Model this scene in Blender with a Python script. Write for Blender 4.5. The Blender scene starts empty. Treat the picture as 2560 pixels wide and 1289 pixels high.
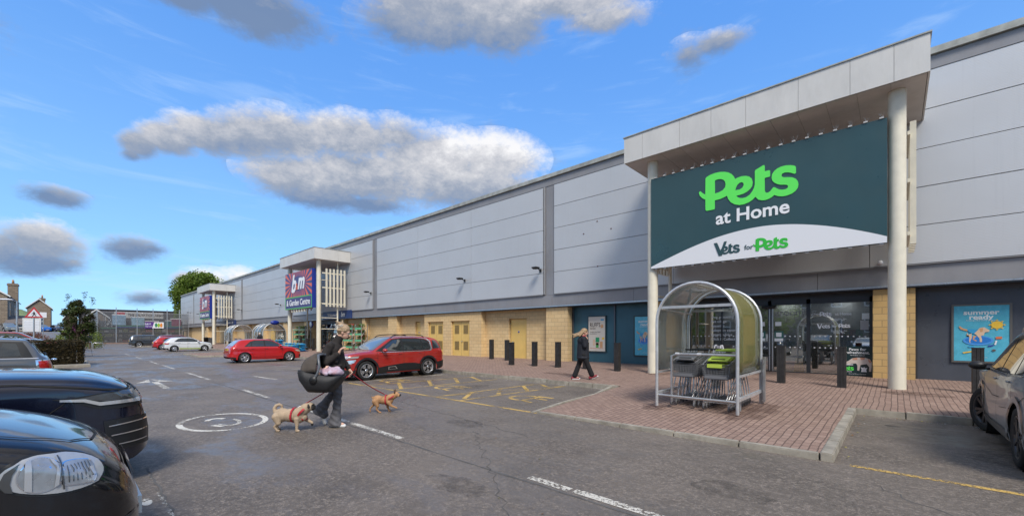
import bpy, bmesh, math, random
from math import sin, cos, pi, radians, sqrt, atan2
from mathutils import Vector, Matrix, geometry
from mathutils.bvhtree import BVHTree
random.seed(7)
SC = bpy.context.scene
COL = SC.collection
# ---------------------------------------------------------------- camera
cam_d = bpy.data.cameras.new("camera"); cam = bpy.data.objects.new("camera", cam_d); COL.objects.link(cam)
cam.location = (0, 0, 1.68); cam.rotation_euler = (radians(90), 0, radians(42.67))
cam_d.sensor_width = 36; cam_d.lens = 36*1036/2560; cam_d.shift_y = 191.5/2560
cam_d.clip_start = 0.05; cam_d.clip_end = 5000
SC.camera = cam
SC.view_settings.view_transform = 'Standard'; SC.view_settings.look = 'None'
SC.view_settings.exposure = 0.92; SC.view_settings.gamma = 1; SC.view_settings.use_curve_mapping = False
SC.cycles.max_bounces = 8; SC.cycles.transparent_max_bounces = 24; SC.cycles.transmission_bounces = 6
SC.cycles.sample_clamp_indirect = 6; SC.cycles.use_denoising = True; SC.cycles.caustics_reflective = False; SC.cycles.caustics_refractive = False
# ---------------------------------------------------------------- sun
SUN_EL, SUN_AZ = radians(48), radians(128)      # azimuth measured from +Y towards +X
sl = bpy.data.lights.new("sun", 'SUN'); sl.energy = 1.9; sl.angle = radians(18); sl.color = (1.0, .95, .86)
so = bpy.data.objects.new("sun", sl); COL.objects.link(so)
sdir = Vector((sin(SUN_AZ)*cos(SUN_EL), cos(SUN_AZ)*cos(SUN_EL), sin(SUN_EL)))
so.rotation_euler = sdir.to_track_quat('Z', 'Y').to_euler()

# ---------------------------------------------------------------- node helper
class NT:
    def __init__(s, tree): s.t = tree; s.n = tree.nodes; s.l = tree.links
    def new(s, typ, ins=None, **kw):
        nd = s.n.new(typ)
        for k, v in kw.items(): setattr(nd, k, v)
        for k, v in (ins or {}).items(): s.put(nd, k, v)
        return nd
    def put(s, nd, k, v):
        sock = nd.inputs[k]
        if isinstance(v, bpy.types.NodeSocket): s.l.new(v, sock)
        elif isinstance(v, bpy.types.Node): s.l.new(v.outputs[0], sock)
        else: sock.default_value = v
    def m(s, op, a, b=0.0, c=0.0, clamp=False):
        nd = s.n.new('ShaderNodeMath'); nd.operation = op; nd.use_clamp = clamp
        s.put(nd, 0, a); s.put(nd, 1, b)
        if op in ('MULTIPLY_ADD', 'SMOOTH_MIN', 'SMOOTH_MAX', 'COMPARE'): s.put(nd, 2, c)
        return nd.outputs[0]
    def mr(s, v, a, b, c=0.0, d=1.0, smooth=False):
        nd = s.n.new('ShaderNodeMapRange'); nd.interpolation_type = 'SMOOTHSTEP' if smooth else 'LINEAR'
        s.put(nd, 0, v)
        for i, q in enumerate((a, b, c, d)): s.put(nd, i+1, q)
        return nd.outputs[0]
    def mix(s, f, a, b, blend='MIX'):
        nd = s.n.new('ShaderNodeMix'); nd.data_type = 'RGBA'; nd.blend_type = blend
        s.put(nd, 0, f); s.put(nd, 6, a if not isinstance(a, tuple) else (*a[:3], 1)); s.put(nd, 7, b if not isinstance(b, tuple) else (*b[:3], 1))
        return nd.outputs[2]
    def noise(s, vec, scale, detail=3, rough=.55, dist=0):
        nd = s.n.new('ShaderNodeTexNoise'); s.put(nd, 'Vector', vec); s.put(nd, 'Scale', scale); s.put(nd, 'Detail', detail); s.put(nd, 'Roughness', rough); s.put(nd, 'Distortion', dist)
        return nd.outputs[0]
    def mapv(s, vec, loc=(0,0,0), rot=(0,0,0), sc=(1,1,1)):
        nd = s.n.new('ShaderNodeMapping'); s.put(nd, 0, vec); nd.inputs[1].default_value = loc; nd.inputs[2].default_value = rot; nd.inputs[3].default_value = sc
        return nd.outputs[0]

# ---------------------------------------------------------------- world: Nishita sky with procedural clouds set by azimuth and elevation
W = bpy.data.worlds.new("World"); SC.world = W; W.use_nodes = True
w = NT(W.node_tree); w.n.clear()
sky = w.new('ShaderNodeTexSky', sky_type='NISHITA', sun_disc=False, sun_elevation=SUN_EL, sun_rotation=SUN_AZ, altitude=50, air_density=1.0, dust_density=.3, ozone_density=2.5)
tc = w.new('ShaderNodeTexCoord'); sep = w.new('ShaderNodeSeparateXYZ', {0: tc.outputs['Generated']})
X_, Y_, Z_ = sep.outputs
az = w.m('MULTIPLY', w.m('ARCTAN2', X_, Y_), 180/pi)         # degrees, + to the right of the wall normal
el = w.m('MULTIPLY', w.m('ARCSINE', Z_), 180/pi)
dirv = tc.outputs['Generated']
n1 = w.noise(w.mapv(dirv, sc=(1,1,1.6)), 7.5, 10, .60, .1)
n2 = w.noise(w.mapv(dirv, loc=(3, 1, 2), sc=(1, 1, 1.7)), 27, 10, .70, .1)
# (azimuth, elevation, radius az, radius el, weight, shade)
CLOUDS = [(-84.6, 18.9, 1.8, 1.5, 1.3, 0.4), (-82.4, 20.0, 2.9, 1.7, 1.4, 0.55), (-78.9, 21.3, 4.3, 1.9, 1.4, 0.55), (-75.2, 22.0, 4.7, 2.4, 1.4, 0.55), (-71.9, 22.7, 7.2, 2.9, 1.3, 0.5), (-63.8, 23.6, 7.7, 3.0, 1.2, 0.5), (-57.8, 24.8, 5.7, 2.2, 1, 0.4), (-69.3, 18.9, 6.6, 2.7, 1.2, 0.6), (-62.8, 19.7, 9.2, 4.1, 1.3, 0.65), (-53.6, 22.0, 10.0, 4.4, 1.4, 0.75), (-45.4, 22.8, 7.1, 3.3, 1.3, 0.85), (-48.2, 19.4, 10.3, 2.9, 1.2, 0.5), (-66.6, 17.0, 6.5, 1.8, 1.1, 0.15), (-61.8, 16.6, 5.4, 1.4, 1, 0.05), (-85.2, 17.8, 0.9, 0.7, 0.8, 0.3), (-75.2, 33.8, 7.5, 2.6, 1.15, -0.05), (-77.5, 34.5, 8.2, 2.2, 1.1, 0.0), (-81.4, 32.5, 4.0, 1.5, 1.2, 0.1), (-52.5, 38.5, 10.6, 3.7, 1.3, 0.45), (-44.3, 38.2, 9.8, 2.4, 1.2, 0.55), (-51.4, 35.8, 7.0, 1.8, 1, 0.35), (-35.0, 38.3, 9.2, 1.7, 1.1, 0.55), (-57.8, 35.9, 5.7, 2.1, 0.9, 0.3), (-30.7, 36.6, 6.3, 1.4, 0.8, 0.6), (-16.5, 32.2, 3.3, 1.1, 0.8, 0.3), (-19.7, 31.7, 2.3, 1.5, 0.55, 0.2), (-91.4, 8.5, 3.1, 2.0, 1.2, 0.5), (-91.6, 6.7, 2.6, 1.3, 1, 0.1), (-93.2, 7.5, 1.3, 2.1, 1, 0.35), (-85.2, 8.7, 2.3, 1.3, 0.85, 0.1), (-83.7, 8.9, 1.3, 0.8, 0.6, 0.05), (-90.7, 12.6, 2.2, 0.9, 0.75, 0.05), (-78.9, 6.0, 2.9, 1.4, 1.1, 0.95), (-80.7, 5.9, 1.4, 1.3, 0.8, 0.3), (-84.0, 3.8, 1.6, 0.7, 0.6, 0.1), (-75.9, 6.3, 2.3, 1.4, 0.9, 0.9), (-44.3, 36.8, 7.7, 3.2, 1.2, 0.45), (-122, 34, 26, 24, 1.8, 0.8), (115, 32, 60, 24, 1.8, 0.75), (-160, 36, 50, 26, 1.8, 0.7), (60, 62, 60, 16, 1.6, 0.7), (-120, 62, 60, 12, 1.5, 0.7), (0, 84, 200, 12, 1.8, 0.7)]  # last wide clouds are out of view, added to whiten ambient light and reflections
dens = None; shade = None
for (a, e, ra, re, wt, sh) in CLOUDS:
    da = w.m('DIVIDE', w.m('SUBTRACT', az, a), ra); de = w.m('DIVIDE', w.m('SUBTRACT', el, e), re)
    r2 = w.m('ADD', w.m('MULTIPLY', da, da), w.m('MULTIPLY', de, de))
    d = w.m('MULTIPLY', w.m('SUBTRACT', 1.0, w.m('SQRT', r2)), wt)
    # lit from above: top of each puff bright, base dark
    s_ = w.m('MULTIPLY', w.m('ADD', w.m('MULTIPLY', de, .42), sh), w.m('MAXIMUM', w.m('ADD', d, .25), 0.0))
    wg = w.m('MAXIMUM', w.m('ADD', d, .25), 0.0)
    dens = d if dens is None else w.m('SMOOTH_MAX', dens, d, .12)
    shade = (s_, wg) if shade is None else (w.m('ADD', shade[0], s_), w.m('ADD', shade[1], wg))
shv = w.m('DIVIDE', shade[0], w.m('MAXIMUM', shade[1], .001))
nn = w.m('ADD', w.m('MULTIPLY', w.m('SUBTRACT', n1, .5), 1.5), w.m('MULTIPLY', w.m('SUBTRACT', n2, .5), 1.15))
nn = w.m('ADD', nn, .16)
dd = w.m('ADD', dens, nn)
alpha = w.mr(dd, -.12, .72, 0, .95, True)
# lighting inside the cloud: density further up minus here, by noise
br = w.m('ADD', shv, w.m('MULTIPLY', w.m('SUBTRACT', n2, .5), .9))
br = w.m('ADD', br, w.m('MULTIPLY', w.m('SUBTRACT', n1, .5), .7))
br = w.m('ADD', br, w.mr(dd, .0, .45, .22, -.06))
cr = w.new('ShaderNodeValToRGB', {0: br}); cr.color_ramp.elements[0].position = .0; cr.color_ramp.elements[0].color = (.13, .19, .31, 1)
cr.color_ramp.elements[1].position = 1.0; cr.color_ramp.elements[1].color = (.70, .69, .685, 1)
e_ = cr.color_ramp.elements.new(.38); e_.color = (.25, .28, .34, 1)
e_ = cr.color_ramp.elements.new(.7); e_.color = (.45, .45, .47, 1)
# thin high streaks
st = w.noise(w.mapv(dirv, sc=(2, 2, 14)), 2.2, 6, .62, .6)
stm = w.m('MULTIPLY', w.mr(st, .50, .78, 0, .5, True), w.mr(el, 0, 9, 1.0, .5))
skyc = w.mix(1.0, sky.outputs[0], (.72,.98,1.25), 'MULTIPLY')

low = w.mr(el, 0, 38, 1, 0, True)
grad = w.mix(low, (.62, 1.85, 4.7), (1.5, 3.0, 4.9))
skyc = w.mix(.72, skyc, grad)
skyc = w.mix(stm, skyc, (3.2, 4.1, 5.2))
cl = w.mix(1.0, cr.outputs[0], (6.9, 6.9, 6.9), 'MULTIPLY')
fin = w.mix(alpha, skyc, cl)
bg = w.new('ShaderNodeBackground', {0: fin, 1: 0.11})
w.new('ShaderNodeOutputWorld', {0: bg})

# ---------------------------------------------------------------- object helpers
def tag(o, label=None, cat=None, group=None, kind=None):
    if label: o['label'] = label
    if cat: o['category'] = cat
    if group: o['group'] = group
    if kind: o['kind'] = kind
    return o
def thing(name, label, cat, loc=(0,0,0), rz=0, group=None):
    o = bpy.data.objects.new(name, None); COL.objects.link(o); o.empty_display_size = .2
    o.location = loc; o.rotation_euler = (0, 0, rz)
    return tag(o, label, cat, group)
def link(name, me, mats, parent=None, smooth=False, loc=None, rot=None):
    if not isinstance(mats, (list, tuple)): mats = [mats]
    for m_ in mats: me.materials.append(m_)
    if smooth: me.shade_smooth()
    o = bpy.data.objects.new(name, me); COL.objects.link(o)
    if parent: o.parent = parent
    if loc: o.location = loc
    if rot: o.rotation_euler = rot
    return o
def tree_copy(o, parent=None):
    c = o.copy(); COL.objects.link(c); c.parent = parent
    for ch in o.children: tree_copy(ch, c)
    return c
def dup(root, loc, rz=0, label=None, group=None):
    r = tree_copy(root); r.location = loc; r.rotation_euler = (0, 0, rz)
    if label: r['label'] = label
    if group: r['group'] = group
    return r
class MB:
    def __init__(s): s.v = []; s.f = []; s.mi = []; s.sm = []
    def add(s, vs, fs, m=0, M=None, sm=False):
        b = len(s.v)
        for p in vs:
            p = Vector(p); s.v.append(tuple(M @ p) if M is not None else tuple(p))
        for f in fs: s.f.append([b+i for i in f]); s.mi.append(m); s.sm.append(sm)
        return s
    def box(s, x0, x1, y0, y1, z0, z1, m=0, M=None):
        vs = [(x0,y0,z0),(x1,y0,z0),(x1,y1,z0),(x0,y1,z0),(x0,y0,z1),(x1,y0,z1),(x1,y1,z1),(x0,y1,z1)]
        return s.add(vs, [(0,3,2,1),(4,5,6,7),(0,1,5,4),(1,2,6,5),(2,3,7,6),(3,0,4,7)], m, M)
    def quad(s, a, b, c, d, m=0): return s.add([a,b,c,d], [(0,1,2,3)], m)
    def prism(s, pts, h0, h1, axis='z', m=0, M=None):
        n = len(pts)
        def P(u, v, h): return (u,v,h) if axis == 'z' else ((u,h,v) if axis == 'y' else (h,u,v))
        vs = [P(u,v,h0) for u,v in pts]+[P(u,v,h1) for u,v in pts]
        fs = [tuple(reversed(range(n))), tuple(range(n,2*n))]+[(i,(i+1)%n,n+(i+1)%n,n+i) for i in range(n)]
        return s.add(vs, fs, m, M)
    def tube(s, path, r, n=8, m=0, cap=True, M=None):
        P = [Vector(p) for p in path]; R = r if isinstance(r, (list, tuple)) else [r]*len(P)
        vs = []; prev = None
        for i, p in enumerate(P):
            t = (P[min(i+1,len(P)-1)]-P[max(i-1,0)]).normalized()
            if prev is None:
                up = Vector((0,0,1)) if abs(t.z) < .95 else Vector((1,0,0)); a = t.cross(up).normalized()
            else:
                a = (prev-t*prev.dot(t)).normalized()
            prev = a; b = t.cross(a)
            for k in range(n): vs.append(tuple(p+R[i]*(cos(2*pi*k/n)*a+sin(2*pi*k/n)*b)))
        fs = [(i*n+k, i*n+(k+1)%n, (i+1)*n+(k+1)%n, (i+1)*n+k) for i in range(len(P)-1) for k in range(n)]
        s.add(vs, fs, m, M, sm=True)
        if cap: s.add(vs[:n], [tuple(reversed(range(n)))], m, M); s.add(vs[-n:], [tuple(range(n))], m, M)
        return s
    def lathe(s, prof, n=24, axis='z', m=0, M=None, sm=True):
        vs = []
        for r, h in prof:
            for k in range(n):
                a = 2*pi*k/n; u, v = r*cos(a), r*sin(a)
                vs.append((u,v,h) if axis == 'z' else ((u,h,v) if axis == 'y' else (h,u,v)))
        fs = [(i*n+k, i*n+(k+1)%n, (i+1)*n+(k+1)%n, (i+1)*n+k) for i in range(len(prof)-1) for k in range(n)]
        return s.add(vs, fs, m, M, sm=sm)
    def mesh(s, name):
        me = bpy.data.meshes.new(name); me.from_pydata(s.v, [], s.f)
        me.polygons.foreach_set('material_index', s.mi); me.polygons.foreach_set('use_smooth', s.sm); me.update()
        bm = bmesh.new(); bm.from_mesh(me)
        if len(bm.faces) < 20000: bmesh.ops.recalc_face_normals(bm, faces=bm.faces)
        bm.to_mesh(me); bm.free()
        return me
    def build(s, name, mats, parent=None, smooth=False, loc=None, rot=None, bevel=0):
        me = s.mesh(name)
        if bevel:
            bm = bmesh.new(); bm.from_mesh(me); bmesh.ops.recalc_face_normals(bm, faces=bm.faces)
            es = [e for e in bm.edges if len(e.link_faces) == 2 and e.calc_face_angle(0) > .6]
            bmesh.ops.bevel(bm, geom=es, offset=bevel, segments=2, affect='EDGES', clamp_overlap=True); bm.to_mesh(me); bm.free()
        return link(name, me, mats, parent, smooth, loc, rot)
def evaluated(ob, name):
    dg = bpy.context.evaluated_depsgraph_get(); dg.update()
    me = bpy.data.meshes.new_from_object(ob.evaluated_get(dg)); me.name = name
    return me
def capsule(mb, p0, p1, r0, r1, n=14):
    p0, p1 = Vector(p0), Vector(p1); d = (p1-p0); L = d.length
    path = []; rr = []
    t = d.normalized() if L > 1e-6 else Vector((0,0,1))
    for a in (-85, -60, -35, -12): path.append(p0+t*r0*sin(radians(a))); rr.append(r0*cos(radians(a)))
    for k in range(5): path.append(p0.lerp(p1, k/4)); rr.append(r0+(r1-r0)*k/4)
    for a in (12, 35, 60, 85): path.append(p1+t*r1*sin(radians(a))); rr.append(r1*cos(radians(a)))
    mb.tube(path, rr, n)
def ellip(mb, c, r, rot=(0,0,0), n=16):
    from mathutils import Euler
    M = Matrix.Translation(c) @ Euler(rot).to_matrix().to_4x4() @ Matrix.Diagonal((*r, 1))
    mb.lathe([(max(.01, cos(radians(a))), sin(radians(a))) for a in range(-90, 91, 12)], n, 'z', 0, M)
    k = len(mb.v)
    mb.f += [list(reversed(range(k-n, k)))]; mb.mi += [0]; mb.sm += [True]
    b = k-n*16
    mb.f += [list(range(b, b+n))]; mb.mi += [0]; mb.sm += [True]
def blob(name, parts, mat, voxel=.012, parent=None, smooth=3, matfun=None, mats=None, post=None):
    """one continuous surface from tapered limbs and rounded masses"""
    mb = MB()
    for p in parts:
        if p[0] == 'c': capsule(mb, *p[1:])
        else: ellip(mb, *p[1:])
    me = mb.mesh(name)
    bm = bmesh.new(); bm.from_mesh(me); bmesh.ops.remove_doubles(bm, verts=bm.verts, dist=1e-6); bmesh.ops.recalc_face_normals(bm, faces=bm.faces); bm.to_mesh(me); bm.free()
    o = bpy.data.objects.new(name, me); COL.objects.link(o)
    r = o.modifiers.new('r', 'REMESH'); r.mode = 'VOXEL'; r.voxel_size = voxel
    s_ = o.modifiers.new('s', 'SMOOTH'); s_.factor = .5; s_.iterations = smooth
    out = evaluated(o, name); bpy.data.objects.remove(o); out.materials.clear()
    if post: post(out)
    ob = link(name, out, mats or mat, parent, True)
    if matfun:
        for p in out.polygons: p.material_index = matfun(p.center)
    return ob
def text(s, size, loc, mat, parent=None, rot=(pi/2, 0, 0), bold=0.0, shear=0.0, align='CENTER', depth=.004, sx=1.0, name='lettering', space=1.0):
    c = bpy.data.curves.new(name, 'FONT'); c.body = s; c.size = size; c.align_x = align; c.align_y = 'CENTER'
    c.offset = bold*size; c.shear = shear; c.extrude = depth; c.resolution_u = 3; c.space_character = space; c.space_line = .85
    o = bpy.data.objects.new(name, c); COL.objects.link(o)
    me = evaluated(o, name); bpy.data.objects.remove(o); me.materials.clear()
    ob = link(name, me, mat, parent, False, loc, rot)
    ob.scale = (sx, 1, 1)
    return ob
def shape(loops, loc, mat, parent=None, rot=(pi/2, 0, 0), depth=.004, name='lettering', scale=1.0):
    c = bpy.data.curves.new(name, 'CURVE'); c.dimensions = '2D'; c.fill_mode = 'BOTH'; c.extrude = depth
    for lp in loops:
        sp = c.splines.new('POLY'); sp.points.add(len(lp)-1); sp.use_cyclic_u = True
        for i, (x, y) in enumerate(lp): sp.points[i].co = (x*scale, y*scale, 0, 1)
    o = bpy.data.objects.new(name, c); COL.objects.link(o)
    me = evaluated(o, name); bpy.data.objects.remove(o); me.materials.clear()
    return link(name, me, mat, parent, False, loc, rot)

# ---------------------------------------------------------------- materials
def mat(name, col=(.5,.5,.5), rough=.6, metal=0.0, var=0.0, vs=3.0, bump=0.0, bs=40.0, coat=0.0, spec=.5, col2=None, dirt=0.0, emit=0.0, trans=0.0, coords='Object', bstretch=(1,1,1)):
    M = bpy.data.materials.new(name); M.use_nodes = True; t = NT(M.node_tree); t.n.clear()
    bs_ = t.new('ShaderNodeBsdfPrincipled', {'Base Color': (*col, 1), 'Roughness': rough, 'Metallic': metal, 'Coat Weight': coat, 'Coat Roughness': .04, 'Specular IOR Level': spec, 'Transmission Weight': trans})
    co = t.new('ShaderNodeTexCoord').outputs[coords]
    c = None
    if var or col2:
        nz = t.noise(co, vs, 5, .6)
        f = t.mr(nz, .32, .68)
        c = t.mix(f, tuple(q*(1-var) for q in col), col2 or tuple(min(1, q*(1+var)) for q in col))
    if dirt:
        d = t.mr(t.noise(t.mapv(co, sc=(1,1,.25)), 1.7, 7, .7), .45, .8, 0, dirt)
        c = t.mix(d, c or tuple(col), tuple(q*.45 for q in col))
    if c: t.put(bs_, 'Base Color', c)
    if bump:
        b = t.new('ShaderNodeBump', {'Height': t.noise(t.mapv(co, sc=bstretch), bs, 3), 'Strength': bump, 'Distance': .01}); t.put(bs_, 'Normal', b)
    if rough > .15 and var:
        t.put(bs_, 'Roughness', t.mr(t.noise(co, vs*1.7, 4), .3, .7, max(.03, rough-.1), min(1, rough+.1)))
    if emit: t.put(bs_, 'Emission Color', (*col, 1)); t.put(bs_, 'Emission Strength', emit)
    t.new('ShaderNodeOutputMaterial', {0: bs_})
    return M
def glassmat(name, tint=(.5,.55,.55), alpha=.35, rough=.02, f0=.08, dirtc=None, dirtamt=0.0):
    """thin sheet: see-through tint plus mirror reflection by angle, optional grime film"""
    M = bpy.data.materials.new(name); M.use_nodes = True; t = NT(M.node_tree); t.n.clear()
    tr = t.new('ShaderNodeBsdfTransparent', {0: (*tint, 1)})
    gl = t.new('ShaderNodeBsdfGlossy', {0: (1,1,1,1), 'Roughness': rough})
    lw = t.new('ShaderNodeLayerWeight', {0: .22})
    f = t.m('ADD', t.m('MULTIPLY', lw.outputs[0], .9), f0, clamp=True)
    mx = t.new('ShaderNodeMixShader', {0: f, 1: tr, 2: gl})
    if dirtc:
        df = t.new('ShaderNodeBsdfDiffuse', {0: (*dirtc, 1)}); tl = t.new('ShaderNodeBsdfTranslucent', {0: (*dirtc, 1)})
        dd_ = t.new('ShaderNodeMixShader', {0: .5, 1: df, 2: tl})
        co = t.new('ShaderNodeTexCoord').outputs['Object']
        nz = t.noise(t.mapv(co, sc=(3,3,.7)), 2.2, 6, .7)
        mx = t.new('ShaderNodeMixShader', {0: t.mr(nz, .3, .75, dirtamt*.35, dirtamt), 1: mx, 2: dd_})
    t.new('ShaderNodeOutputMaterial', {0: mx})
    return M
def brickmat(name, c1, c2, mortar, bw, bh, ms=.01, rough=.85, rot=(0,0,0), loc=(0,0,0), bump=.3, off=.5, var=.25, sc=(1,1,1), swap=None):
    M = bpy.data.materials.new(name); M.use_nodes = True; t = NT(M.node_tree); t.n.clear()
    co = t.new('ShaderNodeTexCoord').outputs['Object']
    if swap:
        sp = t.new('ShaderNodeSeparateXYZ', {0: co})
        if swap == 'wall': u = t.m('ADD', sp.outputs[0], sp.outputs[1]); v = sp.outputs[2]
        co = t.new('ShaderNodeCombineXYZ', {0: u, 1: v, 2: 0.0}).outputs[0]
    vec = t.mapv(co, loc=loc, rot=rot, sc=sc)
    if swap is None: # gently uneven courses
        nzv = t.new('ShaderNodeTexNoise', {'Vector': co, 'Scale': .9, 'Detail': 2})
        vec = t.new('ShaderNodeVectorMath', {0: vec, 1: t.new('ShaderNodeVectorMath', {0: nzv.outputs[1], 1: (.09,.09,0)}, operation='MULTIPLY').outputs[0]}, operation='ADD').outputs[0]
    b = t.new('ShaderNodeTexBrick', {'Vector': vec, 'Color1': (*c1,1), 'Color2': (*c2,1), 'Mortar': (*mortar,1), 'Scale': 1.0, 'Mortar Size': ms, 'Mortar Smooth': .15, 'Brick Width': bw, 'Row Height': bh, 'Bias': 0.0}, offset=off)
    nz = t.noise(co, 1.1, 7, .65); nf = t.noise(co, 60, 2)
    c = t.mix(t.mr(nz, .3, .75, 0, var), b.outputs[0], tuple(q*.45 for q in c1))
    c = t.mix(t.mr(nf, .3, .7, 0, .25), c, tuple(min(1, q*1.5) for q in c1))
    bs_ = t.new('ShaderNodeBsdfPrincipled', {'Base Color': c, 'Roughness': rough, 'Specular IOR Level': .3})
    bmp = t.new('ShaderNodeBump', {'Height': t.m('SUBTRACT', t.m('MULTIPLY', nf, .3), b.outputs[1]), 'Strength': bump, 'Distance': .01}); t.put(bs_, 'Normal', bmp)
    t.new('ShaderNodeOutputMaterial', {0: bs_})
    return M
def paintmat(name, col, wear=.5, seed=0):
    """worn road paint: chips show the asphalt below"""
    M = bpy.data.materials.new(name); M.use_nodes = True; t = NT(M.node_tree); t.n.clear()
    co = t.mapv(t.new('ShaderNodeTexCoord').outputs['Object'], loc=(seed, seed*2, 0))
    n = t.noise(co, 26, 4, .75); n2 = t.noise(co, 1.6, 3)
    a = t.mr(t.m('ADD', n, t.m('MULTIPLY', t.m('SUBTRACT', n2, .5), .7)), wear-.04, wear+.04, 1, 0)
    a = t.m('SUBTRACT', 1.0, t.mr(t.m('ADD', n, t.m('MULTIPLY', t.m('SUBTRACT', n2, .5), .7)), wear-.03, wear+.03, 0, 1))
    c = t.mix(t.noise(co, 9, 3), col, tuple(q*.72 for q in col))
    bs_ = t.new('ShaderNodeBsdfPrincipled', {'Base Color': c, 'Roughness': .6})
    tr = t.new('ShaderNodeBsdfTransparent')
    t.new('ShaderNodeOutputMaterial', {0: t.new('ShaderNodeMixShader', {0: a, 1: tr, 2: bs_})})
    return M
def asphaltmat(name, base=(.232,.194,.162), wetx=True):
    M = bpy.data.materials.new(name); M.use_nodes = True; t = NT(M.node_tree); t.n.clear()
    co = t.new('ShaderNodeTexCoord').outputs['Object']
    fine = t.noise(co, 75, 3, .7); mid = t.noise(co, 17, 4, .7); big = t.noise(co, .55, 6, .65); worn = t.noise(co, 1.9, 6, .7)
    vor = t.new('ShaderNodeTexVoronoi', {'Vector': co, 'Scale': 38.0}); 
    mott = t.noise(co, 9, 6, .8); grit = t.noise(co, 24, 5, .9)
    c = t.mix(t.mr(mott, .44, .58), tuple(q*1.38 for q in base), tuple(q*.52 for q in base))
    c = t.mix(t.mr(mid, .48, .56, 0, .85), c, tuple(q*.38 for q in base))
    c = t.mix(t.mr(grit, .50, .54, 0, .85), c, tuple(q*.26 for q in base))
    c = t.mix(t.mr(fine, .4, .62, 0, .75), c, tuple(q*.5 for q in base))
    stone = t.m('MULTIPLY', t.mr(vor.outputs[0], .12, .32, 1, 0), t.mr(grit, .40, .5, .85, 0))
    c = t.mix(stone, c, tuple(q*2.3 for q in base))
    c = t.mix(t.mr(worn, .47, .66, 0, .6), c, tuple(q*.42 for q in base))
    c = t.mix(t.mr(big, .35, .65, .0, .4), c, tuple(q*1.25 for q in base))
    wet = t.mr(t.noise(t.mapv(co, loc=(3.1,7.7,0), sc=(.5,1.0,1)), .5, 6, .66), .475, .575, 0, 1, True)
    wet = t.m('MULTIPLY', wet, t.mr(t.noise(co, 4.5, 4, .7), .36, .56, .15, 1))
    ro = t.mr(wet, 0, 1, .6, .30)
    c = t.mix(t.m('MULTIPLY', wet, .45), c, tuple(q*.45 for q in base))
    bs_ = t.new('ShaderNodeBsdfPrincipled', {'Base Color': c, 'Roughness': ro, 'Specular IOR Level': t.mr(wet, 0, 1, .38, .75)})
    h = t.m('ADD', t.m('MULTIPLY', fine, .6), t.m('MULTIPLY', mid, .6))
    bmp = t.new('ShaderNodeBump', {'Height': h, 'Strength': t.mr(wet, 0, 1, .9, .25), 'Distance': .02}); t.put(bs_, 'Normal', bmp)
    t.new('ShaderNodeOutputMaterial', {0: bs_})
    return M
def leafmat(name, c1, c2, c3=None):
    M = bpy.data.materials.new(name); M.use_nodes = True; t = NT(M.node_tree); t.n.clear()
    g_ = t.new('ShaderNodeNewGeometry'); co = t.new('ShaderNodeTexCoord').outputs['Object']
    f = g_.outputs['Random Per Island']
    c = t.mix(f, c1, c2)
    if c3: c = t.mix(t.mr(t.noise(co, 1.2, 3), .45, .62), c, c3)
    d = t.new('ShaderNodeBsdfPrincipled', {'Base Color': c, 'Roughness': .55, 'Specular IOR Level': .3})
    tl = t.new('ShaderNodeBsdfTranslucent', {0: c})
    t.new('ShaderNodeOutputMaterial', {0: t.new('ShaderNodeMixShader', {0: .3, 1: d, 2: tl})})
    return M
m_asphalt = asphaltmat('asphalt')
m_paving = brickmat('brick_paving', (.34,.235,.19), (.235,.155,.125), (.06,.04,.035), .205, .105, .009, rot=(0,0,pi/2), var=.35, bump=.5)
m_kerb = mat('kerb_concrete', (.33,.30,.25), .85, var=.25, vs=5, bump=.4, bs=60, dirt=.8)
m_white_paint = paintmat('white_road_paint', (.70,.66,.58), .515)
m_yellow_paint = paintmat('yellow_road_paint', (.64,.42,.12), .535, 4)
m_yellow_worn = paintmat('worn_yellow_road_paint', (.62,.41,.13), .57, 9)
m_faint_paint = paintmat('faded_road_paint', (.6,.58,.52), .41, 2)
m_stone = brickmat('buff_block', (.68,.50,.27), (.60,.42,.215), (.30,.22,.14), .44, .215, .008, swap='wall', var=.18, bump=.3)
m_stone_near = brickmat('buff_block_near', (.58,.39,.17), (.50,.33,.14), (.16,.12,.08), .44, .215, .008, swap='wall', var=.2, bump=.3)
def cladding():
    M = bpy.data.materials.new('silver_cladding'); M.use_nodes = True; t = NT(M.node_tree); t.n.clear()
    co = t.new('ShaderNodeTexCoord').outputs['Object']; sp = t.new('ShaderNodeSeparateXYZ', {0: co})
    rib = t.m('SINE', t.m('MULTIPLY', sp.outputs[2], 2*pi/.045))
    n = t.noise(co, .35, 4); sc_ = t.noise(t.mapv(co, sc=(6,6,.8)), 1.3, 8, .75)
    c = t.mix(t.mr(n, .3, .7), (.555,.56,.57), (.60,.605,.615))
    isl = t.new('ShaderNodeNewGeometry').outputs['Random Per Island']
    c = t.mix(t.m('MULTIPLY', isl, .16), c, (.42,.43,.445))
    c = t.mix(t.mr(sc_, .64, .8, 0, .6), c, (.30,.31,.32))
    stk = t.noise(t.mapv(co, sc=(9,1,.22)), 1.0, 6, .7)
    c = t.mix(t.mr(stk, .56, .78, 0, .18), c, (.36,.365,.37))
    b = t.new('ShaderNodeBsdfPrincipled', {'Base Color': c, 'Roughness': .46, 'Metallic': .35})
    t.put(b, 'Normal', t.new('ShaderNodeBump', {'Height': rib, 'Strength': .13, 'Distance': .005}))
    t.new('ShaderNodeOutputMaterial', {0: b}); return M
m_clad = cladding()
m_fascia = mat('grey_fascia', (.285,.28,.29), .5, .25, var=.06, vs=.7, dirt=.25)
m_dark_gap = mat('dark_joint', (.035,.035,.037), .7)
m_channel = mat('grey_channel', (.25,.25,.26), .5, .2, var=.05)
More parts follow.
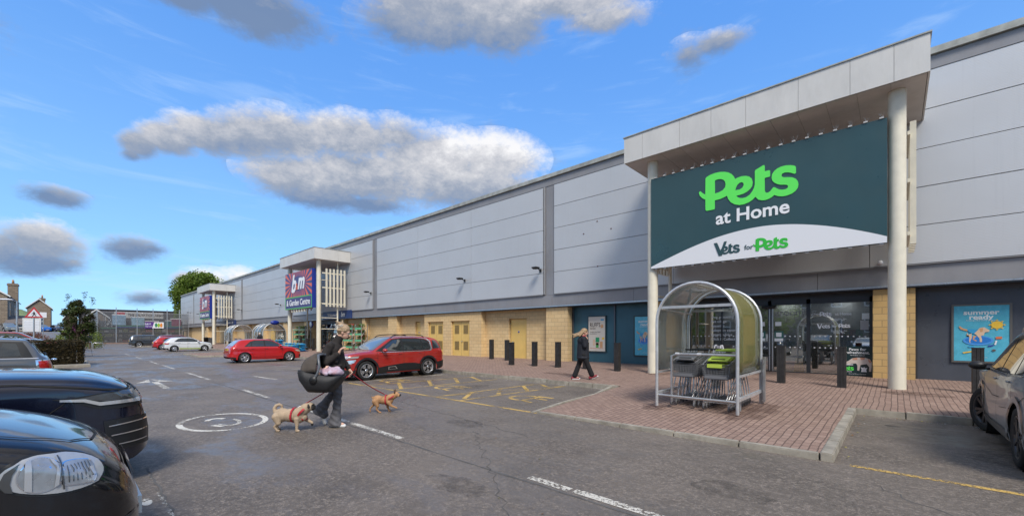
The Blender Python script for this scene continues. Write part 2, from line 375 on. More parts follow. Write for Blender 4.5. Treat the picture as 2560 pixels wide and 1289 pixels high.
m_coping = mat('weathered_coping', (.40,.41,.38), .6, .2, var=.25, vs=2.5, dirt=.6)
m_canopy = mat('canopy_panel', (.66,.64,.605), .45, .1, var=.05, vs=.6, dirt=.3)
m_soffit = mat('soffit_panel', (.64,.61,.585), .6, 0, var=.07, vs=.9, dirt=.3)
m_cream = mat('cream_paint', (.74,.69,.56), .42, 0, var=.07, vs=3, dirt=.22, coat=.15)
m_frame_dark = mat('charcoal_frame', (.045,.047,.052), .38, .2, var=.1)
m_teal = mat('teal_panel', (.035,.115,.155), .38, 0, var=.07, vs=1.2, dirt=.2)
m_panel_dark = mat('slate_vinyl_panel', (.075,.085,.105), .33, 0, var=.1, vs=1.0, dirt=.35, bump=.25, bs=2.5)
m_yellow_door = mat('yellow_door_paint', (.72,.49,.15), .45, 0, var=.05, vs=2, dirt=.15)
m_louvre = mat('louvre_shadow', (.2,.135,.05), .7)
m_metal = mat('galvanised_steel', (.55,.56,.57), .35, .85, var=.1, vs=12)
m_chrome = mat('chrome', (.8,.8,.82), .08, 1.0)
m_black = mat('black_plastic', (.012,.012,.013), .45, bump=.1, bs=200)
m_bollard = mat('black_bollard', (.022,.021,.021), .6, var=.4, vs=8, bump=.3, bs=30, bstretch=(3,3,.3))
m_white = mat('white_vinyl', (.78,.79,.82), .4)
m_white_text = mat('white_letter', (.85,.86,.88), .4)
m_darkgreen = mat('dark_green_board', (.032,.078,.088), .35, var=.06, vs=.8, dirt=.12)
m_lime = mat('lime_letter', (.13,.86,.12), .4)
m_green2 = mat('green_letter', (.04,.52,.05), .4)
m_glass = glassmat('shop_glass', (.75,.78,.76), f0=.36)
m_glass_clear = glassmat('acrylic_sheet', (.88,.9,.88), f0=.04, rough=.08, dirtc=(.7,.68,.6), dirtamt=.14)
m_glass_mossy = glassmat('mossy_acrylic_sheet', (.86,.88,.78), f0=.03, rough=.1, dirtc=(.46,.43,.17), dirtamt=.44)
m_rubber = mat('tyre_rubber', (.012,.012,.012), .75, bump=.3, bs=60)
m_under = mat('underbody', (.008,.008,.008), .9)
m_rim = mat('alloy_rim', (.62,.62,.64), .25, .9)
m_rim_dark = mat('dark_alloy', (.05,.05,.055), .35, .6)
m_carglass = mat('car_glass', (.018,.024,.026), .03, 0, spec=.9, coat=1.0)
m_windscreen = mat('windscreen_glass', (.12,.15,.16), .03, 0, spec=1.0, coat=1.0)
m_lamp = mat('lamp_lens', (.62,.64,.66), .06, .55, coat=1.0)
m_lamp_dark = mat('lamp_inner', (.1,.105,.11), .12, .6, coat=1.0)
m_tail = mat('red_lens', (.45,.008,.008), .08, 0, coat=1.0)
m_plate_y = mat('yellow_plate', (.75,.55,.04), .4)
m_plate_w = mat('white_plate', (.8,.8,.76), .4)
# ================================================================ GROUND
def sstep(a, b, x):
    t = max(0, min(1, (x-a)/(b-a))); return t*t*(3-2*t)
def terr(x, y):
    return min(2.2, .031*max(0, -x-40))*(1-sstep(-.6, 2.6, y)) if x < -40 else 0.0
def grid_ground():
    xs = sorted(set([-900,-600,-420,-320,-260,-220,-190]+[-175+2.5*i for i in range(56)]+[-35,-30,-20,-10,0,10,25,60,150,400,800]))
    ys = sorted(set([-700,-400,-250,-150,-100,-70,-50,-40,-30,-22,-15,-10,-6,-3]+[-2+.4*i for i in range(15)]+[5,8,12,20,40,90,200,500,900]))
    mb = MB(); idx = {}
    for i, x in enumerate(xs):
        for j, y in enumerate(ys): idx[i,j] = len(mb.v); mb.v.append((x, y, terr(x, y)))
    for i in range(len(xs)-1):
        for j in range(len(ys)-1):
            mb.f.append([idx[i,j], idx[i+1,j], idx[i+1,j+1], idx[i,j+1]]); mb.mi.append(0); mb.sm.append(True)
    return mb
tag(grid_ground().build('ground', m_asphalt), kind='structure')
# pavement with build-outs at each entrance; rises gently to the wall
def pav_z(y): return .13 + .12*sstep(11.5, 18.7, y)*1.0
def strip(mb, poly_fn, xs, ys):
    pass
PO = 37.8
def pavement():
    mb = MB()
    ysl = [11.4, 12.5, 14, 15.5, 17, 18.9]
    for x0, x1 in ((-116, 14),):
        for a, b in zip(ysl[:-1], ysl[1:]):
            mb.quad((x0,a,pav_z(a)), (x1,a,pav_z(a)), (x1,b,pav_z(b)), (x0,b,pav_z(b)))
    for k in range(3):
        o = -PO*k
        # build-out polygon, dropped flush towards the road
        P = [(-6.05+o, 11.4, .13), (-5.62+o, 6.95, .035), (-.72+o, 6.95, .085), (-.72+o, 11.4, .13)]
        if k: P = [(-6.9+o, 11.4, .13), (-6.0+o, 7.0, .1), (-.4+o, 7.0, .10), (1.6+o, 11.4, .13)]
        mb.add(P, [(0,1,2,3)])
    return mb
tag(pavement().build('pavement', m_paving), kind='structure')
def kerb_run(mb, pts, w=.15, h0=None):
    """kerb stones laid end to end along pts [(x,y,top)]; w to the left of the direction"""
    for (a, b) in zip(pts[:-1], pts[1:]):
        A, B = Vector(a), Vector(b); L = (B-A).length; n = max(1, round(L/.915)); d = (B-A)/n
        dn = Vector((d.x, d.y, 0)).normalized(); nn = Vector((-dn.y, dn.x, 0))*w
        for i in range(n):
            p = A+d*i+dn*.006; q = A+d*(i+1)-dn*.006
            lo = Vector((0,0,-.25))
            c0, c1 = p, q
            vs = [c0+Vector((0,0,-.25-c0.z)), c1+Vector((0,0,-.25-c1.z)), c1+nn+Vector((0,0,-.25-c1.z)), c0+nn+Vector((0,0,-.25-c0.z)),
                  c0+nn*.12, c1+nn*.12, c1+nn, c0+nn]
            vs[4] = vs[4]; top = .005+.002*((i*7) % 3)
            for k_ in (4,5,6,7): vs[k_] = vs[k_]+Vector((0,0,top))
            mb.add([tuple(v) for v in vs], [(0,3,2,1),(4,5,6,7),(0,1,5,4),(1,2,6,5),(2,3,7,6),(3,0,4,7)])
    return mb
kb = MB()
kerb_run(kb, [(-.74, 11.36, .125), (12, 11.36, .125)])
kerb_run(kb, [(-.57, 6.86, .105), (-.57, 11.34, .125)], .16)
kerb_run(kb, [(-5.62, 6.845, .034), (-.74, 6.845, .084)], .13)
kerb_run(kb, [(-6.25, 11.34, .125), (-5.95, 9.9, .06), (-5.95, 8.4, .02), (-5.66, 6.86, .01)], -.12)
kerb_run(kb, [(-36.2, 11.36, .125), (-6.12, 11.36, .125)])
for k in (1, 2):
    o = -PO*k
    kerb_run(kb, [(-.4+o, 6.9, .1), (1.6+o, 11.34, .125)], .16)
    kerb_run(kb, [(-6.0+o, 6.86, .1), (-.4+o, 6.86, .1)])
    kerb_run(kb, [(-6.9+o, 11.34, .125), (-6.0+o, 6.9, .1)], -.16)
kerb_run(kb, [(1.6-2*PO, 11.36, .125), (-6.9-PO, 11.36, .125)]); kerb_run(kb, [(-115, 11.36, .125), (-6.9-2*PO, 11.36, .125)])
tag(kb.build('kerb', m_kerb, bevel=.012), kind='structure')
# far footway in front of the garden-centre compound
fw = MB(); fw.box(-113, -108.5, 1.5, 18.0, -.1, .12); fw.box(-113, -106, -2.5, 1.5, -.1, .14)
m_redpath = mat('red_footway', (.28,.175,.14), .85, var=.2)
tag(fw.build('footway', m_redpath), kind='structure')
# ---------------------------------------------------------------- road markings
def stripe(mb, p, q, w, z=.004, m=0):
    A, B = Vector((*p, 0)), Vector((*q, 0)); d = (B-A).normalized(); n = Vector((-d.y, d.x, 0))*w/2
    mb.quad(*[tuple(Vector((v.x, v.y, z))) for v in (A-n, B-n, B+n, A+n)], m=m)
def ring(mb, c, rx, ry, w, a0=0, a1=2*pi, n=48, z=.004, m=0):
    for i in range(n):
        t0 = a0+(a1-a0)*i/n; t1 = a0+(a1-a0)*(i+1)/n
        mb.quad((c[0]+(rx-w)*cos(t0), c[1]+(ry-w)*sin(t0), z), (c[0]+rx*cos(t0), c[1]+ry*sin(t0), z), (c[0]+rx*cos(t1), c[1]+ry*sin(t1), z), (c[0]+(rx-w)*cos(t1), c[1]+(ry-w)*sin(t1), z), m)
K = 1.0839
mk = MB()
for a, b in [(-34.5,-31),(-29.6,-26.0),(-23.1,-18.8),(-14.7,-12.2),(-9.9,-8.8),(-8.35,-5.86),(-3.16,-2.58),(-2.53,-1.1),(-.1,2.2),(4.5,7),(-42,-38.5),(-50,-46)]:
    stripe(mk, (a, 3.74), (b, 3.72), .115)
for k in range(9): stripe(mk, (-43.6, .75+.78*k*1.0), (-43.6, 1.25+.78*k), .22)
for x in (-12.9-3.0, -18.6, -21.3, -24.0, -26.7, -29.4, -32.1): stripe(mk, (x, 6.75), (x, 11.2), .10)
stripe(mk, (-14.0, 6.7), (-13.98, 11.1), .10)
stripe(mk, (-15.7, 6.0), (-13.9, 6.25), .09); stripe(mk, (-19.0, 5.25), (-17.0, 5.45), .1)
for x in range(6): stripe(mk, (-49-2.7*x, 6.8), (-49-2.7*x, 11.2), .1)
tag(mk.build('road_marking', m_white_paint), kind='structure')
mk = MB()   # faint bay and parking lines at the foot of the kerb
stripe(mk, (-13.2, 11.22), (-6.2, 11.28), .09); stripe(mk, (-.3, 11.2), (12, 11.2), .08)
stripe(mk, (-6.6, .70), (-4.9, .69), .035)
for x in (-12.2, -9.4, -6.2, -3.5, -.8): stripe(mk, (x, .6), (x, -4.2), .09)
tag(mk.build('road_marking', m_faint_paint), kind='structure')
mk = MB()   # arrow pointing away along the lane
ax = -18.1
stripe(mk, (-16.7, 2.22), (-19.4, 2.22), .17)
mk.add([(-20.6,2.2,.0045),(-19.2,1.72,.0045),(-19.3,2.1,.0045)], [(0,1,2)]); mk.add([(-20.6,2.24,.0045),(-19.3,2.32,.0045),(-19.2,2.74,.0045)], [(0,1,2)])
ring(mk, (-9.55, 2.12), .98, .72, .1)
ring(mk, (-9.45, 2.15), .42, .22, .07, -1.2, 2.2, 14); ring(mk, (-9.75, 2.05), .28, .2, .1, 2.0, 4.4, 12); stripe(mk, (-9.3, 1.9), (-9.05, 2.0), .12)
ring(mk, (-5.52, .57), .12, .045, .045, n=16)
tag(mk.build('road_marking', paintmat('white_symbol_paint', (.75,.71,.62), .55, 5)), kind='structure')
my = MB()
YF = 6.86
stripe(my, (-13.9, YF-.12), (-5.62, YF+.03), .1); stripe(my, (-.42, YF), (6, YF-.1), .095)
for xa, xb, w_ in ((-11.25, -10.98, .08), (-12.85, -12.3, .08), (-9.12, -8.92, .085), (-8.15, -7.9, .085)):
    stripe(my, (xa, YF+.04), (xb, 11.1), w_, .0044)
for (a, b) in (((-9.1,8.15),(-8.3,7.15)), ((-9.05,9.3),(-8.2,8.33)), ((-8.95,10.25),(-8.1,9.47)), ((-8.8,10.98),(-8.0,10.4)), ((-9.1,7.05),(-7.95,11.0))):
    stripe(my, a, b, .12 if b[1] != 11.0 else .05, .0048)
for (a, b) in (((-12.8,8.0),(-11.2,7.1)), ((-12.7,9.2),(-11.15,8.2)), ((-12.5,10.3),(-11.1,9.3)), ((-12.35,11.0),(-11.0,10.3))):
    stripe(my, a, b, .12, .0048)
tag(my.build('road_marking', m_yellow_paint), kind='structure')
my = MB()
for cx, cy in ((-7.05, 8.35), (-10.3, 8.35), (-13.4, 8.2)):   # wheelchair user symbols, heads towards the lane
    ring(my, (cx-.12, cy-.02), .50, .44, .11, .9, 4.9, 22)
    stripe(my, (cx-.1, cy+.42), (cx+.45, cy+.42), .13); stripe(my, (cx+.02, cy+.1), (cx+.5, cy+.08), .09)
    stripe(my, (cx+.02, cy+.4), (cx+.05, cy-.4), .09, .0046); stripe(my, (cx+.04, cy-.36), (cx+.46, cy-.5), .1, .0049)
tag(my.build('road_marking', m_yellow_worn), kind='structure')

# surface marks: the seam beside the centre line, patches, drain, bits of litter
m_seam = mat('tar_seam', (.10,.095,.09), .85, var=.3, vs=3); m_patch = mat('tar_patch', (.085,.08,.075), .7, var=.35, vs=6, bump=.6, bs=45)
sm_ = MB(); 
def wavy(mb, p, q, w, z, n=26, amp=.02, rnd=random.Random(3)):
    A, B = Vector(p), Vector(q); d = (B-A).normalized(); nn_ = Vector((-d.y, d.x)); L_ = []
    for i in range(n+1): c_ = A.lerp(B, i/n)+nn_*rnd.uniform(-amp, amp); ww = w*rnd.uniform(.5,1.2); L_.append((c_-nn_*ww/2, c_+nn_*ww/2))
    for i in range(n): mb.quad((*L_[i][0],z),(*L_[i+1][0],z),(*L_[i+1][1],z),(*L_[i][1],z))
wavy(sm_, (-18, 3.62), (4, 3.60), .035, .0030, 70, .012)
wavy(sm_, (-6.9, .72), (-4.2, .70), .03, .0030, 18); wavy(sm_, (-13.6, 6.3), (-4.4, 5.2), .016, .0030, 60, .05); wavy(sm_, (-.2, 6.2), (3.5, 2.2), .014, .0030, 50, .05); wavy(sm_, (-5.4, 4.9), (-1.2, 1.7), .013, .0030, 50, .06)
tag(sm_.build('road_crack', m_seam), kind='structure')
def irregular(cx, cy, rx, ry, z, rnd, n=26): return [(cx+rx*cos(2*pi*k/n)*rnd.uniform(.75,1.1), cy+ry*sin(2*pi*k/n)*rnd.uniform(.75,1.1), z) for k in range(n)]
rnd = random.Random(12); st_ = MB()
def stainmat(name, col, thr=.5, amt=.28):
    M = bpy.data.materials.new(name); M.use_nodes = True; t = NT(M.node_tree); t.n.clear(); co = t.new('ShaderNodeTexCoord').outputs['Object']
    a = t.mr(t.noise(co, 5, 6, .75), thr-.16, thr+.16, .0, amt, True)
    d = t.new('ShaderNodeBsdfPrincipled', {'Base Color': (*col,1), 'Roughness': .55}); tr = t.new('ShaderNodeBsdfTransparent')
    t.new('ShaderNodeOutputMaterial', {0: t.new('ShaderNodeMixShader', {0: a, 1: tr, 2: d})}); return M
for cx, cy, rx, ry in ((-3.6,3.0,.5,.22),(-1.3,4.9,.45,.3),(-6.0,5.2,.5,.25),(1.2,8.6,.5,.6),(-2.9,1.8,.35,.25),(-10,8.9,.5,.8),(-24,9,.5,.8),(.2,3.3,.6,.3)):
    P_i = irregular(cx, cy, rx, ry, .0034, rnd); st_.add(P_i, [tuple(range(len(P_i)))])
tag(st_.build('oil_stain', stainmat('oil_stain', (.035,.032,.03))), kind='structure')
st_ = MB()
for cx, cy, rx, ry, z in ((-2.15,9.6,.45,1.3,.0),(-3.85,8.7,.25,.3,0),(.4,14.6,.7,.45,.02),(-6.6,15.2,.5,.3,.025),(-4.5,13.0,.8,.4,.012),(-9.5,13.2,1.0,.35,.012)):
    P_i = irregular(cx, cy, rx, ry, pav_z(cy+ry)+.004, rnd); st_.add(P_i, [tuple(range(len(P_i)))])
tag(st_.build('paving_stain', stainmat('paving_stain', (.07,.03,.022), .47, .42)), kind='structure')
dr = MB(); dr.lathe([(.0,.006),(.10,.006),(.115,.002)],18,'z',0,Matrix.Translation((-.02,10.35,0))@Matrix.Diagonal((1,.7,1,1))); tag(dr.build('drain_cover', mat('iron_cover',(.12,.11,.10),.5,.6)), 'small round metal cover in the tarmac near the kerb corner', 'drain cover')
lt = MB(); rl = random.Random(21)
for _ in range(70):
    u = rl.random()
    if u < .4: x, y, z = rl.uniform(-.5,1.2), 11.30-abs(rl.gauss(0,.06)), .006
    elif u < .7: x, y, z = -.53+abs(rl.gauss(0,.06)), rl.uniform(7.0,11.2), .006
    else: x, y, z = rl.uniform(-8,3), rl.uniform(1.5,8), .006
    s_ = rl.uniform(.008,.024); a = rl.uniform(0,6.28); lt.add([(x+s_*cos(a),y+s_*sin(a),z),(x-s_*.6*sin(a),y+s_*.6*cos(a),z+s_*.3),(x-s_*cos(a),y-s_*sin(a),z+.002),(x+s_*.6*sin(a),y-s_*.6*cos(a),z)],[(0,1,2,3)],rl.randrange(3))
tag(lt.build('leaf_litter', [mat('dry_leaf',(.22,.12,.05),.8), mat('pale_scrap',(.5,.48,.44),.8), mat('yellow_leaf',(.4,.36,.08),.8)]), 'scattered dry leaves and scraps along the kerb', 'litter', kind='stuff')

# ================================================================ RETAIL BUILDING
XL, XR, YC, YB = -118.6, 12.0, 18.21, 18.75
bld = thing('retail_building', 'long grey clad retail building over buff block walls beside the car park', 'building', (0,0,0))
mb = MB(); mb.box(XL, XR, YC+.12, 60, 3.25, 10.3); mb.box(XL, XR, YB+2.6, 60, -.1, 3.25)
mb.build('shell_wall', m_fascia, bld)
mb = MB(); segs = [-118.6,-110,-101,-92,-84,-76,-66,-58,-50,-41.5,-30.2,-25.5,-20.35,-13.8,-9,-2,4.5,12]
for a, b in zip(segs[:-1], segs[1:]): mb.box(a+.006, b-.006, YC, YC+.12, 3.27, 3.86)
mb.build('fascia', m_fascia, bld); mb = MB()
for a, b in zip(segs[:-1], segs[1:]): mb.box(a+.006, b-.006, YC, YC+.12, 9.88, 10.28)
mb.build('parapet_band', m_fascia, bld)
mb = MB(); mb.box(XL-.1, XR, YC-.10, YC+.7, 10.30, 10.50); mb.build('coping', m_coping, bld)
mb = MB(); mb.box(XL, XR, YC-.035, YC+.02, 3.22, 3.265); mb.box(XL, XR, YC+.0, YC+.5, 3.205, 3.218); mb.build('drip_edge', m_metal, bld)
mb = MB(); mb.box(XL, XR, YC+.03, YB+.3, 3.17, 3.20); mb.build('soffit', m_frame_dark, bld)
# cladding bays between channels
PW = 18.9; ch = [6.3, -14.0, -32.75, -51.6, -71.5, -90, -105]
rows = [3.90, 5.09, 6.28, 7.47, 8.66, 9.85]
edges = [XR]+ch+[XL]
dk = MB(); dk.box(XL, XR, YC+.09, YC+.115, 3.86, 9.88); dk.build('joint_backing', m_dark_gap, bld)
for i in range(len(edges)-1):
    xr_ = edges[i]-(.38 if i else 0); xl_ = edges[i+1]+(.38 if i < len(edges)-2 else 0)
    nC = 3 if xr_-xl_ > 12 else (2 if xr_-xl_ > 7 else 1)
    mb = MB()
    for c_ in range(nC):
        a = xl_+(xr_-xl_)*c_/nC; b = xl_+(xr_-xl_)*(c_+1)/nC
        for r_ in range(5): mb.box(a+.008, b-.008, YC-.06, YC+.09, rows[r_]+.011, rows[r_+1]-.011)
    mb.build('cladding_panel', m_clad, bld)
    mb = MB(); mb.box(xl_, xr_, YC-.075, YC+.05, 3.865, 3.895); mb.box(xl_, xr_, YC-.075, YC+.05, 9.853, 9.873); mb.build('panel_trim', m_channel, bld)
    if i < len(edges)-2:
        mb = MB(); mb.box(edges[i+1]-.375, edges[i+1]+.375, YC+.02, YC+.09, 3.87, 9.87); mb.build('channel', m_fascia, bld)
        mb = MB(); mb.tube([(edges[i+1]-.3, YC-.02, 3.9), (edges[i+1]-.3, YC-.02, 9.85)], .055, 10); mb.build('downpipe', m_channel, bld)
# block-work
def wall_run(y, spans, z1=3.17, m=None, nm='block_wall'):
    for a, b in spans: mb = MB(); mb.box(a, b, y, y+.3, -.05, z1); mb.build(nm, m or m_stone, bld)
YP = 18.33
wall_run(YB, [(-118.6,-81.5),(-77.4,-45.2),(-39.4,-35.0),(-34.99,-30.9),(-29.6,-27.6),(-26.9,-25.8),(-19.6,-17.55),(-16.1,-14.3)])
for q_ in ((-27.6,-26.9,2.7),(-17.55,-16.1,2.68)): mb = MB(); mb.box(q_[0],q_[1],YB,YB+.3,q_[2],3.17); mb.build('door_head', m_stone, bld)
mb = MB()   # projecting bay with the plant-room doors
mb.box(-25.8,-25.35,YP,YB+.3,-.05,3.17); mb.box(-23.55,-22.65,YP,YB+.3,-.05,3.17); mb.box(-20.75,-19.6,YP,YB+.3,-.05,3.17)
mb.box(-25.35,-23.55,YP,YB+.3,2.64,3.17); mb.box(-22.65,-20.75,YP,YB+.3,2.64,3.17)
mb.build('block_bay', m_stone, bld)
for a, b in ((-30.9,-29.6),(-14.3,-12.85),(-35.3,-34.8),(-39.6,-38.9),(-47.2,-46.3),(-55,-53.8),(-63,-62),(-77.4,-76.9),(-82.2,-81.5),(-95,-94),(-88.5,-87.5),(-70,-69),(-48.5,-47.9)): mb = MB(); mb.box(a, b, YP, YB, -.05, 3.17); mb.build('block_pier', m_stone, bld)
for a, b in ((-7.95,-6.72),(-.52,.5)): mb = MB(); mb.box(a,b,YP,YB+.3,-.05,3.17); mb.build('block_pier', m_stone_near, bld)
mb = MB(); mb.box(-25.42,-23.48,YP-.02,YP+.2,2.615,2.66); mb.box(-22.72,-20.68,YP-.02,YP+.2,2.615,2.66); mb.box(-17.62,-16.03,YB-.02,YB+.1,2.66,2.69); mb.build('lintel', mat('stone_lintel',(.55,.4,.22),.8,var=.15), bld)
def steel_door(x0, x1, y, z1, double=False, louv=False):
    mb = MB(); mb.box(x0, x1, y+.12, y+.16, .1, z1); d = mb.build('door', m_yellow_door, bld)
    mb = MB()
    if double: mb.box((x0+x1)/2-.006, (x0+x1)/2+.006, y+.117, y+.13, .2, z1-.02)
    mb.box(x0+.04, x0+.05, y+.117, y+.13, .2, z1-.04); mb.box(x1-.05, x1-.04, y+.117, y+.13, .2, z1-.04); mb.box(x0+.05, x1-.05, y+.117, y+.13, z1-.05, z1-.04)
    mb.build('door_seam', m_louvre, d)
    if louv:
        w_ = (x1-x0)/2
        for cx in (x0+w_*.5, x1-w_*.5):
            for zc in (.95, 2.05):
                mb = MB()
                for k in range(11): mb.box(cx-.23, cx+.23, y+.105, y+.13, zc-.3+k*.055, zc-.3+k*.055+.028)
                mb.build('louvre', m_louvre, d)
    mb = MB(); mb.box((x0+x1)/2+.05 if double else x0+.16, (x0+x1)/2+.17 if double else x0+.28, y+.06, y+.09, 1.22, 1.25); mb.tube([((x0+x1)/2+.08 if double else x0+.2, y+.12, 1.22), ((x0+x1)/2+.08 if double else x0+.2, y+.06, 1.22)], .02, 8)
    mb.build('handle', m_metal, d)
    if not louv:
        mb = MB(); mb.lathe([(.0, y+.105), (.055, y+.105), (.055, y+.12)], 16, 'y'); s_ = mb.build('door_sticker', mat('blue_sticker', (.03,.09,.45), .4), d); s_.location = ((x0+x1)/2, 0, 1.85)
steel_door(-17.5,-16.15,YB,2.66); steel_door(-27.58,-26.92,YB,2.66)
steel_door(-25.33,-23.57,YP,2.62,True,True); steel_door(-22.63,-20.77,YP,2.62,True,True)
steel_door(-60.5,-58.8,YB-.2,2.7,True)
# teal vinyl glazing left of the shelter
fb = MB(); fb.box(-12.85,-7.95,YB+.12,YB+.2,.28,3.17); fb.build('window_panel', m_teal, bld)
mb = MB(); mb.box(-12.85,-7.95,YB+.04,YB+.12,.15,.28); mb.box(-12.85,-12.78,YB+.04,YB+.12,.28,3.17); mb.box(-10.36,-10.29,YB+.04,YB+.12,.28,3.17); mb.box(-8.02,-7.95,YB+.04,YB+.12,.28,3.17)
mb.build('window_frame', mat('grey_green_frame', (.10,.115,.135), .4, .2), bld)
mb = MB(); mb.box(.5,XR,YB+.1,YB+.2,.15,3.17); mb.build('window_panel', m_panel_dark, bld)
mb = MB(); mb.box(.5,XR,YB+.03,YB+.1,.13,.24); mb.box(4.2,4.28,YB+.03,YB+.1,.24,3.1); mb.box(.5,.56,YB+.03,YB+.1,.24,3.1); mb.build('window_frame', m_frame_dark, bld)
# ---- shop front with doors
sf = MB()
for x in (-6.70, -6.1): pass
for a, b in ((-6.72,-6.60),(-3.64,-3.52),(-2.40,-2.28),(-.62,-.52)): sf.box(a, b, YB+.02, YB+.14, .28, 3.0)
sf.box(-6.72,-.52,YB+.02,YB+.14,2.82,3.17); sf.box(-6.72,-.52,YB+.02,YB+.14,.14,.28)
sf.build('shop_front_frame', m_frame_dark, bld)
for a, b in ((-6.60,-3.64),(-3.52,-2.40),(-2.28,-.62)):
    mb = MB(); mb.box(a, b, YB+.07, YB+.08, .28, 2.82); g_ = mb.build('window', m_glass, bld)
    if b < -3: mb = MB(); mb.box((a+b)/2-.03-.2,(a+b)/2+.03-.2,YB+.03,YB+.12,.28,2.82); mb.build('mullion', m_frame_dark, g_)
    mb = MB()
    k = a+.12
    while k < b-.05: mb.lathe([(.0,YB+.062),(.028,YB+.062),(.028,YB+.066)],10,'y',M=Matrix.Translation((k,0,1.62))); mb.lathe([(.0,YB+.062),(.028,YB+.062),(.028,YB+.066)],10,'y',M=Matrix.Translation((k,0,1.2))); k += .16
    mb.build('glazing_dots', m_white_text, g_)
mb = MB(); mb.box(-3.60,-3.56,YB-.01,YB+.02,.28,2.75); mb.box(-3.50,-3.46,YB-.01,YB+.02,.28,2.75); mb.build('door_stile', m_metal, bld)
mb = MB(); mb.lathe([(.0,2.80),(.26,2.80),(.24,2.70),(.0,2.68)],20,'z',M=Matrix.Translation((-3.6,YB-.05,0))@Matrix.Diagonal((1,.5,1,1))); mb.build('door_sensor', m_black, bld)
m_lightpanel = mat('light_panel',(.9,.95,1),.5,emit=5.0)
# interior room
mb = MB(); mb.box(-7.3,.3,YB+9.0,YB+9.1,0,3.1); mb.box(-7.35,-7.3,YB+.3,YB+9,0,3.1); mb.box(.3,.35,YB+.3,YB+9,0,3.1); mb.box(-7.3,.3,YB+.3,YB+9,3.05,3.1)
mb.build('inner_wall', mat('shop_inner_wall', (.32,.30,.26), .8, var=.15), bld)
mb = MB(); mb.box(-7.3,.3,YB+.2,YB+9,.12,.2); mb.build('shop_floor', mat('shop_floor', (.28,.25,.21), .35, var=.15), bld)
stock = [mat('stock_'+n, c, .5) for n, c in (('red',(.5,.05,.05)),('yellow',(.6,.42,.05)),('blue',(.05,.14,.4)),('green',(.06,.3,.1)),('white',(.6,.6,.58)),('orange',(.6,.2,.05)),('purple',(.2,.06,.3)),('brown',(.2,.1,.05)))]
m_shelf = mat('shop_shelf', (.35,.33,.3), .5)
for (x, y, w_, h_) in ((-5.6,YB+3.4,1.6,1.7),(-1.3,YB+2.2,.8,1.75),(-3.0,YB+5.6,2.0,1.6),(-5.2,YB+6.6,2.4,1.9)):
    sh = thing('shop_shelving', 'stocked shelf unit inside the shop behind the glass', 'shelf', (x, y, .2), group='shelf units seen through the shop glass')
    mb = MB(); mb.box(-w_/2,w_/2,-.05,.05,0,h_); [mb.box(-w_/2,w_/2,-.4,-.05,z,z+.03) for z in (.1,.55,1.0,1.42)]; mb.build('shelf_frame', m_shelf, sh)
    mb = MB()
    for z in (.13,.58,1.03,1.45):
        xx = -w_/2+.03
        while xx < w_/2-.15:
            ww = random.uniform(.08,.2); mb.box(xx,xx+ww,-.38,-.1,z,z+random.uniform(.18,.33),random.randrange(8)); xx += ww+.015
    mb.build('stock', stock, sh)
for (x, y) in ((-5.3,YB+2.2),(-3.4,YB+2.2),(-1.5,YB+2.2),(-5.3,YB+5),(-3.4,YB+5),(-1.5,YB+5),(-5.3,YB+7.5),(-1.5,YB+7.5)):
    mb = MB(); mb.box(x-.3,x+.3,y-.3,y+.3,2.98,3.0); o = mb.build('added_ceiling_light', m_lightpanel, bld)  # glowing panels added to brighten the shop interior behind the glass
# wet floor sign inside, poster on glass etc.
wf = MB(); wf.prism([(-.16,0),(.16,0),(.11,.52),(-.11,.52)], -.12,-.09,'y'); wf.prism([(-.16,0),(.16,0),(.11,.52),(-.11,.52)], .09,.12,'y'); wf.box(-.09,.09,-.1,.1,.5,.56); wf.box(-.2,.2,-.14,.14,0,.03)
tag(wf.build('wet_floor_sign', mat('wet_floor_yellow',(.85,.6,.02),.45), loc=(-2.75,YB+.9,.2)), 'yellow wet floor sign standing just inside the glass doors', 'floor sign')
# entrance of the middle store
mb = MB()
for a in (-45.2,-44.2,-42.4,-40.6,-39.5): mb.box(a, a+.12, YB+.02, YB+.14, .2, 3.0)
mb.box(-45.2,-39.38,YB+.02,YB+.14,2.75,3.17); mb.build('shop_front_frame', m_frame_dark, bld)
mb = MB(); mb.box(-45.2,-39.38,YB+.07,YB+.08,.2,2.75); mb.build('window', m_glass, bld)
mb = MB(); mb.box(-81.5,-77.4,YB+.07,YB+.08,.2,2.75); mb.build('window', m_glass, bld)
mb = MB(); [mb.box(a,a+.12,YB+.02,YB+.14,.2,3.0) for a in (-81.5,-79.6,-77.5)]; mb.box(-81.5,-77.4,YB+.02,YB+.14,2.75,3.17); mb.build('shop_front_frame', m_frame_dark, bld)
mb = MB(); mb.box(-45.5,-39,YB+2.3,YB+2.4,0,3.2); mb.box(-82,-77,YB+2.3,YB+2.4,0,3.2); mb.build('inner_wall', mat('dim_interior',(.12,.11,.10),.8,var=.4), bld)
mb = MB()
for x, z in ((-10.93,7.35),(-11.72,6.85),(-10.15,6.85),(-10.9,5.1)): mb.lathe([(.0,YC-.075),(.035,YC-.075),(.035,YC-.06)],10,'y',0,Matrix.Translation((x,0,z)))
mb.build('old_sign_fixing', mat('rust_dot',(.12,.06,.05),.8), bld)
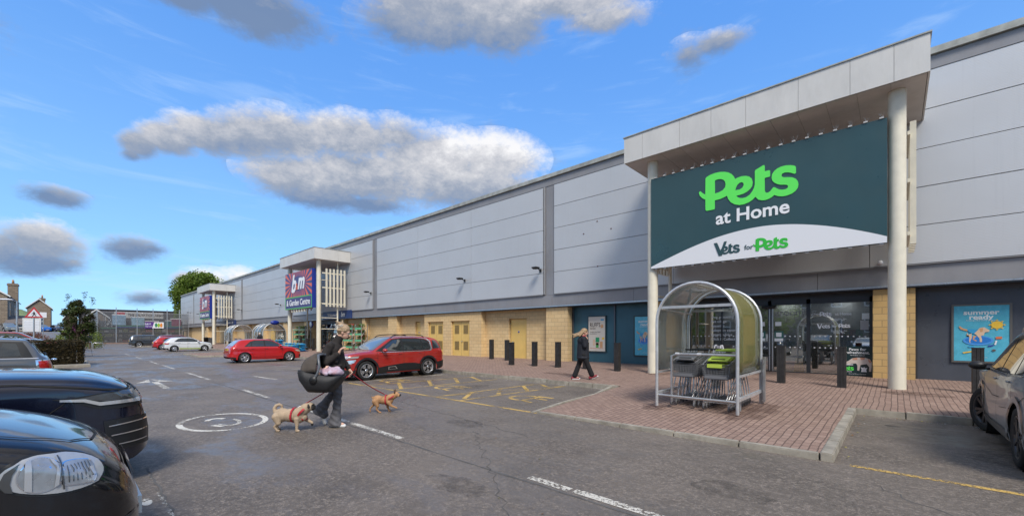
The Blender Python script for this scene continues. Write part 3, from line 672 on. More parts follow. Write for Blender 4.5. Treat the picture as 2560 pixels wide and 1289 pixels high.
# ---------------------------------------------------------------- wall flood lights
fl0 = None
for i, (x, z) in enumerate(((-14.55,5.26),(-21.0,5.26),(-33.35,5.26),(-55.3,5.3),(-71.6,5.3),(-99,5.6),(-108,6.2),(-113,5.8))):
    lab = ['dark floodlight on the cladding beside the channel nearest the big green canopy sign','dark floodlight alone on the panels above the yellow double doors','dark floodlight beside the channel right of the near red rayed sign','dark floodlight on the panels between the two red rayed signs','small dark floodlight beside the channel right of the far red rayed sign','floodlight on the far end of the wall left of the far canopy','upper of the small lamps at the far left end of the wall','lower of the small lamps at the far left end of the wall'][i]
    if fl0 is None:
        fl0 = thing('wall_light', lab, 'wall light', (x, YC-.06, z), group='floodlights along the cladding')
        mb = MB(); mb.box(-.06,.06,-.05,0,-.09,.09); mb.tube([(0,-.04,0),(0,-.32,.1)],.022,8); mb.build('bracket', m_black, fl0)
        mb = MB(); mb.box(-.16,.16,-.62,-.26,.09,.15); mb.prism([(-.62,.09),(-.26,.09),(-.26,.05),(-.5,.03)],-.15,.15,'x'); mb.build('lamp_head', m_black, fl0, bevel=.01)
    else: dup(fl0, (x, YC-.06, z), 0, lab)
mb = MB(); mb.tube([(0,0,0),(0,-.1,0)],.06,14); ellip(mb,(0,-.13,0),(.07,.07,.07)); tag(mb.build('security_camera', m_white, loc=(-.33,YC-.06,4.02)), 'white dome camera on the fascia beside the right canopy column', 'camera')

# ================================================================ CANOPIES
def canopy(o, label):
    t = thing('entrance_canopy', label, 'canopy', (o, 0, 0), group='canopies over the store entrances')
    mb = MB()
    xs = [-7.75,-7.0,-5.6,-4.55,-3.5,-2.1,-.9,-.0,.68] if o == 0 else [-7.75,-5,-2.2,.68]
    for a, b in zip(xs[:-1], xs[1:]): mb.box(a+.004, b-.004, 14.86, 14.9, 8.34, 9.31)
    ys = [14.9, 15.6, 17.0, YC-.07] if o else [14.9, 16.4, YC-.07]
    for a, b in zip(ys[:-1], ys[1:]): mb.box(.64, .68, a+.004, b-.004, 8.34, 9.31); mb.box(-7.75, -7.71, a+.004, b-.004, 8.34, 9.31)
    mb.build('fascia_panel', m_canopy, t)
    mb = MB(); mb.box(-7.7,.63,14.905,YC-.08,8.36,9.29); mb.box(-7.78,.71,14.83,YC-.07,9.313,9.35); mb.build('roof_deck', m_coping, t)
    mb = MB(); n = 12
    for k in range(n): a = -7.7+8.33*k/n; mb.box(a+.004, a+8.33/n-.004, 14.92, YC-.08, 8.335, 8.355)
    mb.build('soffit', m_soffit, t)
    for x in (-6.87, .06):
        mb = MB(); mb.tube([(x,15.5,.05),(x,15.5,8.33)], .19, 28); mb.build('column', m_cream, t)
        mb = MB(); mb.tube([(x,17.2,.05),(x,17.2,8.33)], .07, 14)
        for z in (2.2,3.2,4.5,6.6): mb.tube([(x,15.5,z),(x,17.2,z)],.035,8)
        mb.build('rear_post', m_cream, t)
        g_ = MB(); sgn = 1 if x > 0 else -1
        for k in range(6): y = 15.98+.33*k; g_.box(x+.33*sgn-.065, x+.33*sgn+.065, y, y+.13, 4.2, 7.6)
        for z in (4.45, 5.9, 7.2): g_.box(x+.24*sgn-.03, x+.24*sgn+.03, 15.7, 17.85, z-.05, z+.05)
        g_.build('louvre_screen', m_cream, t)
    return t
canopy(0, 'large beige canopy over the entrance with the dark green sign')
canopy(-PO, 'beige canopy over the nearer red rayed sign')
canopy(-2*PO, 'farthest beige canopy, over the smaller looking red rayed sign')

# ---------------------------------------------------------------- big dark green sign
PETS = [[(222,430),(250,395),(330,345),(450,300),(560,278),(660,275),(750,290),(820,325),(870,375),(903,440),(960,410),(1050,378),(1150,368),(1230,385),(1285,430),(1308,510),(1295,600),(1250,670),(1180,730),(1090,780),(1000,808),(933,822),(960,855),(1010,877),(1080,878),(1160,855),(1240,800),(1300,720),(1340,640),(1357,560),(1357,400),(1357,260),(1375,230),(1550,125),(1575,122),(1583,145),(1583,262),(1690,238),(1708,250),(1708,370),(1700,385),(1585,415),(1585,690),(1595,735),(1625,755),(1665,750),(1710,720),(1745,675),(1780,632),(1815,628),(1860,655),(1920,680),(1990,685),(2060,675),(2110,645),(2122,605),(2105,578),(2060,570),(1950,572),(1870,555),(1800,520),(1755,470),(1742,410),(1755,330),(1800,260),(1870,200),(1960,155),(2060,130),(2170,122),(2260,132),(2292,148),(2303,180),(2303,290),(2290,315),(2265,320),(2200,300),(2120,286),(2040,292),(1985,320),(1968,355),(1980,385),(2020,400),(2120,398),(2220,402),(2300,435),(2345,490),(2360,560),(2345,640),(2290,715),(2210,775),(2110,815),(2000,838),(1900,835),(1803,808),(1750,855),(1680,895),(1600,922),(1520,930),(1440,915),(1370,850),(1300,920),(1220,975),(1110,1020),(1000,1037),(890,1022),(800,970),(745,900),(717,822),(650,860),(560,900),(437,930),(437,1110),(425,1138),(250,1172),(222,1150),(220,915),(150,880),(95,830),(72,770),(80,735),(105,722),(125,740),(160,770),(218,795)],
 [(437,775),(437,490),(445,470),(500,448),(570,440),(630,455),(670,495),(685,560),(672,630),(620,695),(530,745)],
 [(905,700),(920,640),(955,575),(1010,525),(1060,513),(1095,535),(1100,580),(1070,640),(1010,680)]]
_c, _s = cos(radians(42.67)), sin(radians(42.67))
def sign_uv(px, py):     # straighten the slanted tracing of the letters into flat sign metres
    r = (px-1280)/1036; zf = 15.25/(r*_s+_c)
    return (r*zf*_c-zf*_s, 1.68-(py-836)*zf/1036)
PW_ = [[sign_uv(1740+x/9.207, 400+y/9.207) for x, y in lp] for lp in PETS]
cx0 = sum(p[0] for p in PW_[0])/len(PW_[0]); cz0 = sum(p[1] for p in PW_[0])/len(PW_[0])
PETS_N = [[(x-cx0, z-cz0) for x, z in lp] for lp in PW_]
i0 = PETS[0].index((903,440)); i1 = PETS[0].index((717,822))
ETS_N = [PETS_N[0][i0:i1+1]+[( (PETS_N[0][i0][0]+PETS_N[0][i1][0])/2-.12, (PETS_N[0][i0][1]+PETS_N[0][i1][1])/2-.03)], PETS_N[2]]
YS = 15.25
sg = thing('store_sign', 'huge dark green sign with lime letters hanging between the cream columns', 'sign', (0,0,0))
mb = MB(); mb.box(-6.83,-.135,YS,YS+.14,4.19,7.6); mb.build('sign_board', m_darkgreen, sg)
arc = [(-6.83,4.195)]+[(-6.83+6.695*k/30, 4.62+.0+1.0*(1-((k/30-.56)/.56)**2) - (.42 if k == 0 else 0)*0) for k in range(31)]+[(-.135,4.195)]
arc = [(x, max(z, 4.2) if i else 4.195) for i, (x, z) in enumerate(arc)]
arc = [(-6.825,4.195),(-.14,4.195)]+[(-6.825+6.685*u, (4.26+.9*sin(pi/2*min(1,u/.55)) if u < .55 else 5.16-.80*((u-.55)/.45)**1.8)) for u in [1-k/36 for k in range(37)]]
shape([arc], (0,YS-.004,0), m_white, sg, depth=.003, name='white_arc')
shape(PETS_N, (cx0,YS-.012,cz0), m_lime, sg, depth=.008)
text('at Home', .60, (-3.44,YS-.012,5.64), m_white_text, sg, bold=.022)
shape(PETS_N, (-2.79,YS-.014,4.55), m_green2, sg, depth=.004, scale=.33)
shape(ETS_N, (-4.10,YS-.014,4.56), m_darkgreen, sg, depth=.004, scale=.295)
shape([[(-.42,.26),(-.30,.26),(-.17,-.08),(-.05,.27),(.05,.27),(-.13,-.26),(-.24,-.26)]], (-4.20,YS-.016,4.60), m_darkgreen, sg, depth=.004, scale=.88)
text('for', .215, (-3.50,YS-.014,4.54), m_darkgreen, sg, bold=.012)
lampm = m_white
for k in range(20):
    for z in (7.6, 4.145):
        x = -6.65+6.4*k/19
        mb = MB(); mb.box(x-.045, x+.045, YS-.03 if z > 5 else YS+.03, YS+.16, z, z+.04)
        if z > 5:
            for q in range(7): mb.tube([(x+.02,YS+.08,z+.04),(x+.02+random.uniform(-.11,.11),YS+.08+random.uniform(-.05,.05),z+.17+random.uniform(0,.05))],.0022,3)
        mb.build('sign_clip', m_canopy, sg)
# ---------------------------------------------------------------- red rayed signs
m_ray_red = mat('ray_orange', (.72,.13,.06), .4); m_ray_navy = mat('ray_navy', (.055,.045,.17), .4); m_navy = mat('sign_blue', (.01,.03,.26), .35); m_edge_green = mat('edge_green', (.10,.45,.09), .4)
def bm_sign(o, label):
    t = thing('store_sign', label, 'sign', (o, 0, 0))
    x0, x1, y, z0, z1, zm = -6.65, -.2, 15.02, 4.12, 7.6, 5.28
    mb = MB(); mb.box(x0,x1,y,y+.34,z0,z1); mb.build('sign_board', m_navy, t)
    mb = MB(); mb.box(x0+.0,x1-.0,y-.01,y-.002,zm,z1); mb.build('ray_panel', m_ray_navy, t)
    mb = MB(); cx, cz = (x0+x1)/2, zm+(z1-zm)*.52; N = 34
    def hit(a):
        dx, dz = cos(a), sin(a)
        tx = ((x1 if dx > 0 else x0)-cx)/dx if abs(dx) > 1e-6 else 9e9; tz = ((z1 if dz > 0 else zm)-cz)/dz if abs(dz) > 1e-6 else 9e9
        k = min(tx, tz); return (cx+dx*k, cz+dz*k)
    for k in range(N):
        a = 2*pi*(k+.1)/N; b = a+pi/N*1.05
        p, q = hit(a), hit(b)
        in_ = lambda g: (cx+1.75*cos(g), cz+.62*sin(g)*1.1)
        ia, ib = in_((a+b)/2-.02), in_((a+b)/2+.02)
        mb.add([(ia[0],y-.014,ia[1]),(p[0],y-.014,p[1]),(q[0],y-.014,q[1]),(ib[0],y-.014,ib[1])],[(0,1,2,3)])
    mb.build('rays', m_ray_red, t)
    mb = MB(); mb.box(x0,x1,y-.012,y-.002,z0,zm-.001); mb.build('name_panel', m_ray_navy, t)
    mb = MB(); mb.box(x0,x1,y-.02,y-.0125,z0,z0+.09); mb.box(x0,x1,y-.02,y-.0125,zm-.1,zm); mb.box(x0,x0+.1,y-.02,y-.0125,z0+.09,zm-.1); mb.box(x1-.1,x1,y-.02,y-.0125,z0+.09,zm-.1); mb.build('green_border', m_edge_green, t)
    text('b', 2.25, (cx-1.05,y-.03,cz-.05), m_white_text, t, bold=.035, shear=.28)
    text('m', 2.0, (cx+.75,y-.03,cz+.12), m_white_text, t, bold=.04, shear=.28)
    text('&', .85, (cx-.22,y-.045,cz-.3), m_ray_red, t, bold=.03)
    text('& Garden Centre', .78, (cx,y-.03,z0+.58), m_white_text, t, bold=.02, sx=1.02)
    mb = MB()
    for k in range(6): mb.box(x0+1.4+.62*k, x0+1.55+.62*k, y+.05, y+.2, z0-.28, z0)
    mb.build('support', m_cream, t)
    return t
bm_sign(-PO, 'nearer red and navy rayed sign with white letters between cream columns')
bm_sign(-2*PO, 'farther red and navy rayed sign with white letters, left of the nearer one')
for o, full, lab in ((-PO, 1, 'navy welcome board on the fascia above the middle store entrance'), (-2*PO, 0, 'small navy board on the fascia above the far store entrance')):
    t = thing('welcome_sign', lab, 'sign', (o, 0, 0))
    mb = MB(); mb.box(-5.2,.9,YC-.12,YC-.02,3.22,3.98); mb.build('board', mat('welcome_blue',(.02,.045,.17),.4,var=.2,dirt=.4), t)
    text('Welcome to', .46, (-2.9,YC-.14,3.6), m_white_text, t, bold=.01); text('bm', .62, (-.75,YC-.14,3.6), m_white_text, t, bold=.03, shear=.3)
# ================================================================ POSTERS AND BOARDS
def bx_thing(name, label, cat, loc, rz=0, group=None): return thing(name, label, cat, loc, rz, group)
m_pool = mat('poster_blue', (.10,.46,.62), .25, var=.12, vs=4, coat=.3); m_pool2 = mat('pool_blue', (.03,.2,.6), .3); m_pool3 = mat('pool_rim', (.08,.32,.75), .3)
m_dog = mat('print_tan', (.62,.34,.17), .4); m_dog2 = mat('print_cream', (.72,.52,.36), .4); m_vest = mat('print_vest', (.04,.33,.62), .4); m_org = mat('print_orange', (.7,.18,.07), .4); m_yel = mat('print_yellow', (.85,.55,.06), .4)
m_prgreen = mat('print_green', (.02,.30,.12), .4); m_cream_paper = mat('poster_cream', (.66,.61,.53), .4, var=.04); m_dktext = mat('dark_text', (.07,.045,.035), .5); m_ptext = mat('pale_print', (.75,.83,.85), .4)
m_posterframe = mat('poster_frame', (.14,.135,.125), .45, .3); m_bluetag = mat('print_blue', (.02,.35,.6), .4)
def pl(parent, pts, w, h, m, d=.006, nm='print', k=0):      # polygon in poster fractions
    return shape([[((x-.5)*w, (y-.5)*h) for x, y in pts]], (0, -d, 0), m, parent, depth=.0008, name=nm)
def ell(cx, cy, rx, ry, n=24): return [(cx+rx*cos(2*pi*k/n), cy+ry*sin(2*pi*k/n)) for k in range(n)]
def summer_poster(x, z, w, h, label, sun=True, fm=None):
    t = thing('poster', label, 'poster', (x, YB+.05, z))
    mb = MB(); f = .055
    mb.box(-w/2-f,w/2+f,0,.05,h/2,h/2+f); mb.box(-w/2-f,w/2+f,0,.05,-h/2-f,-h/2); mb.box(-w/2-f,-w/2,0,.05,-h/2,h/2); mb.box(w/2,w/2+f,0,.05,-h/2,h/2); mb.build('frame', fm or m_posterframe, t, bevel=.004)
    mb = MB(); mb.box(-w/2,w/2,.012,.03,-h/2,h/2); mb.build('sheet', m_pool, t)
    D = -.012+.006
    text('summer', .155*w*1.12, (0,.008,h*.375), m_ptext, t, bold=.03, depth=.001, sx=1.12); text('ready', .155*w*1.12, (0,.008,h*.29), m_ptext, t, bold=.03, depth=.001, sx=1.12)
    text('Amazing value every summer', .042*w*1.1, (0,.008,h*.235), m_ptext, t, depth=.001)
    P = lambda pts, m, d: pl(t, pts, w, h, m, d)
    P(ell(.45,.37,.28,.085), m_pool3, .000); P(ell(.45,.38,.235,.062), m_pool2, -.002+.004)
    P([(.24,.46),(.33,.50),(.335,.42),(.30,.345),(.32,.335),(.30,.33),(.285,.35),(.29,.43),(.25,.52)], m_dog2, .004)
    P([(.36,.46),(.42,.45),(.37,.40),(.43,.37),(.41,.355),(.35,.39)], m_dog, .0045)
    P([(.09,.625),(.11,.635),(.18,.59),(.26,.57),(.25,.54),(.17,.56),(.12,.58)], m_dog, .005)
    P([(.25,.57),(.33,.575),(.42,.565),(.46,.53),(.52,.46),(.40,.49),(.33,.50),(.27,.535)], m_vest, .0055)
    P([(.43,.545),(.48,.60),(.56,.61),(.655,.555),(.645,.53),(.57,.52),(.55,.47),(.50,.455),(.52,.39),(.52,.345),(.48,.345),(.475,.41),(.42,.47),(.38,.50)], m_dog2, .006)
    P([(.47,.585),(.49,.52),(.53,.53),(.54,.60)], m_dog, .0065)
    P([(.76,.44),(.87,.445),(.875,.405),(.765,.40)], m_org, .004); P([(.62,.285),(.73,.30),(.72,.275),(.63,.26)], mat('print_navy',(.03,.06,.35),.4), .004); P([(.735,.30),(.76,.375),(.79,.37),(.765,.295)], m_white, .005)
    P([(.16,.155),(.34,.185),(.35,.165),(.18,.135)], m_yel, .004); P([(.26,.27),(.36,.27),(.39,.245),(.28,.245)], m_vest, .004); P(ell(.73,.2,.035,.02,12), m_posterframe, .004)
    if sun:
        P(ell(.785,.65,.105,.066), m_yel, .005)
        for k in range(8):
            a = 2*pi*k/8; c_, s_ = cos(a), sin(a); c1, s1 = cos(a+.22), sin(a+.22); c2, s2 = cos(a-.22), sin(a-.22)
            P([(.785+.155*c_,.65+.098*s_),(.785+.118*c1,.65+.076*s1),(.785+.118*c2,.65+.076*s2)], m_yel, .005)
        text('FROM', .045*w*1.1, (.285*w,.005,h*.17), m_dktext, t, bold=.02, depth=.001); text('£1.50', .085*w*1.1, (.285*w,.005,h*.142), m_dktext, t, bold=.03, depth=.001)
    else:
        P(ell(.80,.64,.17,.11), m_prgreen, .007); text('3 for 2', .115*w, (.30*w,.003,h*.14), m_ptext, t, bold=.03, depth=.001); text('choose any', .035*w, (.30*w,.003,h*.185), m_ptext, t, depth=.001)
    text('petsathome.com', .035*w, (0,.008,-h*.43), m_ptext, t, depth=.001)
    return t
summer_poster(1.93, 1.72, 1.12, 1.68, 'grey framed blue summer ready poster with yellow sun price badge', True)
summer_poster(-8.72, 1.62, 1.05, 1.85, 'blue summer ready poster with green offer badge on the teal panel', False, mat('dark_green_frame',(.03,.05,.05),.4))
t = thing('poster', "cream recipes poster with bold dark letters behind the walking woman", 'poster', (-11.35, YB+.05, 1.72)); w_, h_ = .98, 1.78
mb = MB(); mb.box(-w_/2-.05,w_/2+.05,0,.05,-h_/2-.05,h_/2+.05); mb.build('frame', mat('dark_green_frame2',(.03,.05,.05),.4), t)
mb = MB(); mb.box(-w_/2,w_/2,-.004,-.001,-h_/2,h_/2); mb.build('sheet', m_cream_paper, t)
text("RUFF'S", .30, (-.09,-.008,.46), m_dktext, t, bold=.012, sx=.72, depth=.001); text('RECIPES', .12, (-.23,-.008,.27), m_dktext, t, sx=.8, depth=.001)
text("So good, they'll think", .072, (-.08,-.008,.10), m_dktext, t, depth=.001); text("you cooked it.", .072, (-.2,-.008,.01), m_dktext, t, depth=.001)
pl(t, [(.74,.93),(.93,.93),(.93,.89),(.74,.89)], w_, h_, m_bluetag, .008); pl(t, [(.74,.75),(.8,.77),(.82,.80),(.84,.77),(.9,.76),(.9,.68),(.74,.67)], w_, h_, m_dog, .008)
for (x0,x1,y0,y1,m_) in ((.28,.4,.16,.34,m_dog2),(.44,.66,.26,.40,m_prgreen),(.46,.62,.1,.24,mat('print_leaf',(.08,.35,.08),.4)),(.7,.86,.1,.28,m_dog),(.82,.95,.34,.4,m_yel),(.44,.66,.18,.25,m_dog2)): pl(t, [(x0,y0),(x1,y0),(x1,y1),(x0,y1)], w_, h_, m_, .008)
pl(t, [(.1,.085),(.9,.085),(.9,.075),(.1,.075)], w_, h_, m_org, .008)
# refreshment board by the pillar
t = thing('hydration_board', 'dark green board about paws and refreshment leaning beside the block pillar', 'board', (-.93, YB-.12, .25)); w_, h_ = .82, 1.02
mb = MB(); mb.box(-w_/2,w_/2,0,.03,0,h_); mb.build('panel', mat('board_green',(.012,.035,.038),.3,coat=.3), t)
text('Paws for', .125, (.0,-.006,.92), m_white_text, t, bold=.02, depth=.001, sx=1.05); text('refreshment.', .125, (.0,-.006,.81), m_white_text, t, bold=.02, depth=.001, sx=1.0); text('Hydration station', .055, (0,-.006,.72), m_white_text, t, depth=.001)
def pb(pts, m_, d=.006): return shape([[((x-.5)*w_, y*h_) for x, y in pts]], (0,-d,0), m_, t, depth=.0008, name='print')
pb([(.09,.40),(.13,.47),(.22,.52),(.33,.60),(.5,.63),(.75,.63),(.9,.58),(.96,.48),(.95,.3),(.93,.17),(.87,.17),(.88,.32),(.80,.42),(.68,.40),(.6,.38),(.56,.19),(.50,.19),(.50,.36),(.46,.43),(.3,.42),(.2,.38)], mat('print_pale_fur',(.68,.58,.52),.5))
pb([(.33,.595),(.5,.625),(.5,.55),(.36,.54)], mat('print_patch',(.6,.3,.2),.5), .008); pb([(.58,.63),(.75,.63),(.72,.56),(.62,.55)], mat('print_patch2',(.6,.3,.2),.5), .008); pb([(.85,.6),(.95,.5),(.9,.45),(.84,.53)], mat('print_patch3',(.6,.3,.2),.5), .008)
pb([(.62,.15),(.64,.24),(.6,.31),(.68,.29),(.72,.32),(.76,.28),(.82,.3),(.78,.23),(.8,.15)], m_white, .007); pb([(.08,.39),(.36,.40),(.36,.37),(.08,.36)], m_white, .009)
shape(PETS_N, (-.24,-.008,.255), m_lime, t, depth=.001, scale=.125); text('at Home', .05, (-.24,-.008,.15), m_white_text, t, bold=.02, depth=.001)
text('Pop in and fill up on fresh water', .036, (0,-.008,.075), m_white_text, t, depth=.001)
# glass graphics
gt = thing('window_graphics', 'white vinyl shop names and opening hours on the right hand pane', 'sticker', (-1.45, YB+.055, 0))
shape(PETS_N, (-.35,0,2.42), m_white_text, gt, depth=.001, scale=.13); text('at Home', .13, (.12,0,2.42), m_white_text, gt, bold=.02, depth=.001)
text('Mon-Fri 9am - 8pm\nSat 9am - 6pm', .055, (0,0,2.22), m_white_text, gt, depth=.001)
shape(ETS_N, (-.385,0,1.98), m_white_text, gt, depth=.001, scale=.12); shape([[(-.42,.26),(-.30,.26),(-.17,-.08),(-.05,.27),(.05,.27),(-.13,-.26),(-.24,-.26)]], (-.49,0,1.99), m_white_text, gt, depth=.001, scale=.36)
text('for', .10, (-.12,0,1.98), m_white_text, gt, bold=.02, depth=.001); shape(PETS_N, (.18,0,1.99), m_white_text, gt, depth=.001, scale=.12)
text('Mon-Fri 8.30am - 7pm\nSat 9am - 5pm\nSun 10am - 4pm', .05, (0,0,1.78), m_white_text, gt, depth=.001)
gt = thing('window_graphics', 'white vinyl list of services on the glass left of the doors', 'sticker', (-5.2, YB+.055, 0))
for k, s_ in enumerate(('Dog grooming','Pet village','Aquatics','Adoption centre','Expert advice','Click & Collect')): text(s_, .15, (-.55,0,2.42-.185*k), m_white_text, gt, align='LEFT', depth=.001, bold=.008)
mb = MB()
for k in range(6): mb.box(.28+.08*k,.295+.08*k,-.003,0,2.62,2.80)
for k in range(4): mb.box(.25,.72,-.003,0,2.62+.06*k,2.63+.06*k)
mb.build('trolley_symbol', m_white_text, gt)
gt = thing('window_graphics', 'large faint lettering across the glass near the doors', 'sticker', (-2.75, YB+.055, 0)); text('grooming', .34, (0,0,2.52), mat('faint_vinyl',(.25,.25,.24),.5), gt, depth=.001)
nt = [(-3.86,2.02,'white notice sheet on the left door leaf'),(-3.3,2.02,'white notice sheet on the right door leaf')]
for x, z, lab in nt: mb = MB(); mb.box(x-.1,x+.1,YB+.05,YB+.055,z,z+.16); tag(mb.build('notice', m_white), lab, 'notice')
for x, lab in ((-3.88,'green and white square door notice left of the door gap'),(-3.28,'green and white square door notice right of the door gap')):
    t = thing('notice', lab, 'notice', (x, YB+.05, 1.62)); mb = MB(); mb.box(-.15,.15,0,.004,-.2,.2); mb.build('sheet', mat('notice_green',(.03,.12,.1),.4), t); mb = MB(); mb.box(-.09,.09,-.004,-.001,-.02,.14); mb.box(-.14,.14,-.004,-.001,-.19,-.08); mb.build('print', m_white, t)
for x, z, w_, h_, m_, lab in ((-.72,2.22,.2,.2,m_ptext,'small blue and white sticker high on the right pane'),(-.75,1.85,.22,.32,mat('grey_sheet',(.4,.42,.44),.5),'grey sheet of paper taped to the right pane')):
    mb = MB(); mb.box(x-w_/2,x+w_/2,YB+.05,YB+.055,z,z+h_); tag(mb.build('notice', m_), lab, 'notice')
mb = MB(); mb.box(-3.05,-2.8,YB+.3,YB+.31,1.05,1.42); tag(mb.build('notice', mat('leaf_notice',(.3,.42,.3),.5)), 'pale green notice on the low panel behind the doors', 'notice')

# ================================================================ BOLLARDS
def bollard(loc, label, group):
    t = thing('bollard', label, 'bollard', loc, 0, group)
    mb = MB(); s_ = .1
    prof = []
    for sx, sy in ((-1,-1),(1,-1),(1,1),(-1,1)): pass
    # square post with shallow vertical grooves
    pts = []
    def edge(a, b):
        A, B = Vector(a), Vector(b); n = (B-A).normalized(); inn = Vector((-n.y, n.x))*.008
        for u in (.0,.06,.3,.33,.36,.64,.67,.7,.94): 
            p = A.lerp(B, u); pts.append(tuple(p+(inn if u in (.33,.67) else Vector((0,0)))))
    edge((-s_,-s_),(s_,-s_)); edge((s_,-s_),(s_,s_)); edge((s_,s_),(-s_,s_)); edge((-s_,s_),(-s_,-s_))
    mb.prism(pts, -.15, 1.13); mb.build('post', m_bollard, t)
    mb = MB(); mb.box(-s_-.006,s_+.006,-s_-.006,s_+.006,1.125,1.155); mb.build('cap', m_bollard, t, bevel=.006)
    return t
B0 = bollard((-13.9, 15.05, .15), 'black square bollard nearest the yellow single door', 'bollards along the pavement')
for x, y, lab in ((-12.55,15.2,'black bollard in front of the block pier'),(-11.25,15.3,'black bollard left of the walking woman in the black coat'),(-9.84,15.4,'black bollard partly hidden by the walking woman in the black coat'),(-8.3,15.35,'black bollard between the woman in the black coat and the left cream column'),
    (-5.5,15.2,'bollard seen through the left side of the trolley shelter'),(-4.1,15.15,'bollard seen through the middle of the trolley shelter'),(-2.57,15.1,'black bollard just right of the trolley shelter in front of the doors'),(-1.09,15.0,'black bollard beside the refreshment board'),(1.55,15.6,'black bollard in front of the large blue poster at the right'),(-17.6,17.3,'black bollard farthest left beside the plant room doors'),(-16.05,17.0,'black bollard right against the yellow single door, mostly hidden by another')):
    dup(B0, (x, y, pav_z(y)), 0, lab)
for x, lab in ((-42.9,'leftmost of the four bollards by the far plant racks'),(-41.4,'second of the four bollards by the far plant racks'),(-39.9,'third of the four bollards by the far plant racks'),(-38.9,'bollard just left of the far right cream column')): dup(B0, (x, 15.9, .17), 0, lab)

# ================================================================ TROLLEY SHELTER
def barrel(w, zs, r, n=20, z0=.77, a0=0, a1=180):
    pts = []
    if a0 <= 0: pts += [(r, z0+(zs-z0)*k/4) for k in range(4)]
    for k in range(n+1):
        a = radians(a0+(a1-a0)*k/n); pts.append((r*cos(a), zs+r*sin(a)))
    if a1 >= 180: pts += [(-r, zs-(zs-z0)*k/4) for k in range(1,5)]
    return pts
def shelter(loc, rz, w, top, dep, label, group, panels=1, glass2=None, z0=.77):
    t = thing('trolley_shelter', label, 'trolley shelter', loc, rz, group); r = w/2; zs = top-r
    for i in range(panels+1):
        y = dep*i/panels
        mb = MB(); path = [(r,y,0)]+[(r,y,zs*k/4) for k in range(1,4)]+[(r*cos(radians(a)),y,zs+r*sin(radians(a))) for a in range(0,181,9)]+[(-r,y,zs*k/4) for k in (3,2,1,0)]
        mb.tube(path, .033, 8); mb.build('hoop', m_shel, t)
    for sgn, a0, a1, m_ in ((1,0,62,glass2 or m_glass_clear),(-1,62,180,m_glass_clear)):
        pts = barrel(w, zs, r-.012, 18, z0, a0, a1)
        mb = MB(); ny_ = 4
        mb.v = [(a, .03+(dep-.06)*k/ny_, b) for a, b in pts for k in range(ny_+1)]
        for i_ in range(len(pts)-1):
            for k in range(ny_): mb.f.append([i_*(ny_+1)+k, (i_+1)*(ny_+1)+k, (i_+1)*(ny_+1)+k+1, i_*(ny_+1)+k+1]); mb.mi.append(0); mb.sm.append(True)
        ob = mb.build('canopy_sheet', m_, t); md = ob.modifiers.new('t','SOLIDIFY'); md.thickness = .005
    for y in (0, dep):
        mb = MB(); mb.box(-r*.93,r*.93,y-.015,y+.015,zs+r*.36,zs+r*.36+.055); mb.build('crossbar', m_shel, t)
    for x in (-r, r):
        mb = MB(); mb.box(x-.02,x+.02,0,dep,z0-.06,z0-.02); mb.box(x-.03,x+.03,0,dep,.25,.31); mb.build('side_rail', m_shel, t)
    mb = MB(); mb.tube([(-.02,0,top-.02),(-.02,dep,top-.02)],.018,6); mb.tube([(-r*.9,0,zs+r*.36),(-r*.9,dep,zs+r*.3)],.018,6); mb.build('purlin', m_shel, t)
    return t
m_shel = mat('shelter_frame', (.62,.63,.65), .35, .5, var=.12, vs=6, dirt=.3)
ts = shelter((-3.02, 8.83, .13), 0, 1.60, 2.62, 1.9, 'arched clear shelter over two rows of trolleys on the brick build-out', 'trolley shelters', 1, m_glass_mossy)
mb = MB(); mb.tube([(-.78,.02,.24),(.78,.0,.24)],.028,10); mb.tube([(-.52,.12,.1),(-.52,.12,1.1),(-.4,.12,1.14),(.78,.12,1.14)],.026,10); mb.tube([(.72,.5,.0),(.72,.5,.75)],.026,8)
for x in (-.4,.05): mb.tube([(x-.04,.12,1.14),(x+.04,.12,1.14)],.034,8,1)
mb.build('guard_rail', [m_metal, m_shel], ts)
mb = MB(); mb.box(.86,.90,1.80,1.9,.05,1.05); mb.box(.8,.86,1.86,1.96,.0,.9); mb.build('end_plate', m_metal, ts)
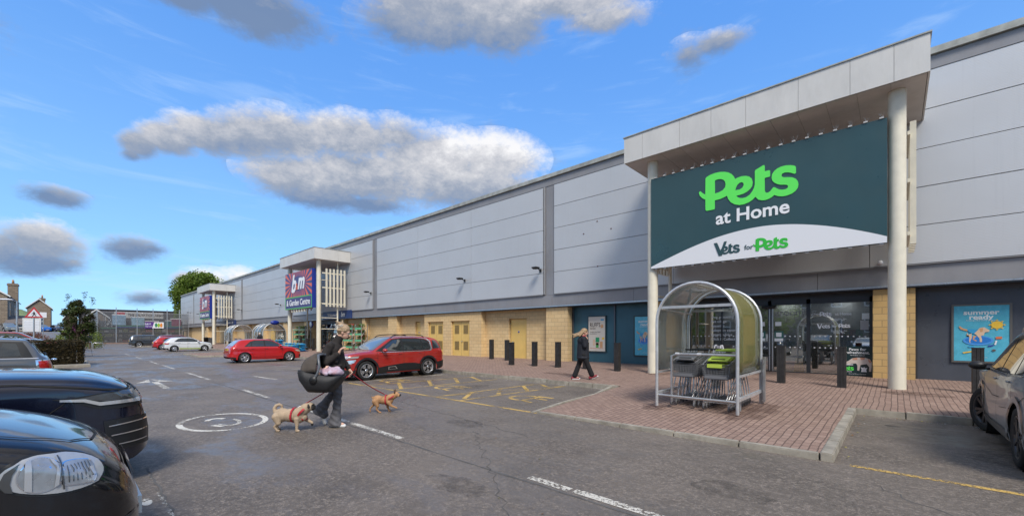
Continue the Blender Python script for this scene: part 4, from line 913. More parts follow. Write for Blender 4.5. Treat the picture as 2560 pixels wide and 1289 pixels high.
# nested trolleys
m_basket = mat('basket_plastic', (.17,.175,.19), .4); m_flap_g = mat('lime_plastic', (.45,.58,.08), .4); m_tube = mat('trolley_steel', (.5,.51,.52), .28, .85)
def basket_mesh():
    bm = bmesh.new(); me = bpy.data.meshes.new('basket')
    fw, rw, fb, rb = .27, .31, .235, .28     # half widths front/rear top, front/rear bottom
    F = {}
    def side(P00, P10, P11, P01, nu, nv):
        P = [[None]*(nv+1) for _ in range(nu+1)]
        for i in range(nu+1):
            for j in range(nv+1):
                u, v = i/nu, j/nv
                p = Vector(P00)*(1-u)*(1-v)+Vector(P10)*u*(1-v)+Vector(P11)*u*v+Vector(P01)*(1-u)*v
                P[i][j] = bm.verts.new(p)
        for i in range(nu):
            for j in range(nv):
                bm.faces.new((P[i][j],P[i+1][j],P[i+1][j+1],P[i][j+1]))
    zb, zf, zr, d = .66, .93, 1.13, .80
    side((-fb,0,zb),(fb,0,zb),(fw,0-.03,zf),(-fw,-.03,zf),9,7)
    side((fb,0,zb),(rb,d,zb+.04),(rw,d,zr),(fw,-.03,zf),13,7)
    side((-fb,0,zb),(-rb,d,zb+.04),(-rw,d,zr),(-fw,-.03,zf),13,7)
    side((-fb,0,zb),(fb,0,zb),(rb,d,zb+.04),(-rb,d,zb+.04),7,10)
    bmesh.ops.remove_doubles(bm, verts=bm.verts, dist=.004)
    bmesh.ops.triangulate(bm, faces=[]) 
    bm.to_mesh(me); bm.free()
    o = bpy.data.objects.new('basket', me); COL.objects.link(o)
    md = o.modifiers.new('w','WIREFRAME'); md.thickness = .011; md.use_even_offset = False
    out = evaluated(o, 'basket'); bpy.data.objects.remove(o)
    return out
def trolley(loc, label, green):
    t = thing('shopping_trolley', label, 'trolley', loc, 0, 'nested trolleys in the near shelter')
    link('basket', basket_mesh(), m_basket, t)
    mb = MB()
    top = [(-.24,-.035,.93),(.24,-.035,.93),(.29,.8,1.13)]; mb.tube([(-.29,.8,1.13),(-.24,-.035,.93),(.24,-.035,.93),(.29,.8,1.13)],.016,6)
    mb.box(-.21,.21,-.022,-.012,.66,.72); mb.build('rim', m_basket, t)
    mb = MB(); mb.tube([(-.2,.0,.655),(.2,.0,.655),(.245,.8,.69),(-.245,.8,.69),(-.2,.0,.655)],.02,6); mb.build('bottom_frame', m_basket, t)
    mb = MB(); M = Matrix.Translation((0,.30,1.06)) @ Matrix.Rotation(radians(14),4,'X'); mb.box(-.19,.19,-.2,.2,-.012,.012,0,M); mb.box(-.13,.13,-.15,-.11,.012,.022,1,M); [mb.box(-.17,.17,-.06+.05*k,-.04+.05*k,.012,.018,0,M) for k in range(5)]
    mb.build('child_seat', [m_flap_g if green else m_basket, m_black], t)
    if green: mb = MB(); mb.box(-.15,.13,-.055,-.03,.88,.955); mb.build('front_tab', m_flap_g, t)
    mb = MB()
    for s_ in (-1,1):
        mb.tube([(s_*.19,.15,.66),(s_*.24,.0,.17),(s_*.25,.05,.15)],.0115,7); mb.tube([(s_*.22,.55,.68),(s_*.15,.15,.19)],.0115,7); mb.tube([(s_*.22,.6,.68),(s_*.27,.78,.15),(s_*.25,.05,.15)],.0115,7); mb.tube([(s_*.28,.8,1.12),(s_*.27,.92,1.2)],.013,7)
    for y in (.08,.25,.45,.7): mb.tube([(-.25,y,.16),(.25,y,.16)],.008,6)
    mb.build('frame', m_tube, t)
    mb = MB(); mb.tube([(-.27,.92,1.2),(.27,.92,1.2)],.02,8); mb.build('handle', m_flap_g if green else m_black, t)
    for (x, y) in ((-.24,.03),(.24,.03),(-.26,.75),(.26,.75)):
        mb = MB(); mb.lathe([(.02,-.014),(.058,-.013),(.062,0),(.058,.013),(.02,.014)],16,'x',0,Matrix.Translation((x,y,.062))); mb.box(x-.022,x+.022,y-.012,y+.03,.085,.15,1); mb.build('castor', [mat_castor, m_tube], t)
    return t
mat_castor = mat('castor_rubber', (.12,.12,.13), .6)
tA = trolley((-3.36, 9.07, .13), 'dark trolley at the front of the left row in the near shelter', False)
tB = trolley((-2.66, 8.98, .13), 'trolley with a lime green flap at the front of the right row', True)
for k in range(1, 5):
    dup(tA, (-3.33, 9.07+.2*k, .13), 0, f"dark trolley nested {['','second','third','fourth','last'][k]} from the front in the left row of the near shelter")
    dup(tB, (-2.66, 8.98+.2*k, .13), 0, f"green handled trolley nested {['','second','third','fourth','last'][k]} from the front in the right row of the near shelter")
# folding A-board beyond the shelter
ab = thing('a_board', 'white folding board with green and purple print standing near the shop window', 'a-board', (-4.75, 16.4, .21), radians(35))
mb = MB()
for s_ in (-1,1):
    for y in (-.3,.3): mb.tube([(s_*.28,y,0),(s_*.02,y,1.1)],.018,6)
    mb.tube([(s_*.28,-.3,.03),(s_*.28,.3,.03)],.018,6)
mb.tube([(-.14,-.3,.5),(0,-.3,.6),(.14,-.3,.5)],.012,6); mb.build('stand', m_white, ab)
mb = MB(); mb.add([(.27,-.28,.08),(.27,.28,.08),(.03,.28,1.06),(.03,-.28,1.06)],[(0,1,2,3)]); mb.add([(.278,-.2,.1),(.278,.2,.1),(.175,.2,.5),(.175,-.2,.5)],[(0,1,2,3)],2); mb.add([(.175,-.15,.55),(.175,.2,.55),(.07,.2,.95),(.07,-.15,.95)],[(0,1,2,3)],1)
mb.build('panel', [m_white, m_prgreen, mat('print_purple',(.1,.06,.35),.4)], ab)

# ================================================================ FAR STORE FRONT THINGS
shB = shelter((-49.7, 15.15, .16), radians(90), 2.25, 2.72, 3.4, 'nearer of the two arched shelters by the middle store', 'trolley shelters', 2)
shA = shelter((-60.9, 15.1, .16), radians(90), 2.25, 2.72, 3.4, 'farther of the two arched shelters by the middle store', 'trolley shelters', 2)
for s_ in (shA, shB): s_.rotation_euler = (0,0,radians(90)); 
shB.location = (-48.0, 15.15, .16); shA.location = (-59.2, 15.1, .16)
mb = MB(); mb.lathe([(.0,-.03),(.42,-.03),(.42,.03),(.0,.03)],28,'x',0,Matrix.Diagonal((1,1,.55,1))); ov = mb.build('oval_sign', m_navy); ov.location = (-47.9, 15.15, 2.95); tag(ov, 'blue oval sign on top of the nearer far shelter', 'sign')
for (x, lab) in ((-49.6,'row of trolleys in the nearer far shelter'),(-60.8,'row of trolleys in the farther far shelter')):
    for k in range(4):
        t = thing('shopping_trolley', 'grey steel trolley with a blue handle in the %s far shelter' % ('nearer' if x > -55 else 'farther'), 'trolley', (x+.3*k-.6, 15.2, .16), radians(90), 'blue handled trolleys in the %s far shelter' % ('nearer' if x > -55 else 'farther'))
        mb = MB(); mb.tube([(-.3,0,.9),(.3,0,.9),(.3,.9,1.0),(-.3,.9,1.0),(-.3,0,.9)],.02,5); mb.tube([(-.27,0,.5),(.27,0,.5),(.27,.9,.55),(-.27,.9,.55),(-.27,0,.5)],.02,5)
        for q in range(6): mb.tube([(-.3+.12*q,0,.9),(-.27+.108*q,0,.5)],.008,4); mb.tube([(.3,.15*q,.9),(.27,.15*q,.5)],.008,4); mb.tube([(-.3,.15*q,.9),(-.27,.15*q,.5)],.008,4)
        for a in (-.27,.27): mb.tube([(a,0,.5),(a,.1,.1),(a,.8,.1),(a,.9,.55)],.014,4)
        mb.build('basket_frame', m_tube, t); mb = MB(); mb.tube([(-.3,.95,1.03),(.3,.95,1.03)],.025,6); mb.build('handle', m_navy, t)
m_rackgreen = mat('rack_green', (.12,.48,.25), .5); m_leaf1 = leafmat('leaf_green', (.05,.13,.025), (.12,.26,.05)); m_flower = mat('red_flower', (.55,.02,.03), .6)
def leaf_cluster(mb, c, r, n, size, m=0, flat=1.0, rnd=random):
    for _ in range(n):
        while True:
            p = Vector((rnd.uniform(-1,1), rnd.uniform(-1,1), rnd.uniform(-1,1)))
            if p.length < 1 and p.length > .25: break
        p = Vector((p.x*r[0], p.y*r[1], p.z*r[2]))+Vector(c)
        a = Vector((rnd.gauss(0,1), rnd.gauss(0,1), rnd.gauss(0,.7))).normalized(); b = a.cross(Vector((rnd.gauss(0,1), rnd.gauss(0,1), rnd.gauss(0,1)))).normalized()
        s_ = size*rnd.uniform(.6,1.3)
        mb.add([p-a*s_, p+b*s_*.5, p+a*s_, p-b*s_*.5], [(0,1,2,3)], m)
def plant_rack(loc, w, label, red=False, group='plant racks against the block wall'):
    t = thing('plant_rack', label, 'plant rack', loc, 0, group); H_ = 2.35
    mb = MB()
    for x in (-w/2, w/2):
        for y in (-.28,.28): mb.box(x-.025,x+.025,y-.025,y+.025,0,H_)
        mb.tube([(x,-.28,.5),(x,.28,1.2)],.012,4); mb.tube([(x,.28,.5),(x,-.28,1.2)],.012,4); mb.tube([(x,-.28,1.3),(x,.28,2.1)],.012,4)
    mb.build('frame', m_metal, t)
    for z in (.35,.95,1.5,2.0):
        mb = MB(); mb.box(-w/2,w/2,-.3,.3,z,z+.03); mb.box(-w/2,w/2,-.32,-.30,z-.08,z+.08,1); mb.build('shelf', [m_metal, m_rackgreen], t)
    mb = MB(); rr = random.Random(int(loc[0]*10))
    for z in (.38,.98,1.53,2.03):
        x = -w/2+.15
        while x < w/2-.1:
            if rr.random() < .85:
                leaf_cluster(mb, (x,0,z+.24), (.13,.2,.16), 60, .05, 0, rnd=rr); mb.lathe([(.06,z+.03),(.08,z+.13)],8,'z',2,Matrix.Translation((x,-.1,0)))
                if rr.random() < (.9 if red and z > 2 else .3): leaf_cluster(mb, (x,0,z+.33), (.11,.16,.08), 30, .045, 1, rnd=rr)
            x += .24
    mb.build('potted_plants', [m_leaf1, m_flower, mat('pot',(.12,.07,.05),.7)], t)
    return t
plant_rack((-48.9,17.9,.22),1.5,'left one of the two green shelved plant racks beside the far column')
plant_rack((-47.1,17.9,.22),1.5,'right one of the two green shelved plant racks beside the far column')
plant_rack((-36.2,17.7,.22),1.7,'green shelved plant rack with red flowers on top, behind the bonnet of the red SUV',True)
plant_rack((-34.6,17.9,.22),1.1,'bare looking metal plant rack right of the red flowers')
m_bagblue = mat('bag_blue', (.02,.20,.50), .35, var=.3, vs=6, col2=(.05,.35,.62)); m_bagstripe = mat('bag_stripe', (.25,.38,.06), .4); m_bagw = mat('bag_white', (.5,.52,.55), .4)
def bag_mesh():
    bm = bmesh.new(); bmesh.ops.create_grid(bm, x_segments=8, y_segments=6, size=.5)
    g = bmesh.ops.extrude_face_region(bm, geom=bm.faces[:]); 
    for v in [e for e in g['geom'] if isinstance(e, bmesh.types.BMVert)]: v.co.z += .001
    for v in bm.verts:
        u, w_ = v.co.x*2, v.co.y*2; hgt = .085*(1-abs(u)**4)*(1-abs(w_)**3)
        v.co = Vector((v.co.x*.85*(1-.06*abs(w_)**2), v.co.y*.5, (hgt if v.co.z > .0005 else -hgt*.8)))
    me = bpy.data.meshes.new('bag'); bm.to_mesh(me); bm.free()
    for p in me.polygons: p.material_index = 1 if abs(p.center.x) < .12 and p.center.y < 0 else 0
    me.shade_smooth(); return me
BAG = {}
def bags(cx, cy, nx, nz, label, m_=None):
    for i in range(nx):
        for k in range(nz):
            key = 'w' if m_ else 'b'
            if key not in BAG: BAG[key] = bag_mesh(); BAG[key].materials.append(m_ or m_bagblue); BAG[key].materials.append(m_bagstripe)
            o = bpy.data.objects.new('compost_bag', BAG[key]); COL.objects.link(o)
            o.location = (cx+i*.92+random.uniform(-.04,.04), cy+random.uniform(-.05,.05), .13+.16+.135*k); o.rotation_euler = (random.uniform(-.04,.04),random.uniform(-.04,.04),random.uniform(-.12,.12))
            tag(o, label, 'bag', 'bags '+label.split(' in the ')[-1])
for j, (cy, nz) in enumerate(((13.9,4),(14.6,5))): bags(-42.8, cy, 5, nz, 'blue compost bag in the low stack between the far cream columns')
bags(-46.5, 14.2, 2, 5, 'pale blue bag in the taller stack left of the far cream column', m_bagw)
bags(-46.4, 14.9, 2, 7, 'blue bag in the heap beside the left far column')
pl_ = thing('pallet', 'blue pallet under the compost bags', 'pallet', (-41,14.2,.13))
mb = MB(); [mb.box(-2.4,2.4,-.6+.2*k,-.45+.2*k,.1,.12) for k in range(7)]; [mb.box(-2.4+1.1*k,-2.2+1.1*k,-.6,.75,0,.1) for k in range(5)]; mb.build('boards', mat('pallet_blue',(.02,.07,.25),.6), pl_)
cl_ = thing('round_sign', 'round navy sign with a white face standing out from the wall above the plant racks', 'sign', (-45.5, 17.9, 2.75)); mb = MB(); mb.lathe([(.0,-.05),(.36,-.05),(.36,.05),(.0,.05)],28,'y'); mb.box(.3,.6,-.03,.03,-.05,.05); mb.build('case', m_navy, cl_); mb = MB(); mb.lathe([(.0,-.056),(.27,-.056),(.27,-.052)],28,'y'); mb.build('face', m_ptext, cl_)
for x, y, lab in ((-79,15.2,'dark litter bin between the farthest columns'),): 
    bn = thing('litter_bin', lab, 'bin', (x,y,.15)); mb = MB(); mb.lathe([(.0,0),(.28,0),(.3,1.0),(.32,1.0),(.32,1.1),(.0,1.15)],18); mb.build('body', m_black, bn)
mb = MB(); [mb.box(-84.5+1.9*k,-84.4+1.9*k,15.9,16.0,.1,1.25) for k in range(4)]; mb.box(-84.5,-78.7,15.92,15.98,.35,1.2)
tag(mb.build('barrier', m_frame_dark), 'dark low barrier behind the farthest cream columns', 'barrier')
# ================================================================ CARS
def interp(P, x):
    """smooth (monotone cubic) curve through points"""
    n = len(P)
    if x <= P[0][0]: return P[0][1]
    if x >= P[-1][0]: return P[-1][1]
    d = [(P[i+1][1]-P[i][1])/(P[i+1][0]-P[i][0]) for i in range(n-1)]
    m = [d[0]]+[0 if d[i-1]*d[i] <= 0 else 2*d[i-1]*d[i]/(d[i-1]+d[i]) for i in range(1,n-1)]+[d[-1]]
    for i in range(n-1):
        if x <= P[i+1][0]:
            h = P[i+1][0]-P[i][0]; t = (x-P[i][0])/h
            return ((1+2*t)*(1-t)**2*P[i][1]+t*(1-t)**2*h*m[i]+t*t*(3-2*t)*P[i+1][1]+t*t*(t-1)*h*m[i+1])
def car_paint(name, col, met=.25, rough=.28):
    M = mat(name, col, rough, met, coat=1.0, spec=.5); return M
class Car:
    def __init__(s, spec):
        s.p = spec; s.hl = spec['L']/2
        s.fx, s.rx = spec['fx'], spec['rx']         # wheel centres along the body
        s.R = spec['R']; s.W = spec['W']/2
    def zbot(s, x):
        z = interp(s.p['bot'], x)
        for c in (s.fx, s.rx):
            ra = s.R+.055; d = abs(x-c)
            if d < ra: z = max(z, s.R-.01+sqrt(max(0, ra*ra-d*d)))
        return z
    def section(s, x):
        p = s.p; w = interp(p['plan'], x)*s.W; zb = s.zbot(x); zl = interp(p['belt'], x); zt = max(interp(p['top'], x), zl+.012)
        hmax = p['H']-p['beltz']; c = min(1, max(0, (zt-zl)/hmax))
        yr = w*(.955-p.get('tumble',.23)*c); h = zt-zl; crown = min(h*.72, .045+.05*(1-c)) if c < .35 else .055
        ze = zt-crown
        pts = []
        NB = 9
        zb0 = min(zb, zl-.03)
        for k in range(NB+1):
            t = k/NB; z = zb0+(zl-zb0)*t
            g = interp(p.get('side', [(0,.955),(.12,.985),(.45,1.0),(.72,.985),(.88,.995),(1,.965)]), (z-.2)/(p['beltz']-.2) if p['beltz'] > .2 else t)
            pts.append((w*g, z))
        NG = 6
        for k in range(1, NG+1):
            t = k/NG; y = w*.955+(yr-w*.955)*(t**1.15); z = zl+.008+(ze-zl-.008)*t; pts.append((y, z))
        NR = 8
        for k in range(1, NR+1):
            a = pi/2*k/NR; pts.append((yr*cos(a)**.82 if k < NR else 0, ze+(zt-ze)*sin(a)**.9))
        return pts
    def body(s, parent, m):
        hl = s.hl; xs = set()
        n = 84
        for i in range(n+1): xs.add(round(-hl*cos(pi*i/n)*(.35)+(-hl+2*hl*i/n)*.65, 4))
        for c in (s.fx, s.rx):
            ra = s.R+.055
            for k in range(0, 13): xs.add(round(c+ra*cos(pi*k/12), 4))
        xs = sorted(xs); xs2 = [xs[0]]
        for x in xs[1:]:
            if x-xs2[-1] > .012: xs2.append(x)
        mb = MB(); secs = [s.section(x) for x in xs2]; m_ = len(secs[0]); ring = 2*m_-1
        for x, sec in zip(xs2, secs):
            for y, z in sec: mb.v.append((x, y, z))
            for y, z in reversed(sec[:-1]): mb.v.append((x, -y, z))
        for i in range(len(xs2)-1):
            for k in range(ring-1): mb.f.append([i*ring+k, i*ring+k+1, (i+1)*ring+k+1, (i+1)*ring+k]); mb.mi.append(0); mb.sm.append(True)
        for i in (0, len(xs2)-1):
            b = i*ring
            for k in range(m_-1): mb.f.append([b+k, b+k+1, b+ring-2-k, b+ring-1-k] if k < m_-2 else [b+k, b+k+1, b+ring-1-k]); mb.mi.append(0); mb.sm.append(True)
        me = mb.mesh('body'); s.me = me
        s.bvh = BVHTree.FromPolygons([v.co for v in me.vertices], [p.vertices for p in me.polygons])
        o = link('body', me, m, parent, False); s.obj = o
        md = o.modifiers.new('b','SUBSURF'); md.levels = md.render_levels = 0 if True else 1
        o.modifiers.remove(md)
        return o
    def cast(s, view, u, v):
        """view 'l','r' sides (u=x,v=z); 'f','b' ends (u=y,v=z); 't' top (u=x,v=y); ('fc',ang) corner"""
        if view == 'l': o, d = Vector((u, 5, v)), Vector((0,-1,0))
        elif view == 'r': o, d = Vector((u,-5, v)), Vector((0,1,0))
        elif view == 'f': o, d = Vector((5, u, v)), Vector((-1,0,0))
        elif view == 'b': o, d = Vector((-5, u, v)), Vector((1,0,0))
        elif view == 't': o, d = Vector((u, v, 5)), Vector((0,0,-1))
        else:
            a = radians(view[1]); dr = Vector((cos(a), sin(a), 0)); tv = Vector((-sin(a), cos(a), 0)); c0 = Vector(view[2])
            o, d = c0+dr*4+tv*u+Vector((0,0,v)), -dr
        hit = s.bvh.ray_cast(o, d)
        if hit[0] is None: return None
        nrm = hit[1]
        if nrm.dot(d) > 0: nrm = -nrm
        return hit[0], nrm
    def decal(s, name, pts, view, m, parent, eps=.006, g=.05, thick=0, z3=None):
        if z3 is None: P = [Vector(q) for q in pts]
        else: P = pts
        n = len(P); A = [Vector(q) for q in P]
        # densify outline
        O = []
        for i in range(n):
            a, b = A[i], A[(i+1) % n]; k = max(1, int((b-a).length/g))
            for j in range(k): O.append(a.lerp(b, j/k))
        mnx, mxx = min(p.x for p in O), max(p.x for p in O); mny, mxy = min(p.y for p in O), max(p.y for p in O)
        V = [Vector((p.x, p.y)) for p in O]; no = len(V)
        x = mnx+g*.5
        while x < mxx:
            y = mny+g*.5
            while y < mxy:
                q = Vector((x, y)); ins = False
                for i in range(no):
                    a, b = O[i], O[(i+1) % no]
                    if (a.y > q.y) != (b.y > q.y) and q.x < (b.x-a.x)*(q.y-a.y)/(b.y-a.y)+a.x: ins = not ins
                if ins and min((q-Vector((p.x,p.y))).length for p in O) > g*.35: V.append(q)
                y += g
            x += g
        r = geometry.delaunay_2d_cdt(V, [], [list(range(no))], 1, 1e-5)
        vs, fs = r[0], r[2]
        out = []; ok = []
        for q in vs:
            h = s.cast(view, q.x, q.y)
            ok.append(h is not None); out.append(tuple(h[0]+h[1]*eps) if h else (0,0,0))
        mb = MB(); mb.v = out
        for f in fs:
            if all(ok[i] for i in f): mb.f.append(list(f)); mb.mi.append(0); mb.sm.append(True)
        if not mb.f: return None
        me = mb.mesh(name)
        bm = bmesh.new(); bm.from_mesh(me); bmesh.ops.delete(bm, geom=[v for v in bm.verts if not v.link_faces], context='VERTS')
        bmesh.ops.remove_doubles(bm, verts=bm.verts, dist=1e-4); bm.to_mesh(me); bm.free()
        return link(name, me, m, parent, True)
    def line(s, name, pts, view, w, m, parent, eps=.006, closed=False):
        if name in ('intake_blade','grille_chrome'): eps = .020
        A = [Vector(q) for q in pts]; Q = []
        if closed: A = A+[A[0]]
        for a, b in zip(A[:-1], A[1:]):
            k = max(1, int((b-a).length/.04))
            for j in range(k): Q.append(a.lerp(b, j/k))
        Q.append(A[-1]); mb = MB(); ok = []
        for i, q in enumerate(Q):
            t = (Q[min(i+1,len(Q)-1)]-Q[max(0,i-1)]).normalized(); n = Vector((-t.y, t.x))*w/2
            h1, h2 = s.cast(view, (q+n).x, (q+n).y), s.cast(view, (q-n).x, (q-n).y)
            ok.append(bool(h1 and h2))
            mb.v += [tuple(h1[0]+h1[1]*eps), tuple(h2[0]+h2[1]*eps)] if ok[-1] else [(0,0,0),(0,0,0)]
        for i in range(len(Q)-1):
            if ok[i] and ok[i+1]: mb.f.append([2*i,2*i+1,2*i+3,2*i+2]); mb.mi.append(0); mb.sm.append(True)
        return mb.build(name, m, parent) if mb.f else None
def wheel(parent, x, y, R, style, wt=.21, steer=0, rimm=None):
    s_ = 1 if y > 0 else -1
    t = bpy.data.objects.new('wheel', None); COL.objects.link(t); t.parent = parent; t.location = (x, y-s_*wt/2, R); t.rotation_euler = (0,0,steer); t.empty_display_size = .1
    h = wt/2; r = R*(.70 if style != 'small' else .62)
    mb = MB(); mb.lathe([(r-.01,-h*.9),(R*.93,-h),(R*.985,-h*.8),(R,-h*.4),(R,-h*.38),(R-.008,-h*.36),(R-.008,-h*.3),(R,-h*.28),(R,-.012),(R-.008,-.01),(R-.008,.01),(R,.012),(R,h*.28),(R-.008,h*.3),(R-.008,h*.36),(R,h*.38),(R*.985,h*.8),(R*.93,h),(r,h*.92),(r-.02,h*.7)], 40, 'y')
    mb.build('tyre', m_rubber, t)
    mb = MB(); f = s_*h
    rm = 0
    mb.lathe([(r+.002,f*.93),(r-.012,f*.96),(r-.03,f*.8),(r-.04,f*.2)],36,'y',0)
    mb.lathe([(r-.03,f*.15),(.0,f*.15)],36,'y',1)
    n = {'five':5,'star':5,'y':5,'small':6,'multi':10}[style]
    for k in range(n):
        a = 2*pi*k/n+.3
        M = Matrix.Rotation(a, 4, 'Y')
        def sp(a0, w0, a1, w1, m_=0):
            # spoke from hub to rim in the wheel plane
            c0, c1 = .05, r-.02
            P = [(c0*cos(a0)-w0*sin(a0), c0*sin(a0)+w0*cos(a0)),(c1*cos(a1)-w1*sin(a1), c1*sin(a1)+w1*cos(a1)),(c1*cos(a1)+w1*sin(a1), c1*sin(a1)-w1*cos(a1)),(c0*cos(a0)+w0*sin(a0), c0*sin(a0)-w0*cos(a0))]
            mb.prism(P, f*.62, f*.88, 'y', m_, M)
        if style == 'five': sp(0,.04,0,.055)
        elif style == 'star': sp(-.12,.02,-.20,.022); sp(.12,.02,.20,.022)
        elif style == 'y': sp(0,.022,0,.022); sp(0,.012,.30,.016); sp(0,.012,-.30,.016)
        elif style == 'multi': sp(0,.018,.12,.016)
        else: sp(0,.045,0,.06)
    mb.lathe([(.0,f*.93),(.055,f*.93),(.065,f*.85),(.065,f*.6)],20,'y',0)
    mb.build('rim', [rimm or m_rim, m_black], t)
    return t
def mirror_part(x, y, z, m, parent, s_, sc=1.0):
    mb = MB(); ellip(mb, (x, y+s_*.10*sc, z), (.085*sc, .12*sc, .075*sc), n=14); a = mb.build('door_mirror', m, parent, True)
    mb = MB(); mb.tube([(x+.03, y-s_*.05, z-.05),(x, y+s_*.06*sc, z-.04)],.022,6); mb.build('mirror_arm', m_black, a)
    return a
def build_car(spec, name, label, loc, rz, group=None, detail=2):
    t = thing(name, label, 'car', loc, rz, group); c = Car(spec); p = spec
    paint = p['paint']; c.body(t, paint); hl = c.hl
    mb = MB(); w = c.W*.80; mb.box(-hl+.35, hl-.35, -w+.02, w-.02, .19, .62); 
    for x in (c.fx, c.rx):
        for s_ in (-1, 1): mb.lathe([(c.R+.05, s_*(c.W-.28)), (c.R+.05, s_*(c.W-.04))], 26, 'y', 0, Matrix.Translation((x,0,c.R)))
    mb.build('underbody', m_under, t)
    for x in (c.fx, c.rx):
        for s_ in (-1, 1): wheel(t, x, s_*(c.W-.015)*interp(p['plan'], x), c.R, p.get('rim','five'), p.get('tw',.215), p.get('steer',0) if x == c.fx else 0, p.get('rimm'))
    if 'windows' in p:
        for s_, v in ((1,'l'),(-1,'r')):
            if p.get('surround'): c.decal('window_surround', p['surround'], v, p.get('surround_m', m_black), t, .004)
            for poly in p['windows']: c.decal('side_window', poly, v, m_carglass, t, .008)
    def between(x0, x1, ins=.05, y0f=.9, name='windscreen', view='t', top_in=.0):
        return
    if 'screen' in p:
        x0, x1 = p['screen']; w0 = c.W*interp(p['plan'],x0)*.80; w1 = c.W*interp(p['plan'],x1)*.655
        c.decal('windscreen', [(x0,-w0),(x0+.06,-w0*.5),(x0+.08,0),(x0+.06,w0*.5),(x0,w0),(x1,w1),(x1+.02,0),(x1,-w1)], 't', m_windscreen, t, .007, .07)
    if 'backlight' in p:
        x0, x1 = p['backlight']; w0 = c.W*interp(p['plan'],x0)*.72; w1 = c.W*.60
        c.decal('rear_window', [(x0,-w0),(x0,w0),(x1,w1),(x1,-w1)], 't', p.get('back_m', m_carglass), t, .007, .06)
    for nm, pts, view, m_, eps in p.get('decals', []):
        if view == 'lr': c.decal(nm, pts, 'l', m_, t, eps, p.get('dg', .045)); c.decal(nm, pts, 'r', m_, t, eps, p.get('dg', .045))
        elif view == 'f2': c.decal(nm, pts, 'f', m_, t, eps, .04); c.decal(nm, [(-a, b) for a, b in pts], 'f', m_, t, eps, .04)
        elif view == 'b2': c.decal(nm, pts, 'b', m_, t, eps, .04); c.decal(nm, [(-a, b) for a, b in pts], 'b', m_, t, eps, .04)
        else: c.decal(nm, pts, view, m_, t, eps, .04)
    for nm, pts, view, w_, m_ in p.get('lines', []):
        for v in (('l','r') if view == 'lr' else (view,)): c.line(nm, pts, v, w_, m_, t)
    # arch mouldings
    if p.get('arch'):
        for x in (c.fx, c.rx):
            for s_, v in ((1,'l'),(-1,'r')):
                R0 = c.R+.05; R1 = R0+p['arch']; pts = []
                a0, a1 = -8, 188
                pts = [(x+R1*cos(radians(a)), c.R+R1*sin(radians(a))) for a in range(a0, a1+1, 7)]+[(x+R0*cos(radians(a)), c.R+R0*sin(radians(a))) for a in range(a1, a0-1, -7)]
                c.decal('wheel_arch_trim', pts, v, p.get('arch_m', m_black), t, .016, .05)
    for s_ in (-1, 1):
        if 'mirror' in p: x, y, z = p['mirror']; mirror_part(x, s_*y, z, p.get('mirror_m', paint), t, s_, p.get('msc',1))
        for hx, hz in p.get('handles', []):
            h = c.cast('l' if s_ > 0 else 'r', hx, hz)
            if h: mb = MB(); ellip(mb, tuple(h[0]+h[1]*.012), (.09,.016,.014), n=10); mb.build('door_handle', p.get('handle_m', paint), t, True)
        if 'rails' in p:
            xa, xb, yy = p['rails']; mb = MB(); pts = []
            for k in range(13):
                x = xa+(xb-xa)*k/12; z = interp(p['top'], x); h = c.cast('t', x, s_*yy); lift = .035+.045*sin(pi*min(1,max(0,k/12)))**.5
                pts.append((x, s_*yy, (h[0].z if h else z)+(lift if 0 < k < 12 else -.005)))
            mb.tube(pts, .018, 8); mb.build('roof_rail', m_black if p.get('rail_black') else m_metal, t)
    if 'plate_f' in p:
        x, z = p['plate_f']; h = c.cast('f', 0, z); xx = h[0].x if h else hl
        mb = MB(); mb.box(xx-.005, xx+.022, -.26,.26, z-.055, z+.055); pf = mb.build('number_plate', m_plate_w, t)
        if detail > 1: text(p.get('reg','SF19 KLU'), .085, (xx+.024,0,z), m_black, pf, rot=(pi/2,0,pi/2), bold=.01, depth=.001)
    if 'plate_b' in p:
        x, z = p['plate_b']; h = c.cast('b', 0, z); xx = h[0].x if h else -hl
        mb = MB(); mb.box(xx-.02, xx+.004, -.26,.26, z-.055, z+.055); pf = mb.build('number_plate', m_plate_y, t)
        if detail > 1: text(p.get('reg','SF19 KLU'), .085, (xx-.022,0,z), m_black, pf, rot=(pi/2,0,-pi/2), bold=.01, depth=.001)
    return t, c
def P_(L, pts): return [(x*L/2, v) for x, v in pts]
red_c = car_paint('red_pearl_paint', (.42,.025,.018), .3, .25); red_a = car_paint('bright_red_paint', (.50,.008,.012), .1, .22)
navy_p = car_paint('navy_paint', (.006,.008,.022), .3, .18); black_p = car_paint('black_metallic_paint', (.010,.0095,.012), .5, .2)
grey_p = mat('warm_grey_paint', (.25,.255,.26), .42, 0.0, coat=.55); mini_p = car_paint('mid_grey_paint', (.13,.135,.145), .5, .3)
white_p = car_paint('white_paint', (.68,.70,.72), .05, .25); dgrey_p = car_paint('dark_grey_paint', (.05,.055,.065), .4, .25); blue_p = car_paint('bright_blue_paint', (.01,.13,.50), .3, .25); silver_p = car_paint('silver_paint', (.42,.44,.46), .6, .3)
PLAN = [(-1,.80),(-.97,.88),(-.9,.955),(-.75,.99),(-.3,1),(.3,1),(.7,.985),(.86,.93),(.94,.84),(.98,.72),(1,.60)]
seam = mat('panel_gap', (.006,.006,.006), .8)
